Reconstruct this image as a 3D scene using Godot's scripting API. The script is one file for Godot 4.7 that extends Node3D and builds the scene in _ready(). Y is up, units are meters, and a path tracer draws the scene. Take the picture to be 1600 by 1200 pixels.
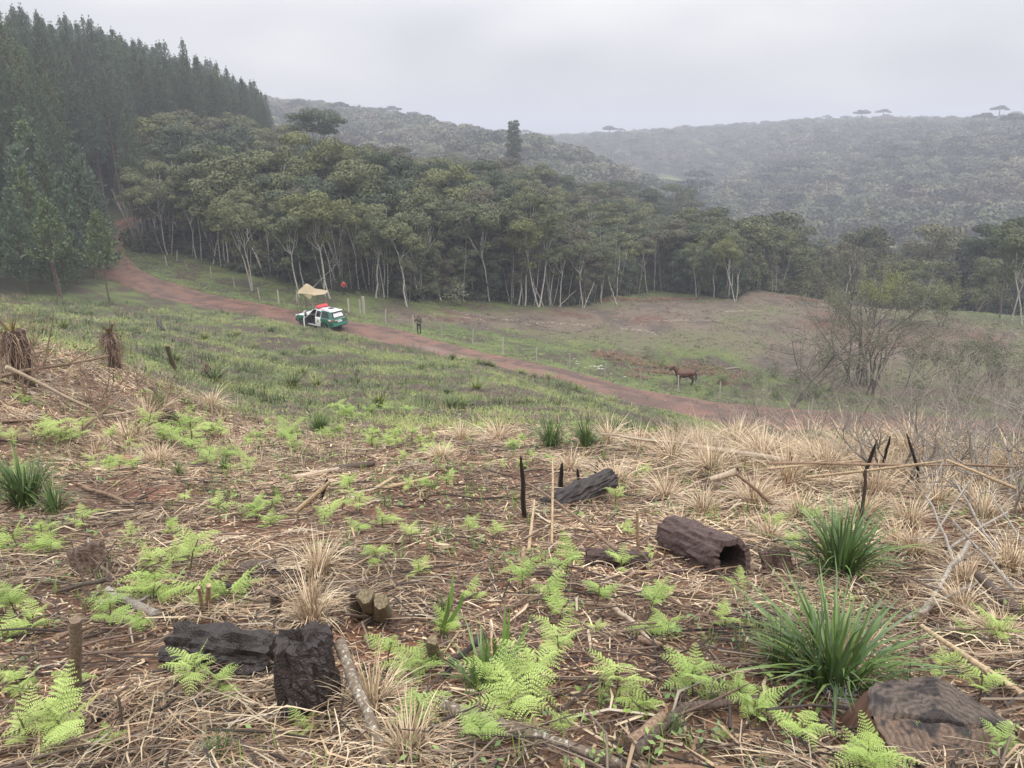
extends Node3D
# A cleared hillside above a red dirt road, wet forest and hazy hills behind. x to the right, y up, -z ahead; the eye is at the origin.
# Places on the land are given as (x, distance ahead); their height comes from the land itself.

const LAND := [
	[0.00, -5.00, -0.90], [-5.00, -5.00, -0.90], [5.00, -5.00, -0.70], [0.00, 0.00, -1.45], [-3.00, 0.00, -1.45], [3.00, 0.00, -1.35],
	[0.00, 1.60, -1.62], [-2.00, 1.60, -1.65], [2.00, 1.60, -1.55], [-2.16, 2.75, -2.04], [0.00, 2.75, -2.04], [2.08, 2.65, -1.97],
	[-2.75, 3.60, -2.27], [0.00, 3.60, -2.27], [2.60, 3.40, -2.14], [-4.08, 5.50, -2.88], [-1.53, 5.50, -2.88], [0.51, 5.50, -2.88],
	[2.20, 4.70, -2.62], [3.29, 4.40, -2.47], [-5.67, 9.00, -3.81], [-3.53, 11.20, -4.74], [0.00, 11.00, -4.66], [2.15, 12.00, -4.87],
	[3.46, 9.60, -4.12], [4.03, 7.40, -3.34], [4.53, 6.20, -2.94], [1.32, 7.20, -3.41], [2.55, 6.20, -2.98], [3.29, 5.50, -2.74],
	[-7.71, 11.00, -3.62], [-7.74, 13.00, -4.27], [-8.97, 14.00, -4.09], [-7.60, 14.50, -4.63], [-6.64, 15.00, -5.49], [-28.64, 42.00, -10.04],
	[-26.85, 45.00, -10.76], [-13.86, 32.00, -9.35], [-26.43, 62.00, -14.82], [-44.78, 76.00, -15.02], [-49.83, 74.00, -14.63], [-34.60, 68.00, -15.07],
	[-5.84, 22.00, -8.05], [-8.67, 33.00, -10.85], [-12.47, 48.00, -14.03], [-15.94, 62.00, -15.91], [-9.20, 21.00, -6.90], [0.00, 22.00, -8.26],
	[0.00, 40.00, -13.15], [0.00, 57.50, -17.43], [-7.88, 61.00, -16.74], [-2.73, 31.00, -10.77], [6.61, 50.00, -17.46], [3.46, 26.00, -9.76],
	[9.39, 46.00, -17.19], [6.50, 19.00, -8.60], [8.00, 35.00, -15.20], [6.00, 15.00, -6.60], [9.00, 14.00, -6.60], [10.00, 20.00, -9.80],
	[16.00, 35.00, -15.80], [13.00, 10.50, -5.20], [20.00, 15.00, -8.50], [30.00, 30.00, -14.20], [45.00, 40.00, -18.00], [-30.00, 20.00, -5.00],
	[-17.35, 68.00, -16.55], [-8.74, 68.80, -17.96], [15.17, 64.60, -21.42], [17.28, 54.00, -20.53], [24.79, 56.00, -20.50], [38.36, 54.00, -20.28],
	[10.87, 62.00, -20.67], [7.67, 90.00, -21.51], [-7.47, 88.00, -19.96], [-8.21, 97.00, -20.75], [4.24, 100.00, -22.17], [28.39, 112.00, -23.57],
	[40.94, 128.00, -25.30], [48.65, 115.00, -24.70], [61.84, 104.00, -23.68], [61.57, 90.00, -22.46], [35.33, 82.00, -22.50], [20.68, 80.00, -21.95],
	[34.68, 66.00, -21.70], [48.08, 74.00, -21.63], [-17.83, 88.00, -18.22], [-30.89, 92.00, -17.40], [-45.36, 105.00, -16.34], [-57.80, 110.00, -15.76],
	[-64.10, 128.00, -15.09], [90.00, 110.00, -26.00], [70.00, 150.00, -38.00], [110.00, 150.00, -40.00], [40.00, 160.00, -33.00], [60.00, 200.00, -46.00],
	[-75.00, 120.00, -9.00], [-110.00, 130.00, -4.00], [-60.00, 150.00, -10.50], [-100.00, 170.00, -4.00], [-60.00, 200.00, -15.00], [-150.00, 200.00, 0.00],
	[-90.00, 260.00, -10.00], [-20.00, 120.00, -17.00], [-30.00, 170.00, -18.00], [-10.00, 220.00, -25.00], [-40.00, 300.00, -28.00], [-60.00, 340.00, -25.00],
	[-5.00, 290.00, -31.00], [-60.00, 440.00, -19.00], [0.00, 430.00, -17.00], [24.00, 410.00, -23.00], [50.00, 420.00, -31.00], [-120.00, 440.00, -14.00],
	[10.00, 140.00, -24.00], [20.00, 180.00, -24.00], [15.00, 250.00, -30.00], [40.00, 230.00, -30.00], [-20.00, 350.00, -26.00], [30.00, 330.00, -38.00],
	[60.00, 300.00, -50.00], [120.00, 220.00, -50.00], [120.00, 400.00, -52.00], [100.00, 600.00, -54.00], [200.00, 300.00, -46.00], [150.00, 700.00, -52.00],
	[250.00, 330.00, -42.00], [320.00, 420.00, -30.00], [350.00, 500.00, -18.00], [250.00, 520.00, -34.00], [420.00, 620.00, -6.00], [300.00, 800.00, -12.00],
	[500.00, 850.00, -3.00], [150.00, 950.00, -18.00], [200.00, 1200.00, -16.00], [600.00, 1200.00, -2.00], [-100.00, 700.00, 0.00], [-250.00, 600.00, 12.00],
	[-30.00, 800.00, -20.00], [-300.00, 1000.00, 6.00], [0.00, 1300.00, -26.00], [0.00, 2200.00, -10.00], [800.00, 2200.00, -8.00], [-900.00, 2200.00, -6.00],
	[-1500.00, 3500.00, -5.00], [0.00, 3500.00, -8.00], [1800.00, 3500.00, -8.00], [-400.00, 300.00, 8.00], [-200.00, 100.00, 4.00], [-80.00, 50.00, -6.00],
	[-60.00, 20.00, -3.00], [-900.00, 1200.00, 4.00], [-1500.00, 1650.00, 2.00], [-2400.00, 1650.00, 2.00], [-3800.00, 2550.00, 0.00], [-3000.00, 2550.00, 0.00],
	[-1500.00, 1000.00, 6.00], [-900.00, 700.00, 10.00], [-500.00, 450.00, 8.00], [2500.00, 2500.00, -6.00], [3800.00, 2550.00, -8.00], [5000.00, 3500.00, -8.00],
	[-5000.00, 3500.00, -2.00]]
const ROAD := [
	[-59.31, 136.82], [-64.31, 129.82], [-63.72, 123.40], [-60.11, 113.93], [-53.81, 102.16], [-45.74, 90.49],
	[-38.78, 83.81], [-33.44, 79.18], [-25.09, 73.89], [-17.62, 68.85], [-12.55, 66.56], [-8.14, 63.08],
	[-3.11, 59.96], [3.01, 57.53], [7.76, 55.19], [12.48, 54.27], [16.56, 53.20], [25.34, 51.20],
	[34.12, 49.21], [42.89, 47.22], [51.67, 45.23]]
const CLEARING := [
	[-14.35, 78.46], [-11.35, 83.47], [-7.48, 88.04], [4.22, 99.50], [14.72, 108.79], [28.03, 110.53],
	[37.58, 124.02], [107.69, 291.24], [116.72, 265.99], [61.00, 102.56], [60.96, 89.06], [39.80, 56.18],
	[32.34, 56.18], [27.74, 63.13], [24.52, 72.28], [21.59, 78.13], [13.38, 77.56], [6.66, 77.45],
	[0.00, 79.60], [-6.69, 78.35], [-12.66, 74.18]]
const FOREST_EDGE := [
	[-59.73, 103.30], [-53.98, 106.62], [-45.77, 106.01], [-31.58, 94.20], [-24.09, 89.45], [-17.98, 88.80],
	[-12.13, 89.58], [-8.17, 96.54], [-1.70, 100.36], [4.27, 100.65], [10.44, 102.70], [15.09, 111.65],
	[23.66, 122.07], [29.14, 115.07], [32.02, 108.17], [38.29, 119.64]]
const TRUNKS := [
	[-42.58, 103.89, 1], [-39.58, 101.53, 0], [-36.63, 99.07, 1], [-29.64, 86.66, 2], [-30.98, 95.85, 0], [-23.65, 84.08, 3],
	[-24.93, 91.27, 1], [-21.02, 85.54, 0], [-20.32, 84.68, 1], [-21.09, 95.57, 0], [-18.57, 92.32, 1], [-15.85, 88.04, 0],
	[-15.09, 89.32, 1], [-12.03, 86.53, 0], [-11.10, 94.48, 1], [-11.38, 92.86, 3], [-8.97, 96.40, 0], [-2.98, 100.65, 0],
	[-0.35, 102.26, 1], [0.85, 100.80, 0], [1.71, 100.65, 0], [3.55, 99.79, 2], [5.16, 101.38, 1], [6.49, 100.65, 1],
	[9.44, 101.24, 3], [12.53, 105.70, 0], [14.89, 112.29, 0], [17.95, 118.27, 1], [20.65, 122.60, 0], [24.33, 128.56, 1],
	[28.46, 132.13, 0], [37.93, 169.01, 1], [27.86, 121.54, 3], [27.61, 113.10, 3], [29.84, 112.13, 1], [31.92, 108.17, 0],
	[-54.65, 114.91, 1], [-47.95, 107.39, 1], [-51.65, 111.97, 0]]
const POSTS_RIGHT := [
	[-15.63, 77.56], [-12.41, 73.44], [-9.31, 71.04], [-6.58, 69.63], [-3.57, 66.78], [-0.79, 64.88],
	[2.07, 62.68], [4.94, 63.04], [7.93, 63.04], [10.82, 61.70], [14.10, 61.70], [17.16, 60.03],
	[19.93, 57.58], [22.01, 53.12], [23.79, 51.39]]
const POSTS_LEFT := [
	[-44.46, 98.93], [-44.83, 102.85], [-40.64, 96.12], [-36.67, 93.13], [-32.02, 87.91], [-27.35, 82.16],
	[-24.46, 79.37], [-22.93, 80.64], [-16.62, 76.68]]
const AT_CAR := Vector2(-17.23, 67.72)
const AT_PERSON := Vector2(-8.65, 69.56)
const AT_HORSE := Vector2(15.24, 64.89)
const AT_RED := Vector2(-19.47, 87.74)
const AT_SHELTER := Vector2(-19.51, 74.75)
const AT_WEBS := Vector2(1.09, 2.05)
const FERNS := [
	[-5.26, 10.65, 0.66], [-4.82, 10.39, 0.83], [-4.88, 11.32, 0.60], [-3.69, 9.07, 0.44], [-5.86, 8.81, 0.47], [-5.85, 9.37, 0.50],
	[-6.03, 8.55, 0.38], [-1.86, 5.15, 0.27], [-2.27, 5.32, 0.20], [-2.81, 4.17, 0.28], [-2.99, 4.81, 0.19], [-3.03, 4.15, 0.26],
	[-1.64, 3.33, 0.35], [-2.02, 3.97, 0.21], [-2.30, 3.02, 0.21], [-2.08, 2.87, 0.18], [-1.73, 2.84, 0.15], [-1.10, 2.19, 0.15],
	[-1.00, 2.18, 0.12], [-1.39, 1.80, 0.22], [-1.17, 1.82, 0.07], [-1.34, 5.35, 0.28], [-1.53, 6.53, 0.24], [-1.27, 4.65, 0.17],
	[-0.90, 4.83, 0.21], [-0.73, 3.74, 0.13], [-0.65, 4.33, 0.14], [0.16, 3.36, 0.24], [0.21, 2.92, 0.13], [0.41, 3.17, 0.11],
	[0.58, 2.81, 0.19], [0.73, 3.17, 0.12], [0.34, 2.10, 0.16], [0.41, 2.01, 0.09], [0.61, 2.11, 0.15], [0.73, 2.05, 0.09],
	[0.77, 1.98, 0.12], [0.61, 1.82, 0.05], [-0.42, 2.29, 0.20], [-0.31, 1.86, 0.14], [-0.08, 1.78, 0.11], [0.06, 2.09, 0.26],
	[-0.06, 2.12, 0.17], [0.17, 2.43, 0.13], [1.91, 2.60, 0.14], [1.52, 2.06, 0.14], [1.37, 1.72, 0.09], [1.53, 2.28, 0.09],
	[1.75, 4.67, 0.17], [-1.26, 10.88, 0.48], [-0.70, 6.46, 0.23], [-1.87, 11.54, 0.61], [-4.14, 12.30, 0.65], [-3.34, 10.73, 0.38],
	[-3.95, 18.45, 0.81], [-3.74, 21.60, 0.86], [0.89, 1.76, 0.20], [0.77, 3.87, 0.10], [-0.27, 2.71, 0.10], [-1.54, 2.71, 0.11],
	[-0.19, 3.21, 0.10], [-0.48, 3.55, 0.11], [-1.06, 4.74, 0.15], [-3.13, 8.17, 0.29], [-4.45, 7.94, 0.28], [-5.50, 9.39, 0.37],
	[-4.98, 7.10, 0.25], [0.91, 2.81, 0.09], [1.11, 2.69, 0.09], [0.15, 1.88, 0.07], [-3.24, 12.87, 0.51], [-2.80, 5.93, 0.17],
	[-0.64, 1.89, 0.08], [-1.53, 2.19, 0.10], [-1.68, 2.19, 0.11], [0.35, 2.71, 0.07], [-0.08, 4.51, 0.12], [-0.95, 6.48, 0.15],
	[1.11, 1.77, 0.09], [1.85, 2.69, 0.09]]
const TUSSOCKS := [
	[1.78, 3.65, 0.61, 0.43], [1.12, 2.22, 0.57, 0.34], [0.96, 2.30, 0.24, 0.25], [-4.09, 5.82, 0.67, 0.48], [-3.71, 5.60, 0.35, 0.31], [-0.09, 2.15, 0.32, 0.22],
	[-3.90, 14.51, 0.64, 0.53], [-3.73, 7.87, 0.31, 0.22], [-3.46, 8.46, 0.30, 0.23], [-0.83, 1.75, 0.14, 0.14], [0.48, 1.87, 0.10, 0.09], [0.58, 10.65, 0.66, 0.49],
	[1.03, 9.93, 0.44, 0.45], [2.53, 11.05, 0.29, 0.46], [-6.22, 12.73, 0.45, 0.47], [1.31, 2.08, 0.20, 0.17], [-0.30, 2.82, 0.10, 0.21], [0.65, 2.05, 0.11, 0.09],
	[-1.81, 3.06, 0.13, 0.11]]
const DRY_TUSSOCKS := [
	[-0.85, 2.79, 0.27, 0.33], [-1.02, 3.55, 0.28, 0.29], [-0.45, 2.04, 0.23, 0.21], [-0.29, 1.72, 0.23, 0.19], [1.96, 5.60, 0.54, 0.31], [2.05, 7.27, 0.64, 0.33],
	[2.43, 6.18, 0.54, 0.40], [3.85, 8.02, 0.85, 0.51], [4.70, 8.37, 0.96, 0.61], [17.63, 42.56, 4.13, 2.14], [23.23, 36.65, 4.20, 2.35], [4.86, 6.84, 0.78, 0.44],
	[1.92, 8.49, 0.67, 0.39], [1.73, 9.62, 0.68, 0.40], [1.00, 6.85, 0.54, 0.28], [3.22, 10.23, 0.90, 0.42], [2.35, 4.15, 0.29, 0.23], [2.35, 3.98, 0.25, 0.22],
	[2.62, 3.54, 0.34, 0.26], [2.26, 3.34, 0.27, 0.18], [1.52, 5.48, 0.39, 0.25], [1.34, 6.06, 0.43, 0.25], [2.85, 8.07, 0.78, 0.37], [3.00, 6.73, 0.71, 0.40],
	[2.98, 5.70, 0.55, 0.31], [3.17, 5.19, 0.50, 0.29], [3.31, 4.82, 0.47, 0.26], [1.68, 4.46, 0.28, 0.20], [1.17, 4.83, 0.30, 0.18], [2.00, 2.67, 0.24, 0.12],
	[2.05, 3.01, 0.27, 0.14], [-4.30, 8.60, 0.53, 0.31], [-5.48, 10.18, 0.72, 0.33], [-6.03, 11.88, 0.84, 0.43], [-6.70, 16.11, 0.85, 0.52], [-0.91, 12.67, 0.67, 0.41],
	[-0.22, 12.33, 0.76, 0.39], [-0.94, 9.39, 0.41, 0.26], [1.50, 11.11, 0.78, 0.41], [0.64, 7.81, 0.41, 0.25], [2.54, 4.98, 0.39, 0.25], [2.14, 5.12, 0.36, 0.23],
	[2.72, 4.70, 0.33, 0.22]]
const STICKS := [
	[-1.492, 2.163, 0.000, -1.371, 2.046, 0.360, 0.022, "stake"], [0.097, 5.240, 0.000, 0.047, 4.369, 0.620, 0.020, "charred"], [0.447, 6.484, 0.000, 0.437, 6.184, 0.330, 0.025, "charred"], [0.783, 4.214, 0.000, 0.743, 4.092, 0.300, 0.012, "cane"], [0.253, 4.348, 0.000, 0.276, 4.765, 0.550, 0.010, "cane"], [0.661, 6.878, 0.000, 0.619, 6.679, 0.200, 0.020, "charred"],
	[0.841, 7.073, 0.000, 0.846, 7.015, 0.220, 0.025, "charred"], [0.104, 4.242, 0.000, 0.157, 4.742, 0.250, 0.012, "cane"], [0.033, 3.423, 0.000, 0.062, 3.491, 0.220, 0.014, "cane"], [0.722, 3.801, 0.020, 0.084, 5.138, 0.350, 0.012, "brown"], [2.753, 6.822, 0.100, 1.375, 11.008, 0.250, 0.030, "pale"], [2.862, 7.626, 0.080, 1.303, 9.687, 0.200, 0.025, "pale"],
	[1.740, 5.469, 0.350, 1.554, 5.495, 0.300, 0.030, "pale"], [1.980, 5.301, 0.100, 1.657, 5.206, 0.400, 0.015, "brown"], [2.401, 3.373, 0.020, 1.735, 2.854, 0.050, 0.014, "grey"], [2.192, 2.812, 0.020, 2.236, 3.206, 0.100, 0.030, "dark"], [2.425, 3.613, 0.180, 1.782, 2.958, 0.030, 0.013, "grey"], [1.675, 2.073, 0.020, 1.607, 2.574, 0.120, 0.014, "cane"],
	[-0.220, 1.974, 0.050, 0.365, 1.659, 0.020, 0.022, "lichen"], [-0.574, 2.163, 0.220, -0.346, 1.651, 0.030, 0.020, "lichen"], [-0.251, 2.287, 0.030, -0.092, 2.344, 0.160, 0.014, "charred"], [0.521, 1.971, 0.050, 0.813, 2.006, 0.060, 0.016, "dark"], [0.340, 1.723, 0.030, 0.531, 1.974, 0.050, 0.018, "dark"], [0.339, 1.774, 0.030, 0.453, 1.888, 0.060, 0.024, "brown"],
	[0.469, 3.032, 0.050, 0.534, 2.582, 0.030, 0.012, "pale"], [0.515, 2.621, 0.030, 0.613, 2.479, 0.030, 0.016, "brown"], [-1.228, 6.369, 0.020, -0.758, 6.935, 0.120, 0.020, "cane"], [-1.280, 6.184, 0.020, -1.108, 6.559, 0.120, 0.020, "cane"], [-2.143, 8.581, 0.020, -1.671, 8.581, 0.100, 0.050, "dark"], [-2.384, 7.689, 0.020, -1.944, 7.919, 0.060, 0.035, "pale"],
	[-1.708, 5.424, 0.020, -1.393, 5.353, 0.300, 0.022, "cane"], [-1.703, 6.163, 0.000, -1.534, 5.829, 0.220, 0.020, "charred"], [-1.480, 3.655, 0.020, -1.289, 3.667, 0.050, 0.050, "dark"], [-1.559, 2.886, 0.040, -1.995, 3.243, 0.060, 0.025, "grey"], [-1.478, 3.243, 0.060, -1.296, 3.340, 0.040, 0.020, "charred"], [-7.251, 10.377, 0.300, -7.831, 14.144, 0.400, 0.030, "brown"],
	[-7.119, 10.360, 0.500, -6.482, 11.263, 0.100, 0.030, "pale"], [-5.893, 9.608, 0.050, -6.534, 12.066, 0.250, 0.022, "brown"], [-6.463, 9.073, 0.050, -6.274, 11.600, 0.100, 0.020, "brown"], [-18.056, 28.471, 0.000, -10.797, 15.811, 0.400, 0.030, "cane"], [-6.331, 10.954, 0.020, -5.870, 11.431, 0.300, 0.020, "pale"], [-4.443, 8.076, 0.020, -3.926, 7.984, 0.020, 0.020, "pale"],
	[-4.214, 6.867, 0.020, -3.068, 5.669, 0.020, 0.020, "brown"], [-1.771, 2.536, 0.080, -1.778, 2.757, 0.050, 0.012, "brown"], [18.815, 55.918, 0.400, 23.332, 52.629, 0.500, 0.010, "grey"], [1.873, 5.164, 0.450, 3.811, 5.232, 0.250, 0.012, "brown"], [2.086, 4.965, 0.350, 2.651, 4.376, 0.550, 0.011, "cane"], [2.090, 5.753, 0.300, 2.591, 5.258, 0.420, 0.011, "cane"],
	[3.672, 4.997, 0.150, 2.939, 4.773, 0.450, 0.013, "cane"], [2.235, 4.362, 0.000, 2.100, 4.214, 0.550, 0.014, "dark"], [2.972, 5.926, 0.100, 2.794, 5.460, 0.500, 0.018, "charred"], [3.330, 5.697, 0.100, 2.896, 5.240, 0.600, 0.014, "charred"], [2.816, 7.038, 0.000, 2.497, 6.411, 0.300, 0.020, "charred"], [3.501, 6.657, 0.100, 3.224, 6.083, 0.450, 0.016, "charred"],
	[25.025, 38.741, 0.000, 4.646, 6.958, 0.100, 0.030, "charred"], [3.127, 4.892, 0.030, 3.726, 5.122, 0.300, 0.008, "grey"], [2.513, 4.112, 0.030, 2.993, 4.552, 0.350, 0.008, "grey"], [2.308, 3.457, 0.030, 2.647, 4.434, 0.300, 0.009, "grey"], [2.760, 3.851, 0.030, 3.066, 4.797, 0.300, 0.009, "grey"], [3.012, 4.006, 0.030, 3.166, 4.597, 0.250, 0.008, "grey"],
	[2.522, 3.934, 0.030, 3.035, 4.201, 0.200, 0.009, "grey"], [2.780, 4.750, 0.030, 3.165, 5.147, 0.400, 0.008, "grey"], [2.348, 3.087, 0.030, 2.493, 3.889, 0.250, 0.009, "grey"], [-22.451, 48.094, 0.000, -24.454, 51.689, 0.500, 0.140, "charred"], [-10.754, 23.504, 0.000, -10.500, 22.821, 0.900, 0.090, "mossy"], [-1.617, 2.686, 0.300, -2.222, 3.275, 0.030, 0.012, "dark"],
	[-0.688, 2.949, 0.000, -0.681, 2.868, 0.160, 0.035, "dark"], [-0.625, 2.992, 0.000, -0.597, 2.753, 0.180, 0.050, "mossy"], [-0.589, 2.953, 0.000, -0.550, 2.739, 0.160, 0.050, "mossy"], [-1.063, 2.953, 0.000, -1.022, 2.854, 0.150, 0.030, "dark"], [-0.289, 2.418, 0.000, -0.271, 2.299, 0.160, 0.030, "mossy"], [-1.413, 3.017, 0.000, -1.318, 2.807, 0.220, 0.012, "cane"],
	[-1.429, 3.112, 0.000, -1.303, 2.863, 0.200, 0.016, "cane"], [-1.180, 1.870, 0.000, -1.163, 1.858, 0.160, 0.006, "dark"]]
const AT_STUMP_CUT := Vector2(1.212, 1.814)
const AT_STUMP_BURNT := Vector2(-0.658, 2.013)
const AT_LOG_HOLLOW := Vector2(1.129, 3.699)
const AT_LOG_DARK := Vector2(0.605, 3.861)
const AT_STUMP_MOSSY := Vector2(-0.660, 2.948)
const AT_STUMP_FERN := Vector2(-8.300, 15.391)
const AT_STUMP_FERN2 := Vector2(-10.274, 24.753)
const AT_PILE_LEFT := Vector2(-7.728, 11.535)
const AT_STUMP_ROOTS := Vector2(-2.306, 3.689)
const AT_LOG_BURNT := Vector2(0.578, 5.966)
const AT_LOG_BLACK := Vector2(-1.073, 2.362)
const AT_STONE := Vector2(-4.803, 8.762)
const AT_STUMP_RIGHT := Vector2(1.473, 3.719)
const AT_STUB := Vector2(-5.804, 12.168)
const SPARSE := [
	[21.78, 56.92, 8.50, 0.55], [29.58, 64.60, 9.50, 0.10], [31.15, 65.07, 10.50, -0.05], [30.78, 62.05, 8.50, 0.20], [34.63, 64.51, 5.00, 0.40], [27.81, 63.59, 4.50, 0.50],
	[37.54, 61.87, 5.00, 0.20], [40.09, 59.43, 4.20, -0.20], [42.33, 64.88, 4.00, 0.10]]
const RIGHT_TREES := [
	[113.46, 277.73, 11.00, 5], [130.06, 221.86, 12.00, 0], [133.67, 217.75, 16.00, 4], [133.49, 212.18, 12.00, 1], [63.47, 97.80, 13.00, 4], [62.51, 93.80, 13.00, 1],
	[62.76, 92.06, 13.00, 0]]
const SHRUBS := [
	[-6.81, 94.48, 3.20], [19.19, 66.88, 1.20], [21.06, 65.82, 1.00], [24.65, 68.83, 1.40], [16.77, 61.43, 1.00], [19.22, 62.41, 1.20],
	[22.42, 66.49, 1.10], [25.88, 66.40, 1.60], [29.41, 68.73, 1.30], [16.04, 62.95, 0.80], [22.61, 61.87, 1.20], [13.44, 73.86, 1.20],
	[14.57, 71.35, 1.00], [24.69, 60.20, 1.50], [29.96, 58.50, 1.50], [34.37, 60.99, 1.60], [36.79, 59.60, 1.80], [27.12, 57.91, 1.20],
	[44.45, 66.97, 1.50]]

var rng := RandomNumberGenerator.new()
var mats := {}
var counts := {}

# ---------------------------------------------------------------- mesh building
class Shape:
	static var tris := 0
	var v := PackedVector3Array()
	var c := PackedColorArray()
	var i := PackedInt32Array()

	func tri(a: Vector3, b: Vector3, d: Vector3, col: Color) -> void:
		var k := v.size()
		v.append(a); v.append(b); v.append(d)
		c.append(col); c.append(col); c.append(col)
		i.append(k); i.append(k + 1); i.append(k + 2)

	func quad(a: Vector3, b: Vector3, d: Vector3, e: Vector3, col: Color) -> void:
		var k := v.size()
		v.append(a); v.append(b); v.append(d); v.append(e)
		c.append(col); c.append(col); c.append(col); c.append(col)
		i.append(k); i.append(k + 1); i.append(k + 2)
		i.append(k); i.append(k + 2); i.append(k + 3)

	# a strip of width w[j] across side[j] along pts
	func ribbon(pts: Array, w: Array, side: Vector3, col: Color, tip := Color(-1, 0, 0)) -> void:
		var k := v.size()
		var n := pts.size()
		for j in n:
			var s: Vector3 = side * (w[j] * 0.5)
			v.append(pts[j] - s); v.append(pts[j] + s)
			var cc := col if tip.r < 0.0 else col.lerp(tip, float(j) / (n - 1))
			c.append(cc); c.append(cc)
		for j in n - 1:
			var q := k + j * 2
			i.append(q); i.append(q + 2); i.append(q + 1)
			i.append(q + 1); i.append(q + 2); i.append(q + 3)

	# a round bar through pts with a radius at each; ends closed
	func tube(pts: Array, r: Array, sides: int, col: Color, cap := true, wob := 0.0, g: RandomNumberGenerator = null) -> void:
		var k := v.size()
		var n := pts.size()
		var up := Vector3(0.31, 0.2, 0.93)
		for j in n:
			var d: Vector3 = (pts[min(j + 1, n - 1)] - pts[max(j - 1, 0)])
			d = d.normalized() if d.length() > 1e-6 else Vector3.UP
			if absf(d.dot(up)) > 0.95:
				up = Vector3(0.9, 0.1, -0.3)
			var s := d.cross(up).normalized()
			var t := d.cross(s)
			for q in sides:
				var a := TAU * q / sides
				var rr: float = r[j] * (1.0 + (g.randf_range(-wob, wob) if g else 0.0))
				v.append(pts[j] + (s * cos(a) + t * sin(a)) * rr)
				c.append(col)
		for j in n - 1:
			for q in sides:
				var a0 := k + j * sides + q
				var a1 := k + j * sides + (q + 1) % sides
				i.append(a0); i.append(a0 + sides); i.append(a1)
				i.append(a1); i.append(a0 + sides); i.append(a1 + sides)
		if cap:
			for e in [0, n - 1]:
				var m := v.size()
				v.append(pts[e]); c.append(col)
				for q in sides:
					v.append(v[k + e * sides + q]); c.append(col)
				for q in sides:
					var b0 := m + 1 + q
					var b1 := m + 1 + (q + 1) % sides
					i.append(m)
					if e == 0:
						i.append(b0); i.append(b1)
					else:
						i.append(b1); i.append(b0)

	# a box with chamfered look: eight corners given by centre and half size on a basis
	func box(at: Vector3, half: Vector3, col: Color, b := Basis.IDENTITY) -> void:
		var p := []
		for s in 8:
			p.append(at + b * Vector3(half.x * (1 if s & 1 else -1), half.y * (1 if s & 2 else -1), half.z * (1 if s & 4 else -1)))
		for f in [[0, 1, 3, 2], [5, 4, 6, 7], [4, 0, 2, 6], [1, 5, 7, 3], [2, 3, 7, 6], [4, 5, 1, 0]]:
			quad(p[f[0]], p[f[3]], p[f[2]], p[f[1]], col)

	func mesh(smooth := false) -> ArrayMesh:
		tris += i.size() / 3
		var a := []
		a.resize(Mesh.ARRAY_MAX)
		a[Mesh.ARRAY_VERTEX] = v
		a[Mesh.ARRAY_COLOR] = c
		a[Mesh.ARRAY_INDEX] = i
		if smooth:
			var n := PackedVector3Array()
			n.resize(v.size())
			for k in range(0, i.size(), 3):
				var f := (v[i[k + 2]] - v[i[k]]).cross(v[i[k + 1]] - v[i[k]])
				n[i[k]] += f; n[i[k + 1]] += f; n[i[k + 2]] += f
			for k in n.size():
				n[k] = n[k].normalized() if n[k].length_squared() > 1e-20 else Vector3.UP
			a[Mesh.ARRAY_NORMAL] = n
		var m := ArrayMesh.new()
		m.add_surface_from_arrays(Mesh.PRIMITIVE_TRIANGLES, a)
		return m


func shape() -> Shape:
	return Shape.new()


func numbered(called: String) -> String:
	var n: int = counts.get(called, 0)
	counts[called] = n + 1
	return called if n == 0 else "%s_%03d" % [called, n]


func tag(o: Node3D, label: String, category: String, group := "", kind := "") -> Node3D:
	if label: o.set_meta("label", label)
	if category: o.set_meta("category", category)
	if group: o.set_meta("group", group)
	if kind: o.set_meta("kind", kind)
	return o


func thing(called: String, label: String, category: String, at: Vector3, turn := 0.0, group := "") -> Node3D:
	var o := Node3D.new()
	o.name = numbered(called)
	add_child(o)
	o.position = at
	o.rotation.y = turn
	tag(o, label, category, group)
	return o


func obj(called: String, m: Mesh, material: Material, parent: Node = self) -> MeshInstance3D:
	var o := MeshInstance3D.new()
	o.name = numbered(called) if parent == self else called
	o.mesh = m
	o.material_override = material
	parent.add_child(o, true)
	return o


# many copies of one mesh that nobody could count
func scatter(called: String, m: Mesh, material: Material, xf: Array, cols: Array, label: String, category: String, parent: Node = self) -> void:
	if xf.is_empty():
		return
	var mm := MultiMesh.new()
	mm.transform_format = MultiMesh.TRANSFORM_3D
	mm.use_colors = true
	mm.mesh = m
	mm.instance_count = xf.size()
	for k in xf.size():
		mm.set_instance_transform(k, xf[k])
		mm.set_instance_color(k, cols[k])
	var o := MultiMeshInstance3D.new()
	o.name = numbered(called) if parent == self else called
	o.multimesh = mm
	o.material_override = material
	parent.add_child(o, true)
	tag(o, label, category, "", "stuff")


# ---------------------------------------------------------------- materials
func paint(key: String, col: Color, rough := 0.9, backlit := 0.0) -> StandardMaterial3D:
	if mats.has(key):
		return mats[key]
	var m := StandardMaterial3D.new()
	m.resource_name = key
	m.albedo_color = col.linear_to_srgb()
	m.roughness = rough
	m.vertex_color_use_as_albedo = true
	m.cull_mode = BaseMaterial3D.CULL_DISABLED
	if backlit > 0.0:
		m.backlight_enabled = true
		m.backlight = Color(backlit, backlit, backlit)
	mats[key] = m
	return m


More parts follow.
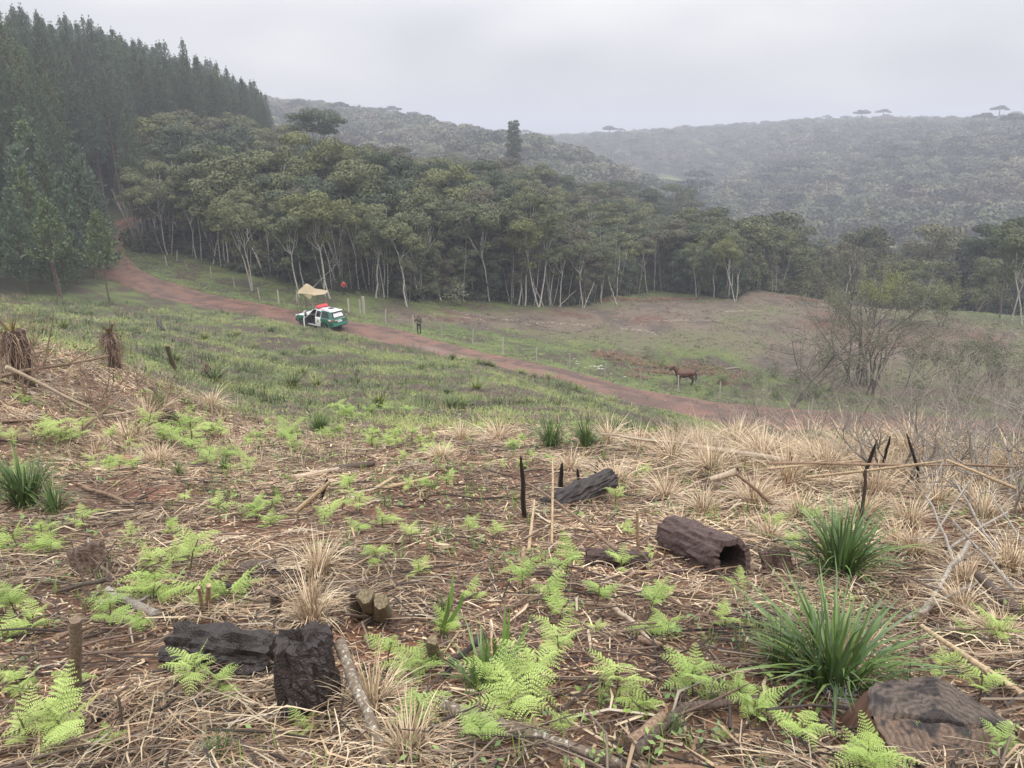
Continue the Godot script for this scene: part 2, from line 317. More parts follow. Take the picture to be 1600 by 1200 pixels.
func grain(seed_: int, freq: float, octaves: int, stops: Array, size := 512, kind := FastNoiseLite.TYPE_SIMPLEX) -> NoiseTexture2D:
	var n := FastNoiseLite.new()
	n.seed = seed_
	n.noise_type = kind
	n.frequency = freq
	n.fractal_octaves = octaves
	var t := NoiseTexture2D.new()
	t.width = size
	t.height = size
	t.seamless = true
	t.noise = n
	var g := Gradient.new()
	var offs := PackedFloat32Array()
	var cols := PackedColorArray()
	for s in stops:
		offs.append(s[0])
		cols.append((s[1] as Color).linear_to_srgb())
	g.offsets = offs
	g.colors = cols
	t.color_ramp = g
	return t


# a material whose colour varies with a noise texture laid from three sides
func grained(key: String, tex: Texture2D, tile: float, rough := 0.9, bump: Texture2D = null, depth := 0.0, vcol := true, world := false) -> StandardMaterial3D:
	if mats.has(key):
		return mats[key]
	var m := StandardMaterial3D.new()
	m.resource_name = key
	m.albedo_texture = tex
	m.uv1_triplanar = true
	m.uv1_world_triplanar = world
	m.uv1_scale = Vector3.ONE / tile
	m.roughness = rough
	m.vertex_color_use_as_albedo = vcol
	m.cull_mode = BaseMaterial3D.CULL_DISABLED
	if bump:
		m.heightmap_enabled = true
		m.heightmap_texture = bump
		m.heightmap_scale = depth
	mats[key] = m
	return m


# ---------------------------------------------------------------- the land
const SPAN := 1.5
const NX := 320
const NZ := 440
const STEP := 4
var b0 := log(4.0)
var b1 := log(3610.0)
var land_y := PackedFloat32Array()
var road_pts: Array[Vector3] = []
var bumps := FastNoiseLite.new()
var patches := FastNoiseLite.new()


func solve_land() -> Array:
	var n := LAND.size()
	var q := []
	for p in LAND:
		q.append(Vector2(p[0] / (p[1] + 10.0) * 2.0, log(p[1] + 10.0)))
	var size := n + 3
	var m := []
	for r in size:
		var row := PackedFloat64Array()
		row.resize(size + 1)
		if r < n:
			for k in n:
				var d2: float = q[r].distance_squared_to(q[k])
				row[k] = 0.5 * d2 * log(d2) if d2 > 1e-12 else 0.0
			row[r] += 2e-4
			row[n] = 1.0; row[n + 1] = q[r].x; row[n + 2] = q[r].y
			row[size] = LAND[r][2] / (LAND[r][1] + 10.0)
		else:
			for k in n:
				row[k] = [1.0, q[k].x, q[k].y][r - n]
		m.append(row)
	for k in size:
		var best := k
		for r in range(k + 1, size):
			if absf(m[r][k]) > absf(m[best][k]):
				best = r
		var swap = m[k]; m[k] = m[best]; m[best] = swap
		var pk: PackedFloat64Array = m[k]
		for r in range(k + 1, size):
			var pr: PackedFloat64Array = m[r]
			var t := pr[k] / pk[k]
			if t != 0.0:
				for e in range(k, size + 1):
					pr[e] -= t * pk[e]
				m[r] = pr
	var w := PackedFloat64Array()
	w.resize(size)
	for k in range(size - 1, -1, -1):
		var s: float = m[k][size]
		for e in range(k + 1, size):
			s -= m[k][e] * w[e]
		w[k] = s / m[k][k]
	return [q, w]


func ground(x: float, f: float) -> float:
	var a := clampf((x / (f + 10.0) / SPAN * 0.5 + 0.5) * NX, 0.0, NX - 0.001)
	var b := clampf((log(maxf(f, -5.9) + 10.0) - b0) / (b1 - b0) * NZ, 0.0, NZ - 0.001)
	var i := int(a)
	var j := int(b)
	var s := a - i
	var t := b - j
	var k := j * (NX + 1) + i
	var top := lerpf(land_y[k], land_y[k + 1], s)
	var low := lerpf(land_y[k + NX + 1], land_y[k + NX + 2], s)
	return lerpf(top, low, t)


func on(x: float, f: float, lift := 0.0) -> Vector3:
	return Vector3(x, ground(x, f) + lift, -f)


func slope(x: float, f: float, e := 0.3) -> Vector3:
	var gx := (ground(x + e, f) - ground(x - e, f)) / (2 * e)
	var gf := (ground(x, f + e) - ground(x, f - e)) / (2 * e)
	return Vector3(-gx, 1.0, gf).normalized()


# a frame standing on the slope, turned about it
func stand(x: float, f: float, turn: float, size: float, tilt := 0.6, lift := 0.0) -> Transform3D:
	var n := Vector3.UP.lerp(slope(x, f), tilt).normalized()
	var s := n.cross(Vector3(sin(turn), 0, cos(turn))).normalized()
	return Transform3D(Basis(s, n, s.cross(n)).scaled(Vector3(size, size, size)), on(x, f, lift))


func road_near(x: float, f: float) -> Vector3:   # (distance from the centre line, side, height of the road there)
	var best := Vector3(1e9, 0, 0)
	for k in road_pts.size() - 1:
		var a := road_pts[k]
		var b := road_pts[k + 1]
		var ab := Vector2(b.x - a.x, b.z - a.z)
		var ap := Vector2(x - a.x, -f - a.z)
		var t := clampf(ap.dot(ab) / ab.length_squared(), 0.0, 1.0)
		var d := ap - ab * t
		if d.length() < best.x:
			best = Vector3(d.length(), signf(ab.cross(ap)), lerpf(a.y, b.y, t))
	return best


func line_at(table: Array, x: float) -> float:
	if x <= table[0][0]:
		return table[0][1]
	for k in table.size() - 1:
		if x <= table[k + 1][0]:
			return lerpf(table[k][1], table[k + 1][1], (x - table[k][0]) / (table[k + 1][0] - table[k][0]))
	return table[-1][1]


# signed distance into a polygon (positive inside)
func inside(poly: Array, x: float, f: float) -> float:
	var d := 1e9
	var odd := false
	var j := poly.size() - 1
	for k in poly.size():
		var a := Vector2(poly[k][0], poly[k][1])
		var b := Vector2(poly[j][0], poly[j][1])
		var p := Vector2(x, f)
		d = minf(d, p.distance_to(Geometry2D.get_closest_point_to_segment(p, a, b)))
		if (a.y > f) != (b.y > f) and x < (b.x - a.x) * (f - a.y) / (b.y - a.y) + a.x:
			odd = not odd
		j = k
	return d if odd else -d


const LITTER_END := [[-16, 15.5], [-11, 17.0], [-6, 16.0], [-3, 17.0], [0, 17.5], [3, 15.0], [6, 14.0], [9, 13.0], [14, 12.0]]


func is_forest(x: float, f: float) -> bool:
	return f > line_at(FOREST_EDGE, x) and x < 46.0 - maxf(0.0, 130.0 - f) * 0.3


func land_colour(x: float, f: float, rd: float) -> Color:
	var n1 := patches.get_noise_2d(x * 2.0, f * 2.0)
	var n2 := patches.get_noise_2d(x * 9.0 + 300.0, f * 9.0)
	var n3 := patches.get_noise_2d(x * 32.0, f * 32.0 + 700.0)
	var litter := Color(0.155, 0.092, 0.058).lerp(Color(0.18, 0.085, 0.05), smoothstep(-0.1, 0.35, n3))
	var green := Color(0.085, 0.115, 0.038)
	green = green.lerp(Color(0.070, 0.054, 0.038), smoothstep(-0.08, 0.2, n2 + n3 * 0.5))
	green = green.lerp(Color(0.13, 0.155, 0.05), smoothstep(0.1, 0.45, -n2 + n3 * 0.3))
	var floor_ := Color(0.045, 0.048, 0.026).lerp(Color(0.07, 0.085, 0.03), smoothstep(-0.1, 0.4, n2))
	var col := green
	if f < 40.0:
		col = litter.lerp(green, smoothstep(-2.0, 3.0, f - line_at(LITTER_END, x) + n2 * 5.0))
	elif f < 150.0:
		if f > 60.0 and x > -16.0:
			var bare := Color(0.150, 0.118, 0.090).lerp(Color(0.095, 0.078, 0.062), smoothstep(-0.05, 0.3, n2 + n3 * 0.4))
			bare = bare.lerp(Color(0.125, 0.125, 0.066), smoothstep(0.05, 0.35, n1 + n3 * 0.35))
			bare = bare.lerp(Color(0.13, 0.075, 0.052), smoothstep(0.25, 0.45, -n1 + n3 * 0.3))
			col = green.lerp(bare, smoothstep(-2.5, 2.5, inside(CLEARING, x, f) + n2 * 5.0))
			if rd < 9.0 and rd > 1.0:
				col = col.lerp(Color(0.13, 0.16, 0.045), 0.6 * smoothstep(9.0, 5.0, rd + n2 * 3.0))
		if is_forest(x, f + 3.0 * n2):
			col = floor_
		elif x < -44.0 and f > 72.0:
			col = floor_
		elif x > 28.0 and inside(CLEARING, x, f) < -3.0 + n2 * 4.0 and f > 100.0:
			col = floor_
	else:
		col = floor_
		if Vector2(x - 145.0, (f - 735.0) * 0.5).length() < 17.0 + n1 * 25.0:
			col = Color(0.24, 0.27, 0.09)
	return col


func make_land() -> void:
	bumps.seed = 5; bumps.frequency = 1.0; bumps.fractal_octaves = 3
	patches.seed = 11; patches.frequency = 0.02; patches.fractal_octaves = 3
	var sol := solve_land()
	var q: Array = sol[0]
	var w: PackedFloat64Array = sol[1]
	var n := q.size()
	var cx := NX / STEP + 3
	var cz := NZ / STEP + 3
	var coarse := PackedFloat32Array()
	for j in cz:
		var b := b0 + (b1 - b0) * (j - 1) * STEP / NZ
		for i in cx:
			var a := ((float(i - 1) * STEP / NX) * 2.0 - 1.0) * SPAN * 2.0
			var s := w[n] + w[n + 1] * a + w[n + 2] * b
			for k in n:
				var dx: float = q[k].x - a
				var dy: float = q[k].y - b
				var d2 := dx * dx + dy * dy
				if d2 > 1e-12:
					s += w[k] * 0.5 * d2 * log(d2)
			coarse.append(s)
	land_y.resize((NX + 1) * (NZ + 1))
	for j in NZ + 1:
		var cj := j / STEP
		var tj := float(j % STEP) / STEP
		var f := exp(b0 + (b1 - b0) * j / NZ) - 10.0
		for i in NX + 1:
			var ci := i / STEP
			var ti := float(i % STEP) / STEP
			var col := PackedFloat32Array()
			for e in 4:
				var base := mini(cj + e, cz - 1) * cx
				col.append(cubic_interpolate(coarse[base + ci + 1], coarse[base + mini(ci + 2, cx - 1)], coarse[base + ci], coarse[base + mini(ci + 3, cx - 1)], ti))
			land_y[j * (NX + 1) + i] = cubic_interpolate(col[1], col[2], col[0], col[3], tj) * (f + 10.0)
	# the road runs level across its width and is cut into the slope
	for p in ROAD:
		road_pts.append(on(p[0], p[1]))
	for e in 3:
		var old := road_pts.duplicate()
		for k in range(1, old.size() - 1):
			road_pts[k].y = (old[k - 1].y + old[k].y * 2.0 + old[k + 1].y) / 4.0
	var fine: Array[Vector3] = []
	for k in road_pts.size() - 1:
		for e in 6:
			var p0 := road_pts[maxi(k - 1, 0)]
			var p3 := road_pts[mini(k + 2, road_pts.size() - 1)]
			fine.append(road_pts[k].cubic_interpolate(road_pts[k + 1], p0, p3, e / 6.0))
	road_pts = fine
	var verts := PackedVector3Array()
	var cols := PackedColorArray()
	for j in NZ + 1:
		var f := exp(b0 + (b1 - b0) * j / NZ) - 10.0
		for i in NX + 1:
			var x := (2.0 * i / NX - 1.0) * SPAN * (f + 10.0)
			var k := j * (NX + 1) + i
			var y := land_y[k]
			var rd := 99.0
			if f < 18.0:
				y += bumps.get_noise_2d(x * 0.9, f * 0.9) * lerpf(0.03, 0.10, smoothstep(3.0, 9.0, f)) + bumps.get_noise_2d(x * 3.1, f * 3.1) * 0.025
			elif f < 150.0:
				y += bumps.get_noise_2d(x * 0.11, f * 0.11) * 0.22 * smoothstep(18.0, 30.0, f) + bumps.get_noise_2d(x * 0.6, f * 0.6) * 0.14
			if f > 40.0 and f < 150.0 and x > -75.0 and x < 60.0:
				var r := road_near(x, f)
				rd = r.x
				if rd < 5.0:
					y = lerpf(r.z - 0.22, y + (0.22 if r.y < 0.0 else 0.05) * smoothstep(5.0, 3.2, rd), smoothstep(2.3, 3.4, rd))
			land_y[k] = y
			verts.append(Vector3(x, y, -f))
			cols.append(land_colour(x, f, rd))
	var s := Shape.new()
	s.v = verts
	s.c = cols
	for j in NZ:
		for i in NX:
			var k := j * (NX + 1) + i
			s.i.append(k); s.i.append(k + NX + 1); s.i.append(k + 1)
			s.i.append(k + 1); s.i.append(k + NX + 1); s.i.append(k + NX + 2)
	var soil := grain(3, 0.02, 5, [[0.0, Color(0.45, 0.45, 0.45)], [0.45, Color(0.8, 0.8, 0.8)], [0.6, Color(1, 1, 1)], [1.0, Color(1, 0.95, 0.9)]])
	var lumps := grain(4, 0.03, 5, [[0.0, Color.BLACK], [1.0, Color.WHITE]])
	var m := grained("earth", soil, 2.7, 0.95, lumps, 3.0, true, true)
	tag(obj("ground", s.mesh(true), m), "wet hillside and valley floor of red soil and grass", "", "", "structure")


func make_road() -> void:
	var s := Shape.new()
	var across := [-2.35, -1.95, -1.6, -1.25, -0.95, -0.6, -0.2, 0.2, 0.6, 0.95, 1.25, 1.6, 1.95, 2.35]
	var dip := [-0.3, -0.06, 0.0, -0.05, -0.075, -0.03, 0.03, 0.03, -0.02, -0.07, -0.05, 0.01, -0.05, -0.3]
	var pts: Array[Vector3] = []
	for k in road_pts.size() - 1:
		var parts := maxi(1, int(road_pts[k].distance_to(road_pts[k + 1]) / 0.45))
		for e in parts:
			pts.append(road_pts[k].lerp(road_pts[k + 1], float(e) / parts))
	var w := across.size()
	for k in pts.size():
		var d := (pts[mini(k + 2, pts.size() - 1)] - pts[maxi(k - 2, 0)])
		d.y = 0
		var side := Vector3(-d.z, 0, d.x).normalized()
		for e in w:
			var p: Vector3 = pts[k] + side * (across[e] * 1.15 + bumps.get_noise_2d(k * 0.16 + e * 9.0, 3.0) * 0.25)
			p.y += dip[e] + bumps.get_noise_2d(p.x * 1.2, p.z * 1.2) * 0.04
			s.v.append(p)
			var n := patches.get_noise_2d(p.x * 12.0, p.z * 12.0 + 90.0)
			var n2 := patches.get_noise_2d(p.x * 40.0 + 50.0, p.z * 40.0)
			var col := Color(0.185, 0.098, 0.068).lerp(Color(0.105, 0.058, 0.042), smoothstep(-0.15, 0.3, n + n2 * 0.6))
			if e in [3, 4, 9, 10]:
				col = col.lerp(Color(0.085, 0.05, 0.038), smoothstep(-0.2, 0.2, n2))
			var pale := smoothstep(0.02, 0.25, n2 + n * 0.5) * (1.0 if (e == w - 2 or e == w - 3 or e == w - 4) else 0.25 if (e == 6 or e == 7) else 0.0)
			pale *= smoothstep(-14.0, -6.0, p.x) * smoothstep(10.0, 0.0, p.x)
			col = col.lerp(Color(0.42, 0.35, 0.285), pale)
			if (e <= 1 or e >= w - 2) and n2 > 0.1:
				col = Color(0.09, 0.105, 0.04)
			s.c.append(col)
	for k in pts.size() - 1:
		for e in w - 1:
			var q := k * w + e
			s.i.append(q); s.i.append(q + 1); s.i.append(q + w)
			s.i.append(q + 1); s.i.append(q + w + 1); s.i.append(q + w)
	var clay := grain(21, 0.03, 5, [[0.0, Color(0.4, 0.37, 0.35)], [0.45, Color(0.8, 0.77, 0.75)], [0.62, Color(1, 1, 1)], [1.0, Color(1, 1, 1)]])
	var m := grained("wet clay", clay, 1.9, 0.55, grain(22, 0.04, 4, [[0.0, Color.BLACK], [1.0, Color.WHITE]]), 2.0, true, true)
	tag(obj("dirt_road", s.mesh(true), m), "winding red dirt road with wheel ruts", "", "", "structure")
	# clods, pebbles and trodden grass on the road
	var g := RandomNumberGenerator.new()
	g.seed = 27
	var rubble := Shape.new()
	var shoots := Shape.new()
	for k in 5200:
		var e := g.randi() % (pts.size() - 4) + 2
		var d := pts[e + 2] - pts[e - 2]
		d.y = 0
		var side := Vector3(-d.z, 0, d.x).normalized()
		var off := g.randf_range(-2.6, 2.6)
		var p: Vector3 = pts[e] + side * off + d * g.randf() * 0.3
		p.y += 0.0
		var edge := absf(off) > 2.0
		if edge and g.randf() < 0.6 or absf(off) < 0.4 and g.randf() < 0.25:
			tuft(shoots, g, p - Vector3(0, 0.05, 0), g.randf_range(0.06, 0.2), 0.3, 6, 0.025, Color(0.14, 0.165, 0.055) * g.randf_range(0.6, 1.2))
		else:
			var r := g.randf_range(0.015, 0.06)
			var a := g.randf() * TAU
			var c: Color = [Color(0.20, 0.11, 0.08), Color(0.11, 0.065, 0.05), Color(0.30, 0.24, 0.19)][g.randi() % 3] * g.randf_range(0.7, 1.2)
			var q := []
			for z in 5:
				q.append(p + Vector3(cos(a + TAU * z / 5) * r * g.randf_range(0.7, 1.3), 0.0, sin(a + TAU * z / 5) * r * g.randf_range(0.7, 1.3)))
			for z in 5:
				rubble.tri(p + Vector3(0, r * 0.7, 0), q[z], q[(z + 1) % 5], c)
	tag(obj("road_rubble", rubble.mesh(), paint("twig", Color.WHITE, 0.85)), "clods and pebbles strewn over the dirt road", "rubble", "", "stuff")
	tag(obj("road_grass", shoots.mesh(), paint("grass blade", Color.WHITE, 0.45, 0.3)), "short grass along the edges and crown of the road", "grass", "", "stuff")


# ---------------------------------------------------------------- trees
# a domed cushion of small leaves: most of them on its upper shell, as these trees carry them
func cushion(s: Shape, g: RandomNumberGenerator, at: Vector3, rx: float, ry: float, leaves: int, size: float, tone: Color) -> void:
	for k in leaves:
		var u := g.randf_range(-0.35, 1.0)
		var a := g.randf() * TAU
		var r := sqrt(maxf(0.0, 1.0 - u * u))
		var shell := 1.0 - 0.45 * g.randf() * g.randf()
		var d := Vector3(cos(a) * r, u, sin(a) * r)
		var p := at + Vector3(d.x * rx, d.y * ry, d.z * rx) * shell
		var n := (d + Vector3(g.randfn(), g.randfn(), g.randfn()) * 0.45).normalized()
		var t := n.cross(Vector3(g.randfn(), g.randfn(), g.randfn())).normalized()
		var b := n.cross(t) * size * g.randf_range(0.35, 0.75)
		t *= size * g.randf_range(0.7, 1.3)
		var j := g.randf_range(0.72, 1.28)
		var col := Color(tone.r * j * g.randf_range(0.9, 1.15), tone.g * j, tone.b * j)
		s.quad(p - t, p - b, p + t, p + b, col)


func bend(g: RandomNumberGenerator, a: Vector3, b: Vector3, n: int, sway: float) -> Array:
	var pts := []
	var off := Vector3.ZERO
	for k in n:
		var t := float(k) / (n - 1)
		pts.append(a.lerp(b, t) + off)
		off += Vector3(g.randfn(), g.randfn() * 0.3, g.randfn()) * sway
	return pts


# returns [trunk mesh, crown mesh] of a slender pale-barked tree with an umbrella crown
func umbrella_tree(seed_: int, h: float, spread: float, stems: int, dense := 1.0, leaf := 0.15, sprays := 5) -> Array:
	var g := RandomNumberGenerator.new()
	g.seed = seed_
	var wood := Shape.new()
	var crown := Shape.new()
	var grey := Color(1, 1, 1)
	for st in stems:
		var lean := Vector3(g.randfn() * 0.10, 1.0, g.randfn() * 0.10)
		if stems > 1:
			var a := TAU * st / stems + g.randf()
			lean += Vector3(cos(a), 0, sin(a)) * 0.16
		var hh := h * g.randf_range(0.88, 1.0)
		var fork: Vector3 = lean * hh * g.randf_range(0.40, 0.54)
		var bole := bend(g, Vector3(0, -0.3, 0), fork, 6, 0.09)
		var r0 := h * 0.0072 * g.randf_range(0.85, 1.25)
		wood.tube(bole, [r0 * 1.25, r0, r0 * 0.92, r0 * 0.85, r0 * 0.8, r0 * 0.7], 7, grey, false)
		var limbs := g.randi_range(4, 6)
		var a0 := g.randf() * TAU
		for q in limbs:
			var a := a0 + TAU * q / limbs + g.randf_range(-0.4, 0.4)
			var out := spread * g.randf_range(0.25, 0.85)
			var tip: Vector3 = Vector3(bole[5].x, 0, bole[5].z) + Vector3(cos(a) * out, hh * g.randf_range(0.66, 0.95), sin(a) * out)
			var limb := bend(g, bole[5], tip, 5, 0.16)
			wood.tube(limb, [r0 * 0.6, r0 * 0.5, r0 * 0.4, r0 * 0.3, r0 * 0.16], 5, grey, false)
			for e in 3:
				var at: Vector3 = tip + Vector3(g.randfn() * spread * 0.24, g.randfn() * 0.45, g.randfn() * spread * 0.24)
				if e > 0:
					wood.tube([limb[2 + g.randi_range(0, 1)], limb[3].lerp(at, 0.6), at], [r0 * 0.25, r0 * 0.18, r0 * 0.08], 4, grey, false)
				var rx := spread * g.randf_range(0.26, 0.48)
				var tone := Color(1, 1, 1) * g.randf_range(0.7, 1.3)
				cushion(crown, g, at, rx, rx * g.randf_range(0.5, 0.8), int(230 * dense * rx * rx), leaf, tone)
		# a few lower sprays hang under the umbrella
		for e in sprays:
			var a := g.randf() * TAU
			var at: Vector3 = lean * hh * g.randf_range(0.42, 0.72) + Vector3(cos(a), 0, sin(a)) * spread * g.randf_range(0.2, 0.7)
			cushion(crown, g, at, spread * 0.25, spread * 0.2, int(110 * dense), leaf, Color(0.85, 0.85, 0.85))
	return [wood.mesh(true), crown.mesh()]


# rounder, darker forest tree leafy nearly to the ground
func round_tree(seed_: int, h: float, spread: float, low: float, clumps: int, leaf := 0.17, taper := 0.0) -> Array:
	var g := RandomNumberGenerator.new()
	g.seed = seed_
	var wood := Shape.new()
	var crown := Shape.new()
	var bole := bend(g, Vector3(0, -0.3, 0), Vector3(g.randfn() * 0.4, h * 0.85, g.randfn() * 0.4), 7, 0.12)
	var r0 := h * 0.012
	wood.tube(bole, [r0 * 1.3, r0, r0 * 0.9, r0 * 0.75, r0 * 0.6, r0 * 0.4, r0 * 0.15], 7, Color.WHITE, false)
	for q in clumps:
		var t := low + (0.95 - low) * (q + g.randf()) / clumps
		var a := q * 2.4 + g.randf_range(-0.5, 0.5)
		var wide := spread * sqrt(maxf(0.08, 1.0 - pow((t - 0.62) / 0.5, 2.0)))
		wide *= lerpf(1.0, 1.25 - t, taper)
		var from: Vector3 = bole[clampi(int(t * 6.0) - 1, 0, 6)]
		var at := Vector3(from.x + cos(a) * wide * g.randf_range(0.3, 0.75), h * t, from.z + sin(a) * wide * g.randf_range(0.3, 0.75))
		wood.tube([from, from.lerp(at, 0.5) + Vector3(0, 0.2, 0), at], [r0 * 0.4, r0 * 0.25, r0 * 0.08], 4, Color.WHITE, false)
		var rx := spread * g.randf_range(0.34, 0.52) * lerpf(1.0, (1.2 - t) * g.randf_range(0.5, 1.0), taper)
		cushion(crown, g, at, rx, rx * g.randf_range(0.55, 0.85), int(190 * rx * rx), leaf, Color.WHITE * g.randf_range(0.75, 1.2))
	return [wood.mesh(true), crown.mesh()]


# plantation pine: a straight bole, whorls of rising branches set with needle tufts, an upright leader
func pine_tree(seed_: int, h: float, spread: float, low: float, whorls: int) -> Array:
	var g := RandomNumberGenerator.new()
	g.seed = seed_
	var wood := Shape.new()
	var crown := Shape.new()
	var r0 := h * 0.0095
	wood.tube(bend(g, Vector3(0, -0.3, 0), Vector3(0, h * 0.97, 0), 6, 0.05), [r0 * 1.2, r0, r0 * 0.85, r0 * 0.65, r0 * 0.4, r0 * 0.1], 6, Color.WHITE, false)
	for q in whorls:
		var t := low + (1.0 - low) * pow(float(q) / whorls, 0.85)
		var reach := spread * pow((1.0 - t) / (1.0 - low), 0.8) + 0.10
		var arms := g.randi_range(4, 6)
		var a0 := g.randf() * TAU
		for e in arms:
			var a := a0 + TAU * e / arms + g.randf_range(-0.3, 0.3)
			var len_ := reach * g.randf_range(0.6, 1.1)
			var from := Vector3(0, h * t, 0)
			var rise := lerpf(-0.05, 0.9, t) * len_ + g.randf_range(0.0, 0.25)
			var tip := from + Vector3(cos(a) * len_, rise, sin(a) * len_)
			wood.tube([from, from.lerp(tip, 0.6) - Vector3(0, len_ * 0.06, 0), tip], [r0 * 0.22, r0 * 0.14, r0 * 0.05], 3, Color(0.8, 0.8, 0.8), false)
			var tufts := maxi(2, int(len_ * 5.0))
			for w in tufts:
				var k := 0.3 + 0.75 * (w + g.randf()) / tufts
				var p := from.lerp(tip, k) + Vector3(g.randfn(), g.randfn(), g.randfn()) * 0.12
				needles(crown, g, p, (tip - from).normalized(), 0.26 + 0.04 * len_)
			# the upright pale candle of this year's growth at the branch end
			needles(crown, g, tip + Vector3(0, 0.12, 0), Vector3.UP * 1.6, 0.30, 1.7)
	for k in 5:
		needles(crown, g, Vector3(g.randfn() * 0.05, h * (0.93 + 0.022 * k), g.randfn() * 0.05), Vector3.UP, 0.34, 1.4)
	return [wood.mesh(true), crown.mesh()]


func needles(s: Shape, g: RandomNumberGenerator, p: Vector3, along: Vector3, size: float, pale := 1.0) -> void:
	var j := g.randf_range(0.7, 1.3) * pale
	for k in 6:
		var d := (along * 0.55 + Vector3(0, 0.55, 0) + Vector3(g.randfn(), g.randfn(), g.randfn()) * 0.55).normalized()
		var w := d.cross(Vector3(g.randfn(), g.randfn(), g.randfn())).normalized() * size * 0.16
		var q := p + d * size * g.randf_range(0.7, 1.3)
		var col := Color(j * g.randf_range(0.9, 1.1), j, j)
		s.quad(p - w * 0.4, q - w, q + d * size * 0.25, q + w, col)


func leafage(key: String, col: Color, shine := 0.75) -> StandardMaterial3D:
	return paint(key, col, shine, 0.22)


func bark(key: String, a: Color, b: Color, tile: float) -> StandardMaterial3D:
	if mats.has(key):
		return mats[key]
	return grained(key, grain(key.hash() % 997, 0.035, 4, [[0.0, b], [0.42, b], [0.55, a], [1.0, a * 1.15]], 256), tile, 0.9, null, 0.0, true, false)


func plant_tree(called: String, label: String, group: String, kind: Array, at: Vector3, turn: float, size: Vector3, bark_m: Material, leaf_m: Material, lean := Vector2.ZERO) -> Node3D:
	var t := thing(called, label, "tree", at, turn, group)
	t.rotation = Vector3(lean.x, turn, lean.y)
	t.scale = size
	obj("trunk", kind[0], bark_m, t)
	obj("crown", kind[1], leaf_m, t)
	return t


var umbrellas := []
var rounds := []
var pale_bark: Material
var dark_bark: Material


const TONE_NAMES := ["grey green", "olive", "deep green", "yellowish", "dusty brown green"]


# the part of the wood's edge that a tree stands nearest to
func stretch(x: float, f: float) -> String:
	var d := f - line_at(FOREST_EDGE, x)
	var deep_ := "" if d < 14.0 else "deeper in, " if d < 35.0 else "far back, "
	if x < -42.0:
		return deep_ + "by the road bend"
	if x < -24.0:
		return deep_ + "above the leaning fence posts"
	if x < -15.0:
		return deep_ + "behind the tarp shelter"
	if x < -4.0:
		return deep_ + "by the large twiggy shrub"
	if x < 12.0:
		return deep_ + "behind the bare clearing"
	return deep_ + "by the clearing's far tip"


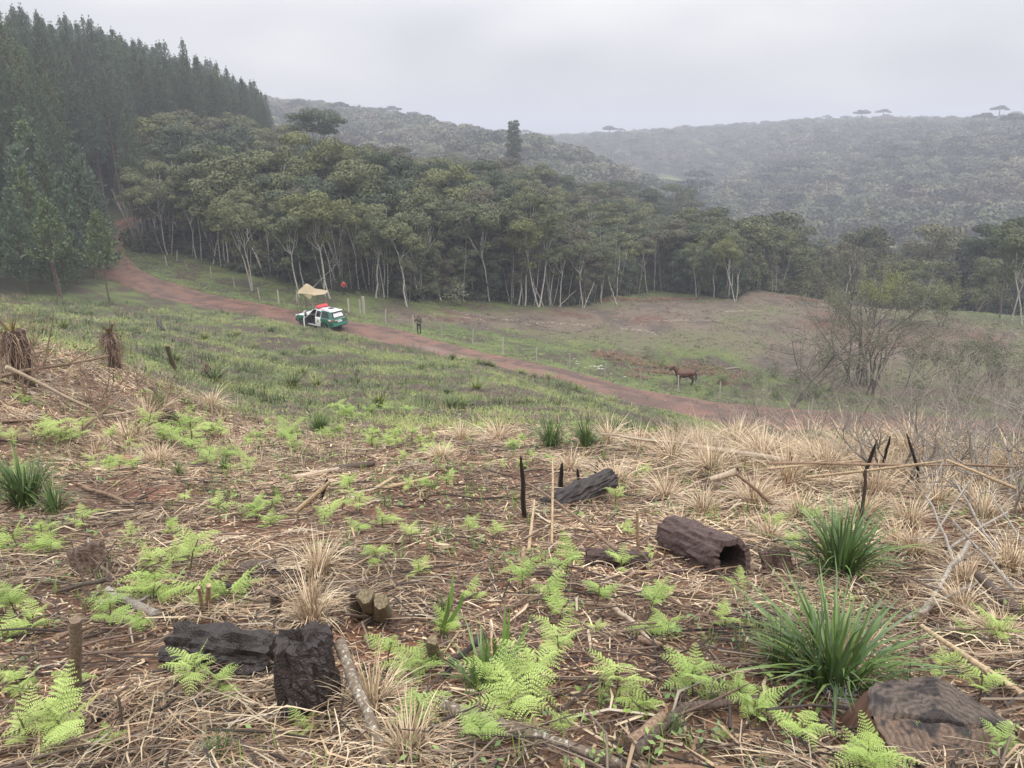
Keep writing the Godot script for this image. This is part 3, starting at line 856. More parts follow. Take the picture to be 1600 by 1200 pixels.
func make_forest() -> void:
	pale_bark = bark("pale bark", Color(0.52, 0.51, 0.47), Color(0.19, 0.175, 0.15), 1.3)
	dark_bark = bark("dark bark", Color(0.12, 0.10, 0.08), Color(0.06, 0.05, 0.042), 1.1)
	var greens := [leafage("grey green leaves", Color(0.095, 0.115, 0.055)), leafage("olive leaves", Color(0.112, 0.128, 0.055)), leafage("deep green leaves", Color(0.055, 0.078, 0.040)), leafage("yellow green leaves", Color(0.135, 0.148, 0.054)), leafage("dusty leaves", Color(0.095, 0.092, 0.058))]
	umbrellas = [umbrella_tree(101, 14.0, 3.4, 1), umbrella_tree(102, 13.0, 3.0, 1), umbrella_tree(103, 14.5, 3.2, 2), umbrella_tree(104, 12.0, 2.6, 1, 0.7), umbrella_tree(105, 15.0, 3.8, 1), umbrella_tree(106, 13.5, 3.4, 2, 0.8), umbrella_tree(107, 12.5, 3.3, 1)]
	rounds = [round_tree(201, 12.0, 3.6, 0.28, 22), round_tree(202, 11.0, 3.0, 0.2, 20), round_tree(203, 13.5, 3.4, 0.3, 24), round_tree(204, 9.0, 3.0, 0.15, 18)]
	var g := RandomNumberGenerator.new()
	g.seed = 77
	# the row along the edge, where each pale trunk shows
	var names := ["umbrella tree with pale slender trunk", "slim pale trunked tree", "pale tree forking into several stems", "leaning pale trunked tree"]
	var placed: Array[Vector2] = []
	for p in TRUNKS:
		var k: int = p[2]
		var kind: Array = umbrellas[[[0, 1, 4, 6].pick_random(), 3, [2, 5].pick_random(), 1][k]] if false else umbrellas[[[0, 1, 4, 6][g.randi() % 4], 3, [2, 5][g.randi() % 2], 1][k]]
		var sz := g.randf_range(0.82, 1.06) * (1.0 if p[0] < 5.0 else 0.82)
		var lean := Vector2(g.randfn() * 0.05, g.randfn() * 0.07)
		if k == 3:
			lean.y = -0.22 if p[0] > 10.0 else 0.14
		var wide := sz * g.randf_range(0.85, 1.05)
		var tn: int = [0, 1, 0, 3, 1][g.randi() % 5]
		plant_tree("edge_tree", TONE_NAMES[tn] + " " + names[k] + " " + stretch(p[0], p[1]), TONE_NAMES[tn] + " " + ["umbrella", "slim", "forked", "leaning"][k] + " edge trees " + stretch(p[0], p[1]), kind, on(p[0], p[1]), g.randf() * TAU, Vector3(wide, sz, wide), pale_bark, greens[tn], lean)
		placed.append(Vector2(p[0], p[1]))
	# the wood behind, filled with trees a few metres apart; the 260 nearest stand singly, the rest read as one canopy
	var spots := []
	var f := 86.0
	while f < 360.0:
		var gap := 3.9 if f < 150.0 else 5.5
		var x := -0.62 * f - 10.0
		while x < 0.45 * f:
			var px := x + g.randf_range(-0.5, 0.5) * gap
			var pf := f + g.randf_range(-0.5, 0.5) * gap
			x += gap
			if not is_forest(px, pf - 1.5) or pine_ground(px, pf):
				continue
			var free := true
			for o in placed:
				if o.distance_squared_to(Vector2(px, pf)) < 2.2 * 2.2:
					free = false
					break
			if free and road_near(px, pf).x > 5.0:
				spots.append([pf, px])
		f += gap
	spots.sort()
	var rest := {}
	var n := 0
	for sp in spots:
		var px: float = sp[1]
		var pf: float = sp[0]
		var depth := pf - line_at(FOREST_EDGE, px)
		var rnd := g.randf()
		var kind: Array = umbrellas[g.randi() % 7] if rnd < 0.6 else rounds[g.randi() % 4]
		var sz := g.randf_range(0.72, 1.15) * (1.0 if px < 5.0 else 0.85)
		if Vector2(px + 37.0, (pf - 138.0) * 0.35).length() < 11.0:
			sz *= 0.62
		if pf > 180.0:
			sz *= 1.1
		var tone: int = [0, 0, 1, 2, 2, 4, 1, 3][g.randi() % 8]
		var turn := g.randf() * TAU
		var wide := sz * g.randf_range(0.95, 1.3)
		if n < 260 and depth < 60.0:
			n += 1
			if rnd < 0.6:
				plant_tree("forest_tree", TONE_NAMES[tone] + " umbrella crowned forest tree " + stretch(px, pf), TONE_NAMES[tone] + " umbrella trees " + stretch(px, pf), kind, on(px, pf), turn, Vector3(wide, sz, wide), pale_bark if g.randf() < 0.6 else dark_bark, greens[tone])
			else:
				plant_tree("forest_tree", TONE_NAMES[tone] + " round leafy forest tree " + stretch(px, pf), TONE_NAMES[tone] + " round trees " + stretch(px, pf), kind, on(px, pf), turn, Vector3(wide, sz, wide), dark_bark, greens[tone])
		else:
			if not rest.has(kind):
				rest[kind] = [[], []]
			rest[kind][0].append(Transform3D(Basis(Vector3.UP, turn).scaled(Vector3(wide, sz, wide)), on(px, pf)))
			var tint := [Color(0.085, 0.105, 0.050), Color(0.105, 0.118, 0.052), Color(0.055, 0.078, 0.040), Color(0.12, 0.13, 0.052), Color(0.095, 0.092, 0.058)]
			rest[kind][1].append(tint[tone])
	for kind in rest:
		scatter("forest_canopy", kind[1], leafage("far leaves", Color.WHITE), rest[kind][0], rest[kind][1], "mass of tree crowns covering the forested spur", "forest")
		scatter("forest_trunks", kind[0], pale_bark, rest[kind][0], rest[kind][0].map(func(_t): return Color.WHITE), "trunks crowded under the canopy of the forested spur", "forest")
	# undergrowth that darkens the foot of the wood
	var xf := []
	var cols := []
	for k in 2600:
		var x := g.randf_range(-58.0, 44.0)
		var e := line_at(FOREST_EDGE, x)
		var ff := e + g.randf_range(1.0, 34.0)
		if not is_forest(x, ff) or road_near(x, ff).x < 4.0:
			continue
		xf.append(Transform3D(Basis(Vector3.UP, g.randf() * TAU).scaled(Vector3.ONE * g.randf_range(0.5, 1.5) * (0.6 if ff - e < 3.0 else 1.0)), on(x, ff, -0.1)))
		var j := g.randf_range(0.6, 1.2)
		cols.append([Color(0.05, 0.065, 0.03), Color(0.06, 0.06, 0.04), Color(0.07, 0.085, 0.035)][g.randi() % 3] * j)
	var bush := Shape.new()
	for k in 9:
		cushion(bush, g, Vector3(g.randfn() * 0.5, 0.5 + g.randf() * 1.1, g.randfn() * 0.5), 0.55, 0.45, 45, 0.16, Color.WHITE)
	for k in 7:
		var a := g.randf() * TAU
		bush.tube([Vector3.ZERO, Vector3(cos(a) * 0.5, g.randf_range(1.5, 2.4), sin(a) * 0.5)], [0.025, 0.008], 3, Color(1.6, 1.5, 1.4), false)
	scatter("undergrowth", bush.mesh(), leafage("far leaves", Color.WHITE), xf, cols, "dark tangled undergrowth beneath the forest trees", "undergrowth")
	# low leafy trees filling the foot of the edge
	for k in 75:
		var x := lerpf(-50.0, 42.0, (k + g.randf()) / 75.0)
		var ff := line_at(FOREST_EDGE, x) + g.randf_range(1.5, 7.0) + (2.0 if x < -15.0 else 0.0)
		if not is_forest(x, ff - 1.0) or road_near(x, ff).x < 5.0:
			continue
		var sc := g.randf_range(0.35, 0.62) * (0.8 if x < -15.0 else 1.1)
		plant_tree("understory_tree", "low bushy tree between pale trunks " + stretch(x, ff), "low bushy trees " + stretch(x, ff), rounds[g.randi() % 4], on(x, ff, -0.2), g.randf() * TAU, Vector3(sc * g.randf_range(0.9, 1.2), sc, sc), dark_bark, greens[[4, 0, 2, 4][g.randi() % 4]])
	# thin dead poles among the trunks
	xf = []
	cols = []
	for k in 700:
		var x := g.randf_range(-58.0, 44.0)
		var ff := line_at(FOREST_EDGE, x) + g.randf_range(0.0, 16.0)
		if not is_forest(x, ff + 1.0) or road_near(x, ff).x < 4.0:
			continue
		var b := Basis.from_euler(Vector3(g.randfn() * 0.12, g.randf() * TAU, g.randfn() * 0.12))
		xf.append(Transform3D(b.scaled_local(Vector3(1, g.randf_range(0.5, 1.3), 1) * g.randf_range(0.6, 1.3)), on(x, ff)))
		cols.append(Color.WHITE * g.randf_range(0.5, 1.05))
	var pole := Shape.new()
	pole.tube([Vector3(0, -0.2, 0), Vector3(0.08, 2.5, 0), Vector3(-0.05, 5.0, 0.1), Vector3(0.1, 7.0, 0)], [0.06, 0.05, 0.04, 0.015], 5, Color.WHITE, false)
	pole.tube([Vector3(0.0, 4.0, 0), Vector3(0.9, 5.6, 0.3)], [0.025, 0.008], 4, Color.WHITE, false)
	pole.tube([Vector3(0.0, 4.8, 0), Vector3(-0.8, 6.2, -0.4)], [0.025, 0.008], 4, Color.WHITE, false)
	scatter("forest_poles", pole.mesh(true), pale_bark, xf, cols, "thin pale saplings and dead poles crowded in the forest edge", "saplings")
	# single trees that stand out
	var lone := umbrella_tree(311, 20.5, 4.0, 2, 0.5, 0.16, 0)
	plant_tree("ridge_tree", "tall open umbrella tree standing against the sky above the canopy", "", lone, on(-37.5, 148.0), 1.9, Vector3(1.15, 0.95, 1.15), dark_bark, greens[2])
	var column := round_tree(312, 22.0, 2.9, 0.12, 85, 0.18, 0.6)
	plant_tree("columnar_tree", "tall dark columnar tree rising above the misty spur", "", column, on(0.0, 235.0), 1.0, Vector3(1.35, 1.42, 1.35), dark_bark, greens[2])
	var right_names := ["tall flat topped tree at the valley rim right of the clearing", "slim dark forked tree standing alone at the clearing's far end", "tall leafy tree with dark trunk behind the bare knoll"]
	var rk := RIGHT_TREES
	for p in rk:
		var k: int = p[3]
		var h: float = p[2]
		if k == 5:
			plant_tree("lone_tree", right_names[1], "", umbrellas[5], on(p[0], p[1]), 0.5, Vector3(0.6, h / 13.5, 0.6), dark_bark, greens[0])
		else:
			plant_tree("rim_tree", right_names[0] if k < 2 else right_names[2], "pale trees on the valley rim" if k < 2 else "dark trees on the valley rim", umbrellas[[0, 3, 1, 2, 4][k]], on(p[0], p[1]), g.randf() * TAU, Vector3(0.9, h / 14.0, 0.9), pale_bark if k < 2 else dark_bark, greens[[0, 1, 2, 0, 2][k]])
	# trees on the slope behind the clearing and knoll, their crowns level with its rim
	var rim := [[28, 128, 9, 1], [33, 133, 10, 0], [38, 131, 8, 2], [44, 136, 12, 0], [50, 132, 13, 1], [56, 128, 15, 4], [60, 135, 14, 0], [67, 126, 12, 1], [76, 122, 14, 2], [81, 128, 15, 1], [62, 148, 14, 1], [88, 134, 17, 0], [95, 124, 16, 1], [38, 143, 13, 0], [54, 146, 13, 2], [72, 116, 9, 1], [90, 113, 11, 0], [101, 117, 15, 0], [31, 138, 9, 0], [46, 128, 8, 2]]
	for p in rim:
		var kind: Array = umbrellas[g.randi() % 7] if g.randf() < 0.8 else rounds[g.randi() % 4]
		var sc: float = p[2] / 13.0
		plant_tree("slope_tree", TONE_NAMES[p[3]] + " tree on the slope " + ("beyond the clearing's tip" if p[0] < 45 else "behind the feathery lime tree" if p[0] < 66 else "below the bare knoll"), TONE_NAMES[p[3]] + " slope trees " + ("beyond the tip" if p[0] < 45 else "behind the lime tree" if p[0] < 66 else "below the knoll"), kind, on(p[0], p[1], -0.3), g.randf() * TAU, Vector3(sc, sc, sc), pale_bark if g.randf() < 0.5 else dark_bark, greens[p[3]])


func pine_ground(x: float, f: float) -> bool:
	var u := 800.0 + 1202.0 * x / (f * 0.95 + 4.0)
	if f < 122.0:
		return x < -50.0 - (f - 75.0) * 0.12
	return u < minf(430.0, 150.0 + (f - 122.0) * 3.9) and f < 250.0


func make_pines() -> void:
	var g := RandomNumberGenerator.new()
	g.seed = 99
	var bark_m := bark("pine bark", Color(0.15, 0.105, 0.08), Color(0.08, 0.06, 0.05), 1.0)
	var tones := [leafage("pine needles", Color(0.085, 0.122, 0.068), 0.6), leafage("blue pine needles", Color(0.092, 0.13, 0.085), 0.6), leafage("dark pine needles", Color(0.062, 0.09, 0.05), 0.6), leafage("bright pine needles", Color(0.11, 0.145, 0.062), 0.6)]
	var tall := [pine_tree(401, 24.0, 2.7, 0.38, 24), pine_tree(402, 25.0, 2.5, 0.42, 24), pine_tree(403, 23.0, 2.9, 0.35, 24), pine_tree(404, 26.0, 2.6, 0.45, 22)]
	var young := [pine_tree(411, 9.0, 2.0, 0.12, 20), pine_tree(412, 10.0, 1.9, 0.16, 20), pine_tree(413, 7.5, 1.4, 0.4, 13)]
	var first := [[-49.5, 71, 10, 0], [-46.5, 73, 9.5, 1], [-44.0, 75, 8.5, 0], [-51.5, 76, 12, 1], [-48.0, 78, 11, 0], [-54.0, 72, 10, 0], [-45.5, 80, 11, 1], [-50.5, 82, 13, 0], [-54.5, 80, 13, 1], [-47.0, 86, 12, 0], [-52.5, 88, 14, 1], [-57.5, 84, 14, 0], [-55.5, 92, 15, 1], [-50.0, 93, 13, 0], [-36.4, 68.5, 7.8, 2], [-41.6, 70.0, 8.6, 2], [-43.0, 72, 9, 2], [-60, 90, 15, 0], [-59, 98, 16, 1], [-54, 99, 14, 0]]
	for p in first:
		var k: int = p[3]
		var sc: float = p[2] / [9.0, 10.0, 7.5][k]
		plant_tree("young_pine", ("low " if p[2] < 10.0 else "tall " if p[2] > 13.0 else "") + ["bushy young pine", "full crowned young pine", "thin young pine with bare lower trunk"][k] + (" beside the road" if p[0] > -47.0 else " in front of the plantation"), "%d young pines %s" % [k, "low" if p[2] < 10.0 else "tall" if p[2] > 13.0 else "middling"] + (" by the road" if p[0] > -47.0 else ""), young[k], on(p[0], p[1]), g.randf() * TAU, Vector3.ONE * sc, bark_m, tones[g.randi() % 4])
	var spots := []
	var f := 84.0
	while f < 300.0:
		var gap := 3.1 if f < 140.0 else 3.6
		var x := -0.78 * f - 8.0
		while x < 0.0:
			var px := x + g.randf_range(-0.35, 0.35) * gap
			var pf := f + g.randf_range(-0.35, 0.35) * gap
			x += gap
			if pine_ground(px, pf) and road_near(px, pf).x > 4.0:
				spots.append([pf, px])
		f += gap
	spots.sort()
	var rest := [[[], []], [[], []], [[], []], [[], []]]
	var n := 0
	for sp in spots:
		var px: float = sp[1]
		var pf: float = sp[0]
		var k := g.randi() % 4
		var sz := g.randf_range(0.86, 1.1) * (1.0 if px < -80.0 else lerpf(1.0, 0.8, smoothstep(-80.0, -45.0, px)))
		if pf < 110.0:
			sz *= lerpf(0.62, 0.95, smoothstep(84.0, 110.0, pf))
		var turn := g.randf() * TAU
		var seen := pf < 120.0 or px > -0.33 * pf - 12.0 or pf > 165.0
		if n < 280 and (pf < 150.0 or g.randf() < 0.5) and seen:
			n += 1
			var tn := g.randi() % 4
			var row := "near the road bend" if px > -62.0 and pf < 135.0 else "behind the young pines" if pf < 115.0 else "deep in the plantation" if pf < 165.0 else "on the plantation skyline"
			var look: String = ["plain green", "bluish green", "dark", "bright green"][tn]
			plant_tree("plantation_pine", "tall straight %s pine %s" % [look, row], "%s pines %s" % [look, row], tall[k], on(px, pf), turn, Vector3(sz, sz, sz), bark_m, tones[tn])
		else:
			rest[k][0].append(Transform3D(Basis(Vector3.UP, turn).scaled(Vector3.ONE * sz), on(px, pf)))
			rest[k][1].append([Color(0.085, 0.122, 0.068), Color(0.092, 0.13, 0.085), Color(0.062, 0.09, 0.05)][g.randi() % 3])
	for k in 4:
		scatter("pine_canopy", tall[k][1], leafage("far needles", Color.WHITE, 0.6), rest[k][0], rest[k][1], "crowded pine crowns deeper in the plantation on the hill", "pine wood")
		scatter("pine_trunks", tall[k][0], bark_m, rest[k][0], rest[k][0].map(func(_t): return Color.WHITE), "straight pine trunks deeper in the plantation on the hill", "pine wood")


# ---------------------------------------------------------------- hills across the valley
func make_far() -> void:
	var g := RandomNumberGenerator.new()
	g.seed = 55
	var kinds := []
	for k in 4:
		var s := Shape.new()
		var n := 7
		for q in n:
			var a := g.randf() * TAU
			var r := g.randf_range(0.0, 2.6)
			cushion(s, g, Vector3(cos(a) * r, g.randf_range(5.5, 8.5) - r * 0.5, sin(a) * r), g.randf_range(1.5, 2.3), g.randf_range(1.1, 1.7), 60, 0.5, Color.WHITE * g.randf_range(0.8, 1.2))
		cushion(s, g, Vector3(0, 3.5, 0), 2.6, 2.6, 70, 0.6, Color(0.8, 0.8, 0.8))
		s.tube([Vector3.ZERO, Vector3(0, 7, 0)], [0.25, 0.12], 5, Color(1.6, 1.5, 1.4), false)
		kinds.append(s.mesh())
	# flat-topped araucaria: a bare bole with a saucer of dark tiers
	var ar := Shape.new()
	ar.tube([Vector3.ZERO, Vector3(0, 12, 0)], [0.35, 0.2], 5, Color(1.3, 1.1, 1.0), false)
	for q in 13:
		var a := q * 2.4
		var r := 2.9 if q > 3 else 1.4
		cushion(ar, g, Vector3(cos(a) * r, 11.5 + (0.7 if q <= 3 else 0.0) + g.randf() * 0.7, sin(a) * r), 1.25, 0.55, 45, 0.4, Color(0.8, 0.85, 0.85))
	kinds.append(ar.mesh())
	var xf := [[], [], [], [], []]
	var cols := [[], [], [], [], []]
	var near_xf := [[], [], [], [], [], []]
	var near_cols := [[], [], [], [], [], []]
	var near_kinds := [umbrellas[0], umbrellas[4], umbrellas[6], rounds[0], rounds[1], rounds[2]]
	var f := 138.0
	while f < 1700.0:
		var gap := 9.0 if f < 500.0 else 9.0 + (f - 500.0) * 0.008
		var x := -0.78 * f
		while x < 0.95 * f:
			var px := x + g.randf_range(-0.5, 0.5) * gap
			var pf := f + g.randf_range(-0.5, 0.5) * gap
			x += gap
			if pf < 360.0 and (is_forest(px, pf) or pine_ground(px, pf)) and px < 0.42 * pf:
				continue
			if pf < 150.0 and px < 30.0:
				continue
			if Vector2(px - 145.0, (pf - 735.0) * 0.5).length() < 17.0 or (pf > 690.0 and pf < 740.0 and px > 100.0 and px < 150.0 and g.randf() < 0.7):
				continue
			var near_ := pf < 250.0
			var k := g.randi() % 4 if g.randf() > (0.045 if f < 550.0 else 0.012) or (px < 80.0 and f < 560.0) else 4
			var sz := g.randf_range(0.85, 1.85) * (1.1 if f < 500.0 else 1.2)
			var put := Transform3D(Basis(Vector3.UP, g.randf() * TAU).scaled(Vector3(sz * g.randf_range(0.95, 1.3), sz, sz * g.randf_range(0.95, 1.3))), on(px, pf, -0.5))
			var n := patches.get_noise_2d(px * 0.5, pf * 0.5)
			var c := Color(0.075, 0.09, 0.045).lerp(Color(0.115, 0.105, 0.06), smoothstep(0.0, 0.4, n)) * g.randf_range(0.5, 1.35)
			if g.randf() < 0.14:
				c = Color(0.15, 0.152, 0.095) * g.randf_range(0.8, 1.2)
			if near_:   # the closest of them, down the valley side, with finer leaves
				var e := g.randi() % 6
				put.basis = put.basis.scaled_local(Vector3.ONE * 0.72)
				near_xf[e].append(put)
				near_cols[e].append(c)
				continue
			xf[k].append(put)
			cols[k].append(Color(0.04, 0.055, 0.04) if k == 4 else c)
		f += gap
	for k in 5:
		scatter("hill_forest", kinds[k], leafage("far leaves", Color.WHITE), xf[k], cols[k], "hazy unbroken forest over the hills across the valley" if k < 4 else "dark flat topped araucarias scattered over the far hills", "forest")
	for e in 6:
		scatter("valley_canopy", near_kinds[e][1], leafage("far leaves", Color.WHITE), near_xf[e], near_cols[e], "tree crowns down the near side of the valley", "forest")
		scatter("valley_trunks", near_kinds[e][0], pale_bark, near_xf[e], near_xf[e].map(func(_t): return Color.WHITE), "trunks down the near side of the valley", "forest")
	# a pale farmhouse by the field down the valley
	var h := thing("farmhouse", "small pale farmhouse beside a light field down the valley", "house", on(124.0, 705.0), 0.3)
	var s := Shape.new()
	s.box(Vector3(0, 2.0, 0), Vector3(7, 3.0, 4.5), Color(0.62, 0.60, 0.57))
	obj("wall", s.mesh(), paint("limewash", Color.WHITE, 0.9), h)
	s = Shape.new()
	for side in [-1, 1]:
		s.quad(Vector3(-7.6, 4.8, side * 5.2), Vector3(7.6, 4.8, side * 5.2), Vector3(7.6, 7.4, 0), Vector3(-7.6, 7.4, 0), Color(0.34, 0.32, 0.32))
		s.quad(Vector3(-7.6, 4.6, side * 5.2), Vector3(7.6, 4.6, side * 5.2), Vector3(7.6, 7.2, 0), Vector3(-7.6, 7.2, 0), Color(0.3, 0.28, 0.28))
	for e in [-7.0, 7.0]:
		s.tri(Vector3(e, 5.0, -4.5), Vector3(e, 5.0, 4.5), Vector3(e, 7.25, 0), Color(0.55, 0.54, 0.5))
	obj("roof", s.mesh(), paint("limewash", Color.WHITE, 0.9), h)
	for e in [-4.5, 0.0, 4.5]:
		s = Shape.new()
		s.box(Vector3(e, 2.6, 4.5), Vector3(0.7, 0.8, 0.06), Color(0.05, 0.05, 0.06))
		obj("window", s.mesh(), paint("limewash", Color.WHITE, 0.9), h)


# ---------------------------------------------------------------- straw, chips and twigs that cover the cleared ground
func bare(x: float, f: float) -> float:   # how little straw lies here
	var b := smoothstep(0.08, 0.36, patches.get_noise_2d(x * 26.0 + 40.0, f * 22.0))
	b = maxf(b, smoothstep(1.5, 0.5, Vector2((x + 0.75) * 1.1, (f - 6.0) * 0.62).length()))
	b = maxf(b, smoothstep(1.3, 0.5, Vector2((x + 3.9) * 0.6, (f - 6.3) * 0.9).length()))
	b = maxf(b, 0.85 * smoothstep(1.0, 0.4, Vector2((x - 0.30) * 0.9, (f - 2.7) * 0.8).length()))
	b = maxf(b, 0.6 * smoothstep(1.2, 0.4, Vector2((x - 0.1) * 0.8, (f - 4.3) * 0.7).length()))
	return b


# one blade of straw lying on the slope
func straw(s: Shape, g: RandomNumberGenerator, p: Vector3, n: Vector3, d: Vector3, l: float, w: float, col: Color, bent: bool) -> void:
	var side := d.cross((n + Vector3(g.randfn(), 0, g.randfn()) * 0.3).normalized()).normalized()
	if bent:
		var kink := side * l * g.randfn() * 0.08 + n * l * g.randf_range(0.0, 0.10)
		s.ribbon([p - d * l * 0.5, p + kink, p + d * l * 0.5], [w * 0.7, w, w * 0.4], side, col)
	else:
		s.ribbon([p - d * l * 0.5, p + d * l * 0.5], [w, w * 0.6], side, col)


func make_litter() -> void:
	var g := RandomNumberGenerator.new()
	g.seed = 31
	var pale := Color(0.58, 0.475, 0.325)
	var tan := Color(0.42, 0.305, 0.19)
	var brown := Color(0.215, 0.13, 0.08)
	var grey := Color(0.37, 0.32, 0.25)
	var dark := Color(0.075, 0.05, 0.04)
	var red := Color(0.16, 0.082, 0.052)
	var straws := Shape.new()
	var chips := Shape.new()
	var broad := Shape.new()
	var twigs := Shape.new()
	var straw_tones := [pale, pale, tan, tan, brown, grey, brown]
	var chip_tones := [brown, brown, tan, dark, red, red, dark, tan, pale]
	for k in 425000:
		var f := 0.7 + 17.5 * pow(g.randf(), 1.7)
		var x := g.randf_range(-1.0, 1.0) * (f * 0.88 + 2.2)
		if f > line_at(LITTER_END, x) + 1.3 * g.randfn():
			continue
		var r := g.randf()
		var b := bare(x, f)
		if r < 0.5 and g.randf() < b * 0.97:
			continue
		var n := slope(x, f, 0.12)
		var swirl := patches.get_noise_2d(x * 14.0 + 900.0, f * 14.0) * 7.0
		var a := swirl + g.randfn() * 0.7 if g.randf() < 0.65 else g.randf() * TAU
		var d := Vector3(cos(a), 0, sin(a))
		d = (d - n * d.dot(n) + n * g.randfn() * 0.13).normalized()
		var far := 1.0 + 0.13 * maxf(0.0, f - 2.0)
		var tone := (0.62 + 0.55 * g.randf()) * (1.0 + 0.7 * patches.get_noise_2d(x * 20.0, f * 20.0 + 60.0))
		if r < 0.37:
			var depth := absf(g.randfn()) * 0.022 * (1.3 - b)
			var col: Color = straw_tones[g.randi() % 7] * tone
			straw(straws, g, on(x, f, 0.004 + depth), n, d, g.randf_range(0.06, 0.30) * (0.85 + 0.05 * f), g.randf_range(0.0016, 0.0058) * far, col, f < 4.0)
		elif r < 0.955:
			var col: Color = chip_tones[g.randi() % 9] * tone
			straw(chips, g, on(x, f, 0.003 + absf(g.randfn()) * 0.008), n, d, g.randf_range(0.015, 0.075) * (0.8 + 0.08 * f), g.randf_range(0.003, 0.012) * far, col, false)
		elif r < 0.962:
			var col: Color = [pale, tan, grey, brown][g.randi() % 4] * tone
			straw(broad, g, on(x, f, 0.012 + absf(g.randfn()) * 0.02), n, d, g.randf_range(0.12, 0.36), g.randf_range(0.006, 0.013) * (0.8 + 0.1 * f), col, true)
		elif g.randf() < (0.8 if f < 4.0 else 0.4):
			var l := g.randf_range(0.1, 0.55)
			var p := on(x, f, 0.012 + absf(g.randfn()) * 0.025)
			var w := g.randf_range(0.0015, 0.0055) * (0.8 + 0.1 * f)
			var col: Color = [Color(0.13, 0.09, 0.07), Color(0.22, 0.17, 0.13), Color(0.055, 0.042, 0.038)][g.randi() % 3] * tone
			twigs.tube([p - d * l * 0.5, p + Vector3(g.randfn(), g.randfn() * 0.4, g.randfn()) * l * 0.06, p + d * l * 0.5], [w, w * 0.9, w * 0.5], 4, col, false)
	# seedlings coming up everywhere through the litter
	var herbs := Shape.new()
	for k in 2600:
		var f := 1.2 + 15.0 * pow(g.randf(), 1.3)
		var x := g.randf_range(-0.85, 0.75) * (f * 0.9 + 0.8)
		if patches.get_noise_2d(x * 24.0 + 500.0, f * 24.0) < -0.02 or f > line_at(LITTER_END, x):
			continue
		var col := Color(0.22, 0.30, 0.08).lerp(Color(0.10, 0.17, 0.06), g.randf())
		if g.randf() < 0.5:
			leafy(herbs, g, on(x, f, 0.01), 0.07 + 0.006 * f, 0.05, 7, 0.011 + 0.0022 * f, col)
		else:
			tuft(herbs, g, on(x, f), 0.09 + 0.006 * f, 0.06, 6, 0.003 + 0.0008 * f, col)
	tag(obj("seedlings", herbs.mesh(), paint("grass blade", Color.WHITE, 0.45, 0.3)), "tiny green seedlings and grass shoots coming up through the litter", "seedlings", "", "stuff")
	var dry := paint("dry straw", Color.WHITE, 0.7, 0.12)
	tag(obj("straw_litter", straws.mesh(), dry), "pale dry straw strewn over the cleared slope", "straw", "", "stuff")
	tag(obj("wood_chips", chips.mesh(), dry), "brown bark chips and leaf crumbs on the red soil", "wood chips", "", "stuff")
	tag(obj("dead_leaves", broad.mesh(), dry), "broad dead grass blades lying on the cleared slope", "dead leaves", "", "stuff")
	tag(obj("twigs", twigs.mesh(true), paint("twig", Color.WHITE, 0.85)), "thin broken twigs littering the cleared slope", "twigs", "", "stuff")


# what a small thing on the slope lies closest to, for its description
const MARKS := [["the hollow log", AT_LOG_HOLLOW], ["the charred stump", AT_STUMP_BURNT], ["the black charred log", AT_LOG_BLACK], ["the split sawn stump", AT_STUMP_CUT], ["the rotten log", AT_LOG_DARK], ["the tilted burnt log", AT_LOG_BURNT], ["the stump block", AT_STUMP_RIGHT], ["the splintered root stump", AT_STUMP_ROOTS], ["the mossy stubs", AT_STUMP_MOSSY], ["the tree fern trunk", AT_STUMP_FERN], ["the short tree fern stump", AT_STUMP_FERN2], ["the brush heap", AT_PILE_LEFT], ["the sunken stump", AT_STUB], ["the red clay lump", AT_STONE], ["the cobweb tussock", AT_WEBS]]


func beside(x: float, f: float, otherwise: String) -> String:
	var best := 1e9
	var name_ := ""
	for m in MARKS:
		var at: Vector2 = m[1]
		var d := at.distance_to(Vector2(x, f)) / (0.35 + 0.13 * f)
		if d < best:
			best = d
			name_ = m[0]
	if best < 0.45:
		return "beside " + name_
	if best < 1.1:
		return "a little way from " + name_
	return otherwise


# ---------------------------------------------------------------- ferns, tussocks
func frond(seed_: int, len_: float, droop: float) -> ArrayMesh:
	var g := RandomNumberGenerator.new()
	g.seed = seed_
	var s := Shape.new()
	var spine := []
	var n := 24
	for k in n + 1:
		var t := float(k) / n
		spine.append(Vector3(g.randfn() * 0.004, len_ * (0.60 * t - droop * t * t * 0.62), len_ * (t * 0.85)))
	s.tube(spine, range(n + 1).map(func(k): return len_ * 0.010 * (1.05 - float(k) / n)), 3, Color(0.6, 0.62, 0.5), false)
	for k in range(3, n + 1, 2):
		var t := float(k) / n
		var w := len_ * 0.40 * pow(1.04 - t, 0.85) * (0.55 + 0.45 * smoothstep(0.0, 0.25, t)) * g.randf_range(0.85, 1.1)
		var along: Vector3 = (spine[k] - spine[k - 1]).normalized()
		for side in [-1.0, 1.0]:
			var d := (Vector3(side, 0.05, 0) + along * g.randf_range(0.3, 0.6) + Vector3(0, g.randfn() * 0.12, 0)).normalized()
			var m := maxi(3, int(8.0 * w / (len_ * 0.4) + 2.0))
			var across := d.cross(Vector3(0, 1, 0)).normalized()
			var j := g.randf_range(0.8, 1.2)
			var step := w / m
			for q in m:
				var e := float(q) / m
				var p: Vector3 = spine[k] + d * w * e - Vector3(0, w * e * e * 0.35, 0)
				var pl := w * 0.13 * (1.0 - e * 0.7) + len_ * 0.010
				for o in [-1.0, 1.0]:
					var tip: Vector3 = p + across * o * pl + d * step * 0.9 - Vector3(0, pl * g.randf_range(0.0, 0.5), 0)
					s.tri(p, p + across * o * pl * 0.35 + d * step * 0.02, tip, Color(j, j * g.randf_range(0.95, 1.08), j * 0.95))
					s.tri(p, tip, p + d * step * 0.62, Color(j, j, j * 0.95))
	return s.mesh()


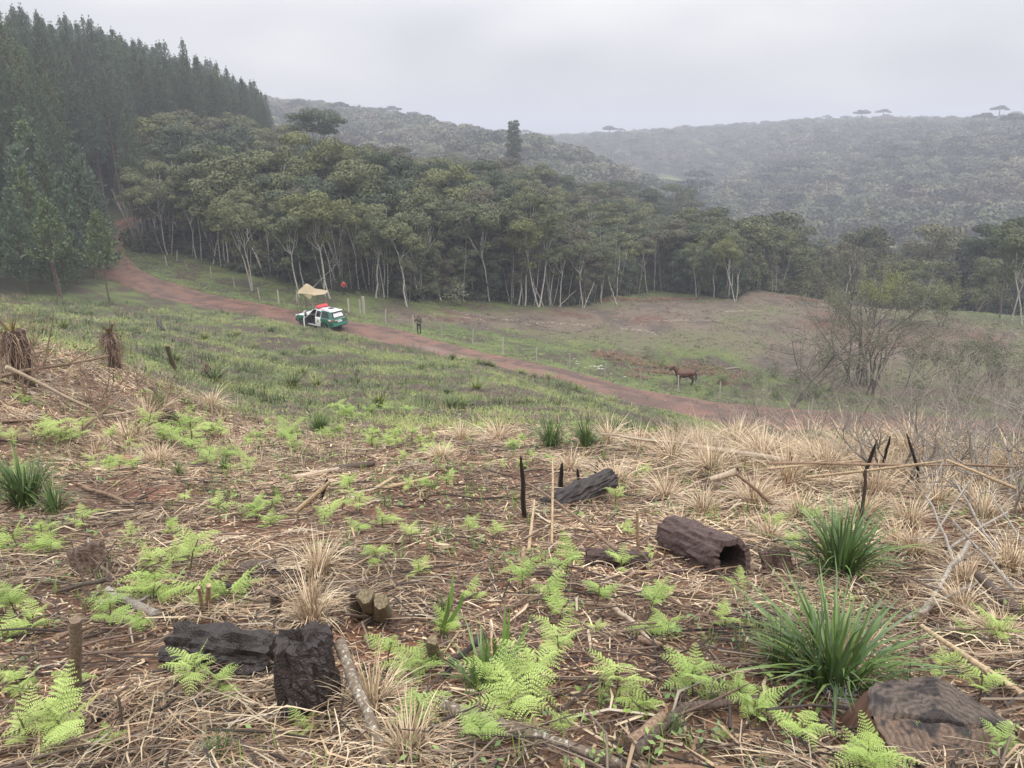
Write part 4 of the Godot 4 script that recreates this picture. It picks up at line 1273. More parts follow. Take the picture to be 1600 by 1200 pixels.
func blades(s: Shape, g: RandomNumberGenerator, n: int, len_: float, wide: float, width: float, tones: Array, droop: float, segs := 5, at := Transform3D.IDENTITY) -> void:
	for k in n:
		var a := g.randf() * TAU
		var out := pow(g.randf(), 0.7)
		var l := len_ * g.randf_range(0.55, 1.1)
		var d := Vector3(cos(a), 0, sin(a))
		var base := d * g.randf() * wide * 0.14
		var lean := out * wide * 0.62
		var dr := droop * g.randf_range(0.3, 1.2) * (0.3 + out)
		var pts := []
		var ws := []
		var side := d.cross(Vector3.UP).rotated(d, g.randfn() * 0.35)
		for q in segs + 1:
			var t := float(q) / segs
			pts.append(at * (base + d * lean * (0.35 * t + 0.65 * t * t) + Vector3(0, l * (t - dr * t * t * 0.62), 0) + side * g.randfn() * 0.004))
			ws.append(width * (0.7 + 0.6 * t if t < 0.5 else 2.0 * (1.0 - t)) + width * 0.05)
		var col: Color = tones[g.randi() % tones.size()] * g.randf_range(0.75, 1.25)
		s.ribbon(pts, ws, (at.basis * side).normalized(), col)


var frond_meshes := []


func fern(at: Vector3, wide: float, g: RandomNumberGenerator, label: String, group: String, mats_: Array, stem_m: Material, lift := -1.0) -> void:
	var t := thing("fern", label, "fern", at, g.randf() * TAU, group)
	var leaf: Material = mats_[g.randi() % mats_.size()]
	var crowns := 1 if wide < 0.26 else 3 if wide < 0.5 else 5
	var each := wide * (1.0 if crowns == 1 else 0.68 if crowns == 3 else 0.55)
	for c in crowns:
		var foot := Vector3.ZERO if crowns == 1 else Vector3(g.randfn(), 0, g.randfn()) * wide * 0.28
		var h := each * g.randf_range(0.35, 0.65)
		var s := Shape.new()
		var top := foot + Vector3(g.randfn() * each * 0.08, h, g.randfn() * each * 0.08)
		s.tube([foot - Vector3(0, 0.04, 0), foot.lerp(top, 0.5) + Vector3(g.randfn() * 0.006, 0, 0), top], [each * 0.014 + 0.001, each * 0.011 + 0.001, each * 0.008 + 0.0008], 5, Color.WHITE, false)
		obj("stem", s.mesh(true), stem_m, t)
		fronds(t, foot, top, each, leaf, g)


func fronds(t: Node3D, foot: Vector3, top: Vector3, wide: float, leaf: Material, g: RandomNumberGenerator) -> void:
	var n := g.randi_range(5, 8)
	var a0 := g.randf() * TAU
	for k in n:
		var o := obj("frond", frond_meshes[g.randi() % frond_meshes.size()], leaf, t)
		var sz := wide * g.randf_range(0.5, 0.85)
		o.position = foot.lerp(top, g.randf_range(0.45, 1.0))
		o.rotation = Vector3(-0.22 + g.randfn() * 0.28, a0 + TAU * k / n + g.randfn() * 0.3, g.randfn() * 0.15)
		o.scale = Vector3.ONE * sz


func make_plants() -> void:
	var g := RandomNumberGenerator.new()
	g.seed = 71
	for k in 6:
		frond_meshes.append(frond(600 + k, 1.0, [0.7, 1.0, 0.5, 0.9, 1.2, 0.35][k]))
	var limes := [paint("lime fern", Color(0.31, 0.42, 0.11), 0.6, 0.5), paint("fresh fern", Color(0.36, 0.46, 0.14), 0.6, 0.5), paint("deep fern", Color(0.27, 0.38, 0.10), 0.6, 0.5)]
	var stem := paint("fern stalk", Color(0.10, 0.085, 0.04), 0.7)
	for p in FERNS:
		var f: float = p[1]
		var where := beside(p[0], f, "on open straw" if f < 6.0 else "near the far edge of the straw")
		var sort := "tiny" if p[2] < 0.11 else "small" if p[2] < 0.2 else "large" if p[2] < 0.4 else "broad spreading"
		fern(on(p[0], f, -0.01), p[2] * (1.5 if f < 4.0 else 1.2), g, "%s lime green fern %s" % [sort, where], "%s ferns %s" % [sort, where], limes, stem)
	for k in 90:
		var f := g.randf_range(3.2, 16.0)
		var x := g.randf_range(-0.72, 0.5) * (f + 0.5)
		if bare(x, f) > 0.6 or (x > 1.5 and f > 5.0):
			continue
		var where := beside(x, f, "on open straw" if f < 6.0 else "near the far edge of the straw")
		fern(on(x, f, -0.01), g.randf_range(0.10, 0.17) + 0.012 * f, g, "slender pale green fern %s" % where, "slender ferns %s" % where, limes, stem)
	# green tussocks
	var greens := [Color(0.10, 0.165, 0.045), Color(0.075, 0.135, 0.04), Color(0.14, 0.20, 0.06), Color(0.095, 0.15, 0.07)]
	var straw := [Color(0.42, 0.33, 0.2), Color(0.3, 0.2, 0.12)]
	var leaf := paint("grass blade", Color.WHITE, 0.45, 0.3)
	var k := 0
	for p in TUSSOCKS:
		var lab: String = ["large green grass tussock beside the sawn stump block", "largest green tussock arching over the cobweb", "green tussock joined to the side of the cobweb tussock", "green tussock growing on the straw by the left brush heap", "small green tussock beside the brush heap tussock", "green grass clump among ferns with broad upright blades"][k] if k < 6 else "small green grass tuft rooted in straw " + beside(p[0], p[1], "on the open slope")
		var t := thing("grass_tussock", lab, "grass tussock", on(p[0], p[1], -0.02), g.randf() * TAU, "" if k < 6 else "small green tufts " + beside(p[0], p[1], "on the open slope"))
		var s := Shape.new()
		var big: bool = p[2] > 0.35
		blades(s, g, 190 if big else 60, p[3] * 1.35, p[2] * 1.1, clampf(p[2] * 0.024, 0.004, 0.012), greens, 0.85)
		obj("blades", s.mesh(), leaf, t)
		if k < 6:
			for q in 26:
				s = Shape.new()
				blades(s, g, 1, p[3] * 1.5, p[2] * 1.2, clampf(p[2] * 0.028, 0.005, 0.014), greens, 1.0)
				obj("blade", s.mesh(), leaf, t)
		s = Shape.new()
		blades(s, g, 26 if big else 8, p[3] * 0.8, p[2] * 1.15, 0.006, straw, 1.3)
		obj("dead_blades", s.mesh(), paint("dry straw", Color.WHITE, 0.7, 0.12), t)
		k += 1
	# a few broad upright leaves stand alone
	for p in [[-0.30, 2.72, 0.26], [-0.06, 2.30, 0.24], [-0.13, 2.25, 0.15]]:
		var s := Shape.new()
		for q in 4:
			var d := Vector3(0.22 + g.randfn() * 0.16, 1, g.randfn() * 0.2).normalized()
			s.ribbon([Vector3.ZERO, d * p[2] * 0.4, d * p[2] * 0.8 + Vector3(0.01, 0, 0), d * p[2] * g.randf_range(1.0, 1.4)], [0.010, 0.020, 0.016, 0.001], Vector3(0.9, -0.1, 0.3).normalized(), Color(0.15, 0.25, 0.06) * g.randf_range(0.8, 1.2))
		tag(obj("broad_grass", s.mesh(), leaf), "upright broad bladed grass shoot among the ferns", "grass", "broad grass shoots")
		get_child(get_child_count() - 1).position = on(p[0], p[1], -0.02)
	# dead tussocks whose straw falls like a fountain
	var straws := [Color(0.55, 0.445, 0.31), Color(0.44, 0.33, 0.215), Color(0.60, 0.50, 0.36), Color(0.31, 0.215, 0.135)]
	for p in DRY_TUSSOCKS:
		var t := thing("dry_tussock", ("wide" if p[2] > 0.5 else "small") + " dead straw tussock " + beside(p[0], p[1], "on the open litter" if p[0] < 1.2 else "on the brushy brow"), "dry tussock", on(p[0], p[1], -0.02), g.randf() * TAU, ("wide" if p[2] > 0.5 else "small") + " dead tussocks " + beside(p[0], p[1], "on the open litter" if p[0] < 1.2 else "on the brushy brow"))
		var s := Shape.new()
		blades(s, g, 170, p[3] * 1.5, p[2] * 1.5, 0.0028 + 0.0004 * p[1], straws, 1.35)
		obj("blades", s.mesh(), paint("dry straw", Color.WHITE, 0.7, 0.12), t)
		s = Shape.new()
		blades(s, g, 26, p[3] * 0.6, p[2] * 0.5, 0.006, [Color(0.16, 0.10, 0.065)], 0.5)
		obj("crown_stubble", s.mesh(), paint("dry straw", Color.WHITE, 0.7, 0.12), t)
	# standing hay along the brow and down its far side
	var hay := Shape.new()
	for q in 2000:
		var f := g.randf_range(4.6, 17.0)
		var x := g.randf_range(0.2, 1.0) * (f * 0.9 + 2.0)
		var n := patches.get_noise_2d(x * 16.0, f * 16.0)
		var edge := lerpf(8.6, 4.9, smoothstep(0.5, 5.0, x))
		if f < edge + n * 3.0 or g.randf() > smoothstep(17.0, 13.0, f + 0.4 * x):
			continue
		var j := g.randf_range(0.5, 1.15)
		var fall := stand(x, f, g.randf() * TAU, g.randf_range(0.4, 1.2) * (1.0 + n), 0.5, -0.03)
		fall.basis = Basis(Vector3(g.randfn(), 0, g.randfn()).normalized(), absf(g.randfn()) * 0.45) * fall.basis
		blades(hay, g, 42, 0.45, 0.8, 0.0048, straws.map(func(c): return c * j), g.randf_range(0.7, 1.8), 3, fall)
	for q in 300:
		var f := g.randf_range(8.5, 17.5)
		var x := g.randf_range(-0.75, -0.2) * (f + 1.0)
		var j := g.randf_range(0.55, 1.0)
		blades(hay, g, 30, 0.42, 0.6, 0.006, straws.map(func(c): return c * j), g.randf_range(0.6, 1.4), 3, stand(x, f, g.randf() * TAU, g.randf_range(0.4, 0.85), 0.5, -0.03))
	tag(obj("dry_grass", hay.mesh(), paint("dry straw", Color.WHITE, 0.7, 0.12)), "bleached dry grass matted over the brow of the slope", "dry grass", "", "stuff")


# ---------------------------------------------------------------- dead wood
func branchy(s: Shape, g: RandomNumberGenerator, from: Vector3, dir: Vector3, len_: float, r: float, depth: int, leaves: Shape, leaf: float, per: int) -> void:
	var pts := [from]
	var d := dir
	var n := 4
	for k in n:
		d = (d + Vector3(g.randfn(), g.randfn() * 0.6, g.randfn()) * 0.16 + Vector3(0, 0.05, 0)).normalized()
		pts.append(pts[-1] + d * len_ / n)
	s.tube(pts, [r, r * 0.88, r * 0.76, r * 0.64, r * 0.5], 6 if depth > 2 else 4 if depth > 1 else 3, Color.WHITE * g.randf_range(0.8, 1.2), false)
	if leaves and depth <= 2:
		for k in per:
			var p: Vector3 = pts[1 + g.randi() % n] + Vector3(g.randfn(), g.randfn(), g.randfn()) * leaf * 2.2
			var a := Vector3(g.randfn(), g.randfn(), g.randfn()).normalized() * leaf
			var b := a.cross(Vector3(g.randfn(), g.randfn(), g.randfn())).normalized() * leaf * 0.5
			var j := g.randf_range(0.7, 1.3)
			leaves.quad(p - a, p - b, p + a, p + b, Color(j, j, j))
	if depth > 0:
		for k in g.randi_range(2, 4) if depth > 1 else g.randi_range(2, 3):
			var at: Vector3 = pts[g.randi_range(2, n)]
			var nd := (d + Vector3(g.randfn(), g.randfn() * 0.7 + 0.1, g.randfn()) * 0.62).normalized()
			branchy(s, g, at, nd, len_ * g.randf_range(0.5, 0.78), r * g.randf_range(0.4, 0.56), depth - 1, leaves, leaf, per)


func rough_log(seed_: int, len_: float, r: float, hollow: float, wob: float, col: Color, sides := 20, rings := 9) -> Shape:
	var g := RandomNumberGenerator.new()
	g.seed = seed_
	var s := Shape.new()
	for j in rings:
		var z := (float(j) / (rings - 1) - 0.5) * len_
		for q in sides:
			var a := TAU * q / sides
			var d := Vector2(cos(a), sin(a))
			# long cracks and ridges along the grain, lumps across it
			var rr := r * (1.0 + wob * 1.5 * bumps.get_noise_3d(d.x * 2.2 + seed_, d.y * 2.2, z * 1.2 / r * 0.25) + wob * 1.1 * bumps.get_noise_3d(d.x * 7.0, d.y * 7.0 + seed_, z * 4.0) + wob * 0.5 * bumps.get_noise_3d(d.x * 16.0, d.y * 16.0, z * 40.0) + g.randf_range(-0.02, 0.02))
			s.v.append(Vector3(d.x * rr, d.y * rr, z + (bumps.get_noise_3d(d.x * 5.0, d.y * 5.0, j * 9.0 + seed_) * wob * 1.6 * r if j in [0, rings - 1] else 0.0)))
			var k := g.randf_range(0.7, 1.3)
			s.c.append(Color(col.r * k, col.g * k, col.b * k))
	for j in rings - 1:
		for q in sides:
			var a0 := j * sides + q
			var a1 := j * sides + (q + 1) % sides
			s.i.append(a0); s.i.append(a0 + sides); s.i.append(a1)
			s.i.append(a1); s.i.append(a0 + sides); s.i.append(a1 + sides)
	for e in [0, rings - 1]:
		var m := s.v.size()
		var sg := -1.0 if e == 0 else 1.0
		for q in sides:
			var p := s.v[e * sides + q]
			s.v.append(p); s.c.append(col * 0.9)
		for q in sides:
			var p := s.v[e * sides + q]
			s.v.append(Vector3(p.x * hollow, p.y * hollow, p.z)); s.c.append(col * 0.8)
		for q in sides:
			var p := s.v[e * sides + q]
			s.v.append(Vector3(p.x * hollow * 0.9, p.y * hollow * 0.9, p.z - sg * len_ * (0.4 if hollow > 0.65 else 0.02))); s.c.append(col * 0.7)
		var mid := s.v.size()
		s.v.append(Vector3(0, 0, s.v[e * sides].z - sg * len_ * (0.4 if hollow > 0.65 else 0.03))); s.c.append(col * 0.7)
		for q in sides:
			var w := (q + 1) % sides
			for lvl in 2:
				s.i.append(m + lvl * sides + q); s.i.append(m + lvl * sides + w); s.i.append(m + (lvl + 1) * sides + q)
				s.i.append(m + lvl * sides + w); s.i.append(m + (lvl + 1) * sides + w); s.i.append(m + (lvl + 1) * sides + q)
			s.i.append(m + 2 * sides + q); s.i.append(m + 2 * sides + w); s.i.append(mid)
	return s


func lay(o: Node3D, x: float, f: float, yaw: float, pitch: float, lift: float, roll := 0.0) -> void:
	o.transform = Transform3D((stand(x, f, 0.0, 1.0, 1.0).basis if absf(pitch) < 0.8 else Basis.IDENTITY) * Basis.from_euler(Vector3(pitch, yaw, roll)), on(x, f, lift))


func make_wood() -> void:
	var g := RandomNumberGenerator.new()
	g.seed = 83
	var woods := {
		"stake": bark("weathered stake", Color(0.20, 0.15, 0.105), Color(0.11, 0.08, 0.055), 0.12),
		"charred": bark("charred wood", Color(0.055, 0.045, 0.042), Color(0.02, 0.017, 0.017), 0.10),
		"cane": bark("dry cane", Color(0.46, 0.36, 0.23), Color(0.30, 0.215, 0.135), 0.22),
		"pale": bark("bleached branch", Color(0.44, 0.36, 0.27), Color(0.29, 0.23, 0.17), 0.2),
		"brown": bark("brown branch", Color(0.24, 0.165, 0.11), Color(0.13, 0.085, 0.06), 0.16),
		"grey": bark("grey branch", Color(0.33, 0.30, 0.265), Color(0.18, 0.16, 0.14), 0.16),
		"dark": bark("dark branch", Color(0.11, 0.08, 0.062), Color(0.05, 0.038, 0.032), 0.14),
		"lichen": grained("lichen spotted bark", grain(77, 0.03, 3, [[0.0, Color(0.09, 0.068, 0.05)], [0.5, Color(0.16, 0.125, 0.09)], [0.72, Color(0.17, 0.14, 0.105)], [0.78, Color(0.42, 0.41, 0.36)], [1.0, Color(0.5, 0.49, 0.44)]], 256), 0.22),
		"mossy": bark("mossy bark", Color(0.20, 0.165, 0.10), Color(0.10, 0.08, 0.052), 0.13)}
	var labels := {"stake": "upright round brown stake driven into straw", "charred": "charred black stick standing", "cane": "dry tan cane", "pale": "bleached fallen branch", "brown": "brown fallen branch", "grey": "bare grey branch", "dark": "dark damp branch", "lichen": "long lichen spotted branch lying", "mossy": "short mossy weathered stub"}
	var k := 0
	for p in STICKS:
		var a := on(p[0], p[1], p[2])
		var b := on(p[3], p[4], p[5])
		var kind: String = p[7]
		var r: float = p[6]
		var mid := a.lerp(b, 0.5)
		var s := Shape.new()
		var local := bend(g, a - mid, b - mid, 6, (b - a).length() * (0.004 if kind in ["stake", "charred", "cane"] else 0.012))
		if p[2] == 0.0:
			local[0] -= (b - a).normalized() * 0.06
		elif kind == "charred":
			local[0] = on(p[0] - 0.02, p[1], -0.08) - mid
		s.tube(local, range(6).map(func(q): return r * (1.0 - (0.04 if kind == "stake" else 0.075) * q) * (0.5 if q == 5 and kind == "charred" else 1.0)), 9, Color.WHITE, true, 0.05 if kind == "stake" else 0.26 if kind == "mossy" else 0.13, g)
		if kind in ["grey", "brown", "dark"] and (b - a).length() > 0.5:
			for q in 2:
				var at: Vector3 = local[2 + q]
				s.tube([at, at + Vector3(g.randfn(), absf(g.randfn()), g.randfn()).normalized() * (b - a).length() * 0.22], [r * 0.5, r * 0.2], 4, Color.WHITE, false)
		var o := obj(["stake", "charred_stick", "cane", "fallen_branch", "stub"][["stake", "charred", "cane"].find(kind) if kind in ["stake", "charred", "cane"] else 4 if kind == "mossy" else 3], s.mesh(true), woods[kind])
		o.position = mid
		var where := beside(p[0], p[1], "on the open litter" if p[0] < 1.2 else "on the brushy brow")
		var thick := "thick " if r > 0.022 else ""
		tag(o, thick + labels[kind] + " " + where, "stick" if kind != "stake" else "stake", "" if kind == "stake" else thick + kind + " sticks " + where)
		k += 1
	var burnt := grained("burnt wood", grain(61, 0.03, 5, [[0.0, Color(0.4, 0.38, 0.4)], [0.5, Color(0.8, 0.76, 0.76)], [1.0, Color(1, 0.95, 0.92)]], 256), 0.16, 0.6, grain(62, 0.05, 4, [[0.0, Color.BLACK], [1.0, Color.WHITE]], 256), 0.35)
	var bark_b := grained("flaking bark", grain(63, 0.03, 5, [[0.0, Color(0.35, 0.33, 0.34)], [0.5, Color(0.8, 0.78, 0.78)], [1.0, Color(1, 1, 1)]], 256), 0.2, 0.8, grain(64, 0.06, 4, [[0.0, Color.BLACK], [1.0, Color.WHITE]], 256), 0.5)
	# charred stump standing in a hollow
	var s := rough_log(701, 0.42, 0.088, 0.55, 0.22, Color(0.036, 0.028, 0.028), 44, 26)
	var o := obj("charred_stump", s.mesh(), burnt)
	lay(o, AT_STUMP_BURNT.x, AT_STUMP_BURNT.y + 0.05, 0.4, PI / 2 - 0.16, 0.06, 0.2)
	tag(o, "blackened burnt stump with cracked sides standing in the straw", "stump")
	s = rough_log(702, 0.42, 0.09, 0.55, 0.25, Color(0.03, 0.025, 0.024), 44, 26)
	o = obj("charred_log", s.mesh(), burnt)
	lay(o, AT_LOG_BLACK.x, AT_LOG_BLACK.y + 0.05, 1.35, 0.06, 0.05)
	tag(o, "black charred log half buried beside the burnt stump", "log")
	s = rough_log(703, 0.70, 0.118, 0.72, 0.10, Color(0.105, 0.070, 0.064), 44, 26)
	o = obj("hollow_log", s.mesh(), bark_b)
	lay(o, AT_LOG_HOLLOW.x - 0.02, AT_LOG_HOLLOW.y + 0.30, 0.25, 0.0, 0.11)
	tag(o, "fallen log with a dark hollow end facing downhill grass clump", "log")
	s = rough_log(704, 0.36, 0.05, 0.55, 0.16, Color(0.085, 0.055, 0.05), 44, 26)
	o = obj("rotten_log", s.mesh(), bark_b)
	lay(o, AT_LOG_DARK.x, AT_LOG_DARK.y + 0.02, 1.5, 0.05, 0.04)
	tag(o, "short dark rotten log lying beside the hollow log", "log")
	s = rough_log(705, 0.75, 0.085, 0.55, 0.2, Color(0.04, 0.034, 0.034), 44, 26)
	o = obj("burnt_log", s.mesh(), burnt)
	lay(o, AT_LOG_BURNT.x, AT_LOG_BURNT.y, -1.0, 0.28, 0.10)
	tag(o, "tilted burnt log among upright charred sticks", "log")
	s = rough_log(706, 0.24, 0.075, 0.55, 0.22, Color(0.12, 0.075, 0.06), 44, 26)
	o = obj("sawn_block", s.mesh(), bark_b)
	lay(o, AT_STUMP_RIGHT.x, AT_STUMP_RIGHT.y, 0.3, PI / 2 - 0.45, 0.025)
	tag(o, "small brown stump block beside the large green tussock", "stump")
	s = rough_log(707, 0.22, 0.09, 0.55, 0.2, Color(0.15, 0.105, 0.08), 44, 26)
	o = obj("root_stump", s.mesh(), bark_b)
	lay(o, AT_STUMP_ROOTS.x, AT_STUMP_ROOTS.y, 0.9, PI / 2 - 0.35, 0.06)
	tag(o, "rough splintered root stump between ferns on the left slope", "stump")
	s = rough_log(708, 0.30, 0.13, 0.55, 0.25, Color(0.05, 0.038, 0.035), 44, 26)
	o = obj("sunken_stump", s.mesh(), burnt)
	lay(o, AT_STUB.x, AT_STUB.y, 0.9, PI / 2 - 0.5, 0.1)
	tag(o, "dark sunken stump behind the large ferns", "stump")
	# the sawn stump at the foot of the slope, split across its face
	cut_stump()
	# dead tree ferns with skirts of hanging fronds
	tree_fern(AT_STUMP_FERN, 0.85, 0.13, "dead tree fern trunk with drooping skirt and two new fronds", g)
	tree_fern(AT_STUMP_FERN2, 0.45, 0.11, "short tree fern stump with pale new shoots on the green slope", g)
	tree_fern(AT_PILE_LEFT, 0.95, 0.16, "thick dead tree fern trunk inside the left brush heap", g)
	# tangled brush: thin crossing branches
	var heap_label := ["bare grey brushwood tangled on the right brow", "brown brushwood heaped round the dead tree fern", "bare grey bush leaning over the dry grass brow"]
	var bush_at := [[6.2, 9.6, 1.5, 2], [7.3, 9.2, 1.5, 2], [5.4, 10.6, 1.3, 2], [8.0, 10.3, 1.7, 2], [4.6, 11.4, 1.1, 2], [6.8, 11.0, 1.6, 2], [8.8, 11.5, 1.8, 2], [3.8, 12.0, 1.0, 2], [7.0, 8.4, 1.3, 2], [5.9, 7.6, 1.0, 0], [4.2, 6.1, 0.9, 0], [4.6, 5.5, 0.9, 0], [3.9, 5.4, 0.8, 0], [5.0, 6.3, 1.0, 0], [3.5, 4.9, 0.7, 0], [4.1, 4.6, 0.7, 0], [3.2, 5.8, 0.8, 0], [9.6, 10.6, 1.7, 2], [9.9, 12.2, 1.9, 2], [7.6, 12.4, 1.7, 2], [5.6, 12.6, 1.4, 2], [8.4, 8.9, 1.4, 2], [6.4, 10.2, 1.3, 2], [7.9, 11.4, 1.7, 2], [10.4, 9.6, 1.5, 2], [4.9, 13.4, 1.3, 2], [6.6, 13.6, 1.6, 2], [9.0, 13.4, 1.9, 2], [5.5, 6.9, 1.0, 0], [6.1, 6.6, 1.0, 0], [5.3, 5.4, 0.9, 0], [4.7, 7.2, 0.9, 0], [3.6, 6.6, 0.8, 0], [-7.2, 10.6, 1.0, 1], [-8.2, 11.2, 1.2, 1], [-6.5, 11.3, 0.9, 1], [-7.8, 9.6, 0.8, 1], [-6.0, 12.0, 0.7, 1], [-9.0, 12.6, 1.2, 1], [-5.5, 10.4, 0.6, 1]]
	for p in bush_at:
		s = Shape.new()
		var h: float = p[2]
		for q in 6:
			var a := g.randf() * TAU
			branchy(s, g, Vector3(cos(a), 0, sin(a)) * 0.12 * h, Vector3(cos(a) * g.randf_range(0.3, 1.3), 1.0, sin(a) * g.randf_range(0.3, 1.3)).normalized(), h * g.randf_range(0.5, 0.8), 0.013, 3, null, 0.0, 0)
		o = obj("brushwood", s.mesh(true), woods["grey"] if p[3] != 1 else woods["brown"])
		o.position = on(p[0], p[1], -0.04)
		var size_ := "tall " if h >= 1.6 else "low " if h < 0.95 else ""
		tag(o, size_ + heap_label[p[3]], "brushwood", size_ + ["brushwood on the right brow", "brushwood of the left heap", "grey bushes behind the brow"][p[3]])
	# a red stone half sunk in the soil
	s = Shape.new()
	for r in 6:
		for q in 12:
			var a := TAU * q / 12
			var e := PI * 0.5 * r / 5.0
			s.v.append(Vector3(cos(a) * cos(e) * 0.13, sin(e) * 0.07, sin(a) * cos(e) * 0.10) * g.randf_range(0.9, 1.08))
			s.c.append(Color.WHITE)
	for r in 5:
		for q in 12:
			var a0 := r * 12 + q
			var a1 := r * 12 + (q + 1) % 12
			s.i.append(a0); s.i.append(a0 + 12); s.i.append(a1); s.i.append(a1); s.i.append(a0 + 12); s.i.append(a1 + 12)
	o = obj("clay_lump", s.mesh(true), bark("red clay", Color(0.34, 0.15, 0.09), Color(0.22, 0.10, 0.065), 0.2))
	o.position = on(AT_STONE.x, AT_STONE.y, -0.01)
	tag(o, "rounded lump of red clay on the bare soil", "clay lump")
	make_web()


func cut_stump() -> void:
	var g := RandomNumberGenerator.new()
	g.seed = 91
	var at := on(AT_STUMP_CUT.x + 0.02, AT_STUMP_CUT.y + 0.0, 0.0)
	var t := thing("sawn_stump", "broad sawn tree stump with a long crack across its weathered face", "stump", at)
	t.rotation = Vector3(0.30, 0.35, 0.05)
	t.scale = Vector3(1.12, 1.0, 1.12)
	var rim := []
	var n := 96
	for q in n:
		var a := TAU * q / n
		rim.append(0.165 * (1.0 + 0.10 * sin(a * 2.0 + 0.5) + 0.07 * sin(a * 5.0) + g.randf_range(-0.03, 0.03)))
	var rings := 40
	var s := Shape.new()
	for r in rings + 1:
		for q in n + 1:
			var a := TAU * q / n
			var rr: float = rim[q % n] * r / rings
			var p := Vector3(cos(a) * rr, 0, sin(a) * rr)
			var c := p.z * 0.90 - p.x * 0.43 + 0.022 + 0.004 * sin(p.x * 70.0) + bumps.get_noise_2d(p.x * 60.0, 5.0) * 0.004
			var gap := lerpf(0.005, 0.002, smoothstep(-0.12, 0.15, p.x))
			p.y = 0.10 + (0.003 if c < 0.0 else 0.0) + bumps.get_noise_2d(p.x * 25.0, p.z * 25.0) * 0.003 + 0.0012 * sin(r * 2.1) - 0.008 * smoothstep(0.03, 0.0, absf(sin(a * 3.5 + 0.6 + 0.15 * sin(rr * 60.0)))) * smoothstep(0.02, 0.1, rr) - 0.03 * smoothstep(gap, gap * 0.4, absf(c))
			if r == rings:
				p.y -= 0.008 * g.randf()
			s.v.append(p)
			var k := 0.85 + 0.4 * bumps.get_noise_2d(p.x * 40.0 + 7.0, p.z * 40.0) + 0.22 * sin(r * 1.7 + bumps.get_noise_2d(p.x * 10.0, p.z * 10.0) * 3.0) + g.randf_range(-0.12, 0.12)
			var col := Color(0.26, 0.185, 0.14) if c > 0.0 else Color(0.195, 0.16, 0.138)
			col = col.lerp(Color(0.07, 0.06, 0.06), smoothstep(0.05, 0.3, bumps.get_noise_2d(p.x * 13.0 + 3.0, p.z * 13.0)))
			s.c.append(Color(col.r * k, col.g * k, col.b * k))
	for r in rings:
		for q in n:
			var a0 := r * (n + 1) + q
			s.i.append(a0); s.i.append(a0 + 1); s.i.append(a0 + n + 1)
			s.i.append(a0 + 1); s.i.append(a0 + n + 2); s.i.append(a0 + n + 1)
	var sawn := grained("sawn wood", grain(78, 0.05, 4, [[0.0, Color(0.35, 0.33, 0.32)], [0.4, Color(0.75, 0.72, 0.7)], [0.6, Color(1, 1, 1)], [1.0, Color(1, 1, 1)]], 512), 0.1, 0.8, grain(79, 0.05, 4, [[0.0, Color.BLACK], [1.0, Color.WHITE]], 512), 0.4)
	sawn.uv1_scale = Vector3(3.0, 9.0, 26.0)
	obj("sawn_face", s.mesh(true), sawn, t)
	s = Shape.new()
	for r in 6:
		for q in n:
			var a := TAU * q / n
			var rr: float = rim[q] * (0.985 + 0.05 * r + g.randf_range(-0.02, 0.035))
			s.v.append(Vector3(cos(a) * rr, 0.094 - 0.06 * r + g.randf_range(-0.006, 0.006), sin(a) * rr))
			s.c.append(Color(0.115, 0.062, 0.042) * g.randf_range(0.6, 1.3))
	for r in 5:
		for q in n:
			var a0 := r * n + q
			var a1 := r * n + (q + 1) % n
			s.i.append(a0); s.i.append(a1); s.i.append(a0 + n); s.i.append(a1); s.i.append(a1 + n); s.i.append(a0 + n)
	obj("bark", s.mesh(), paint("stump bark", Color.WHITE, 0.85), t)


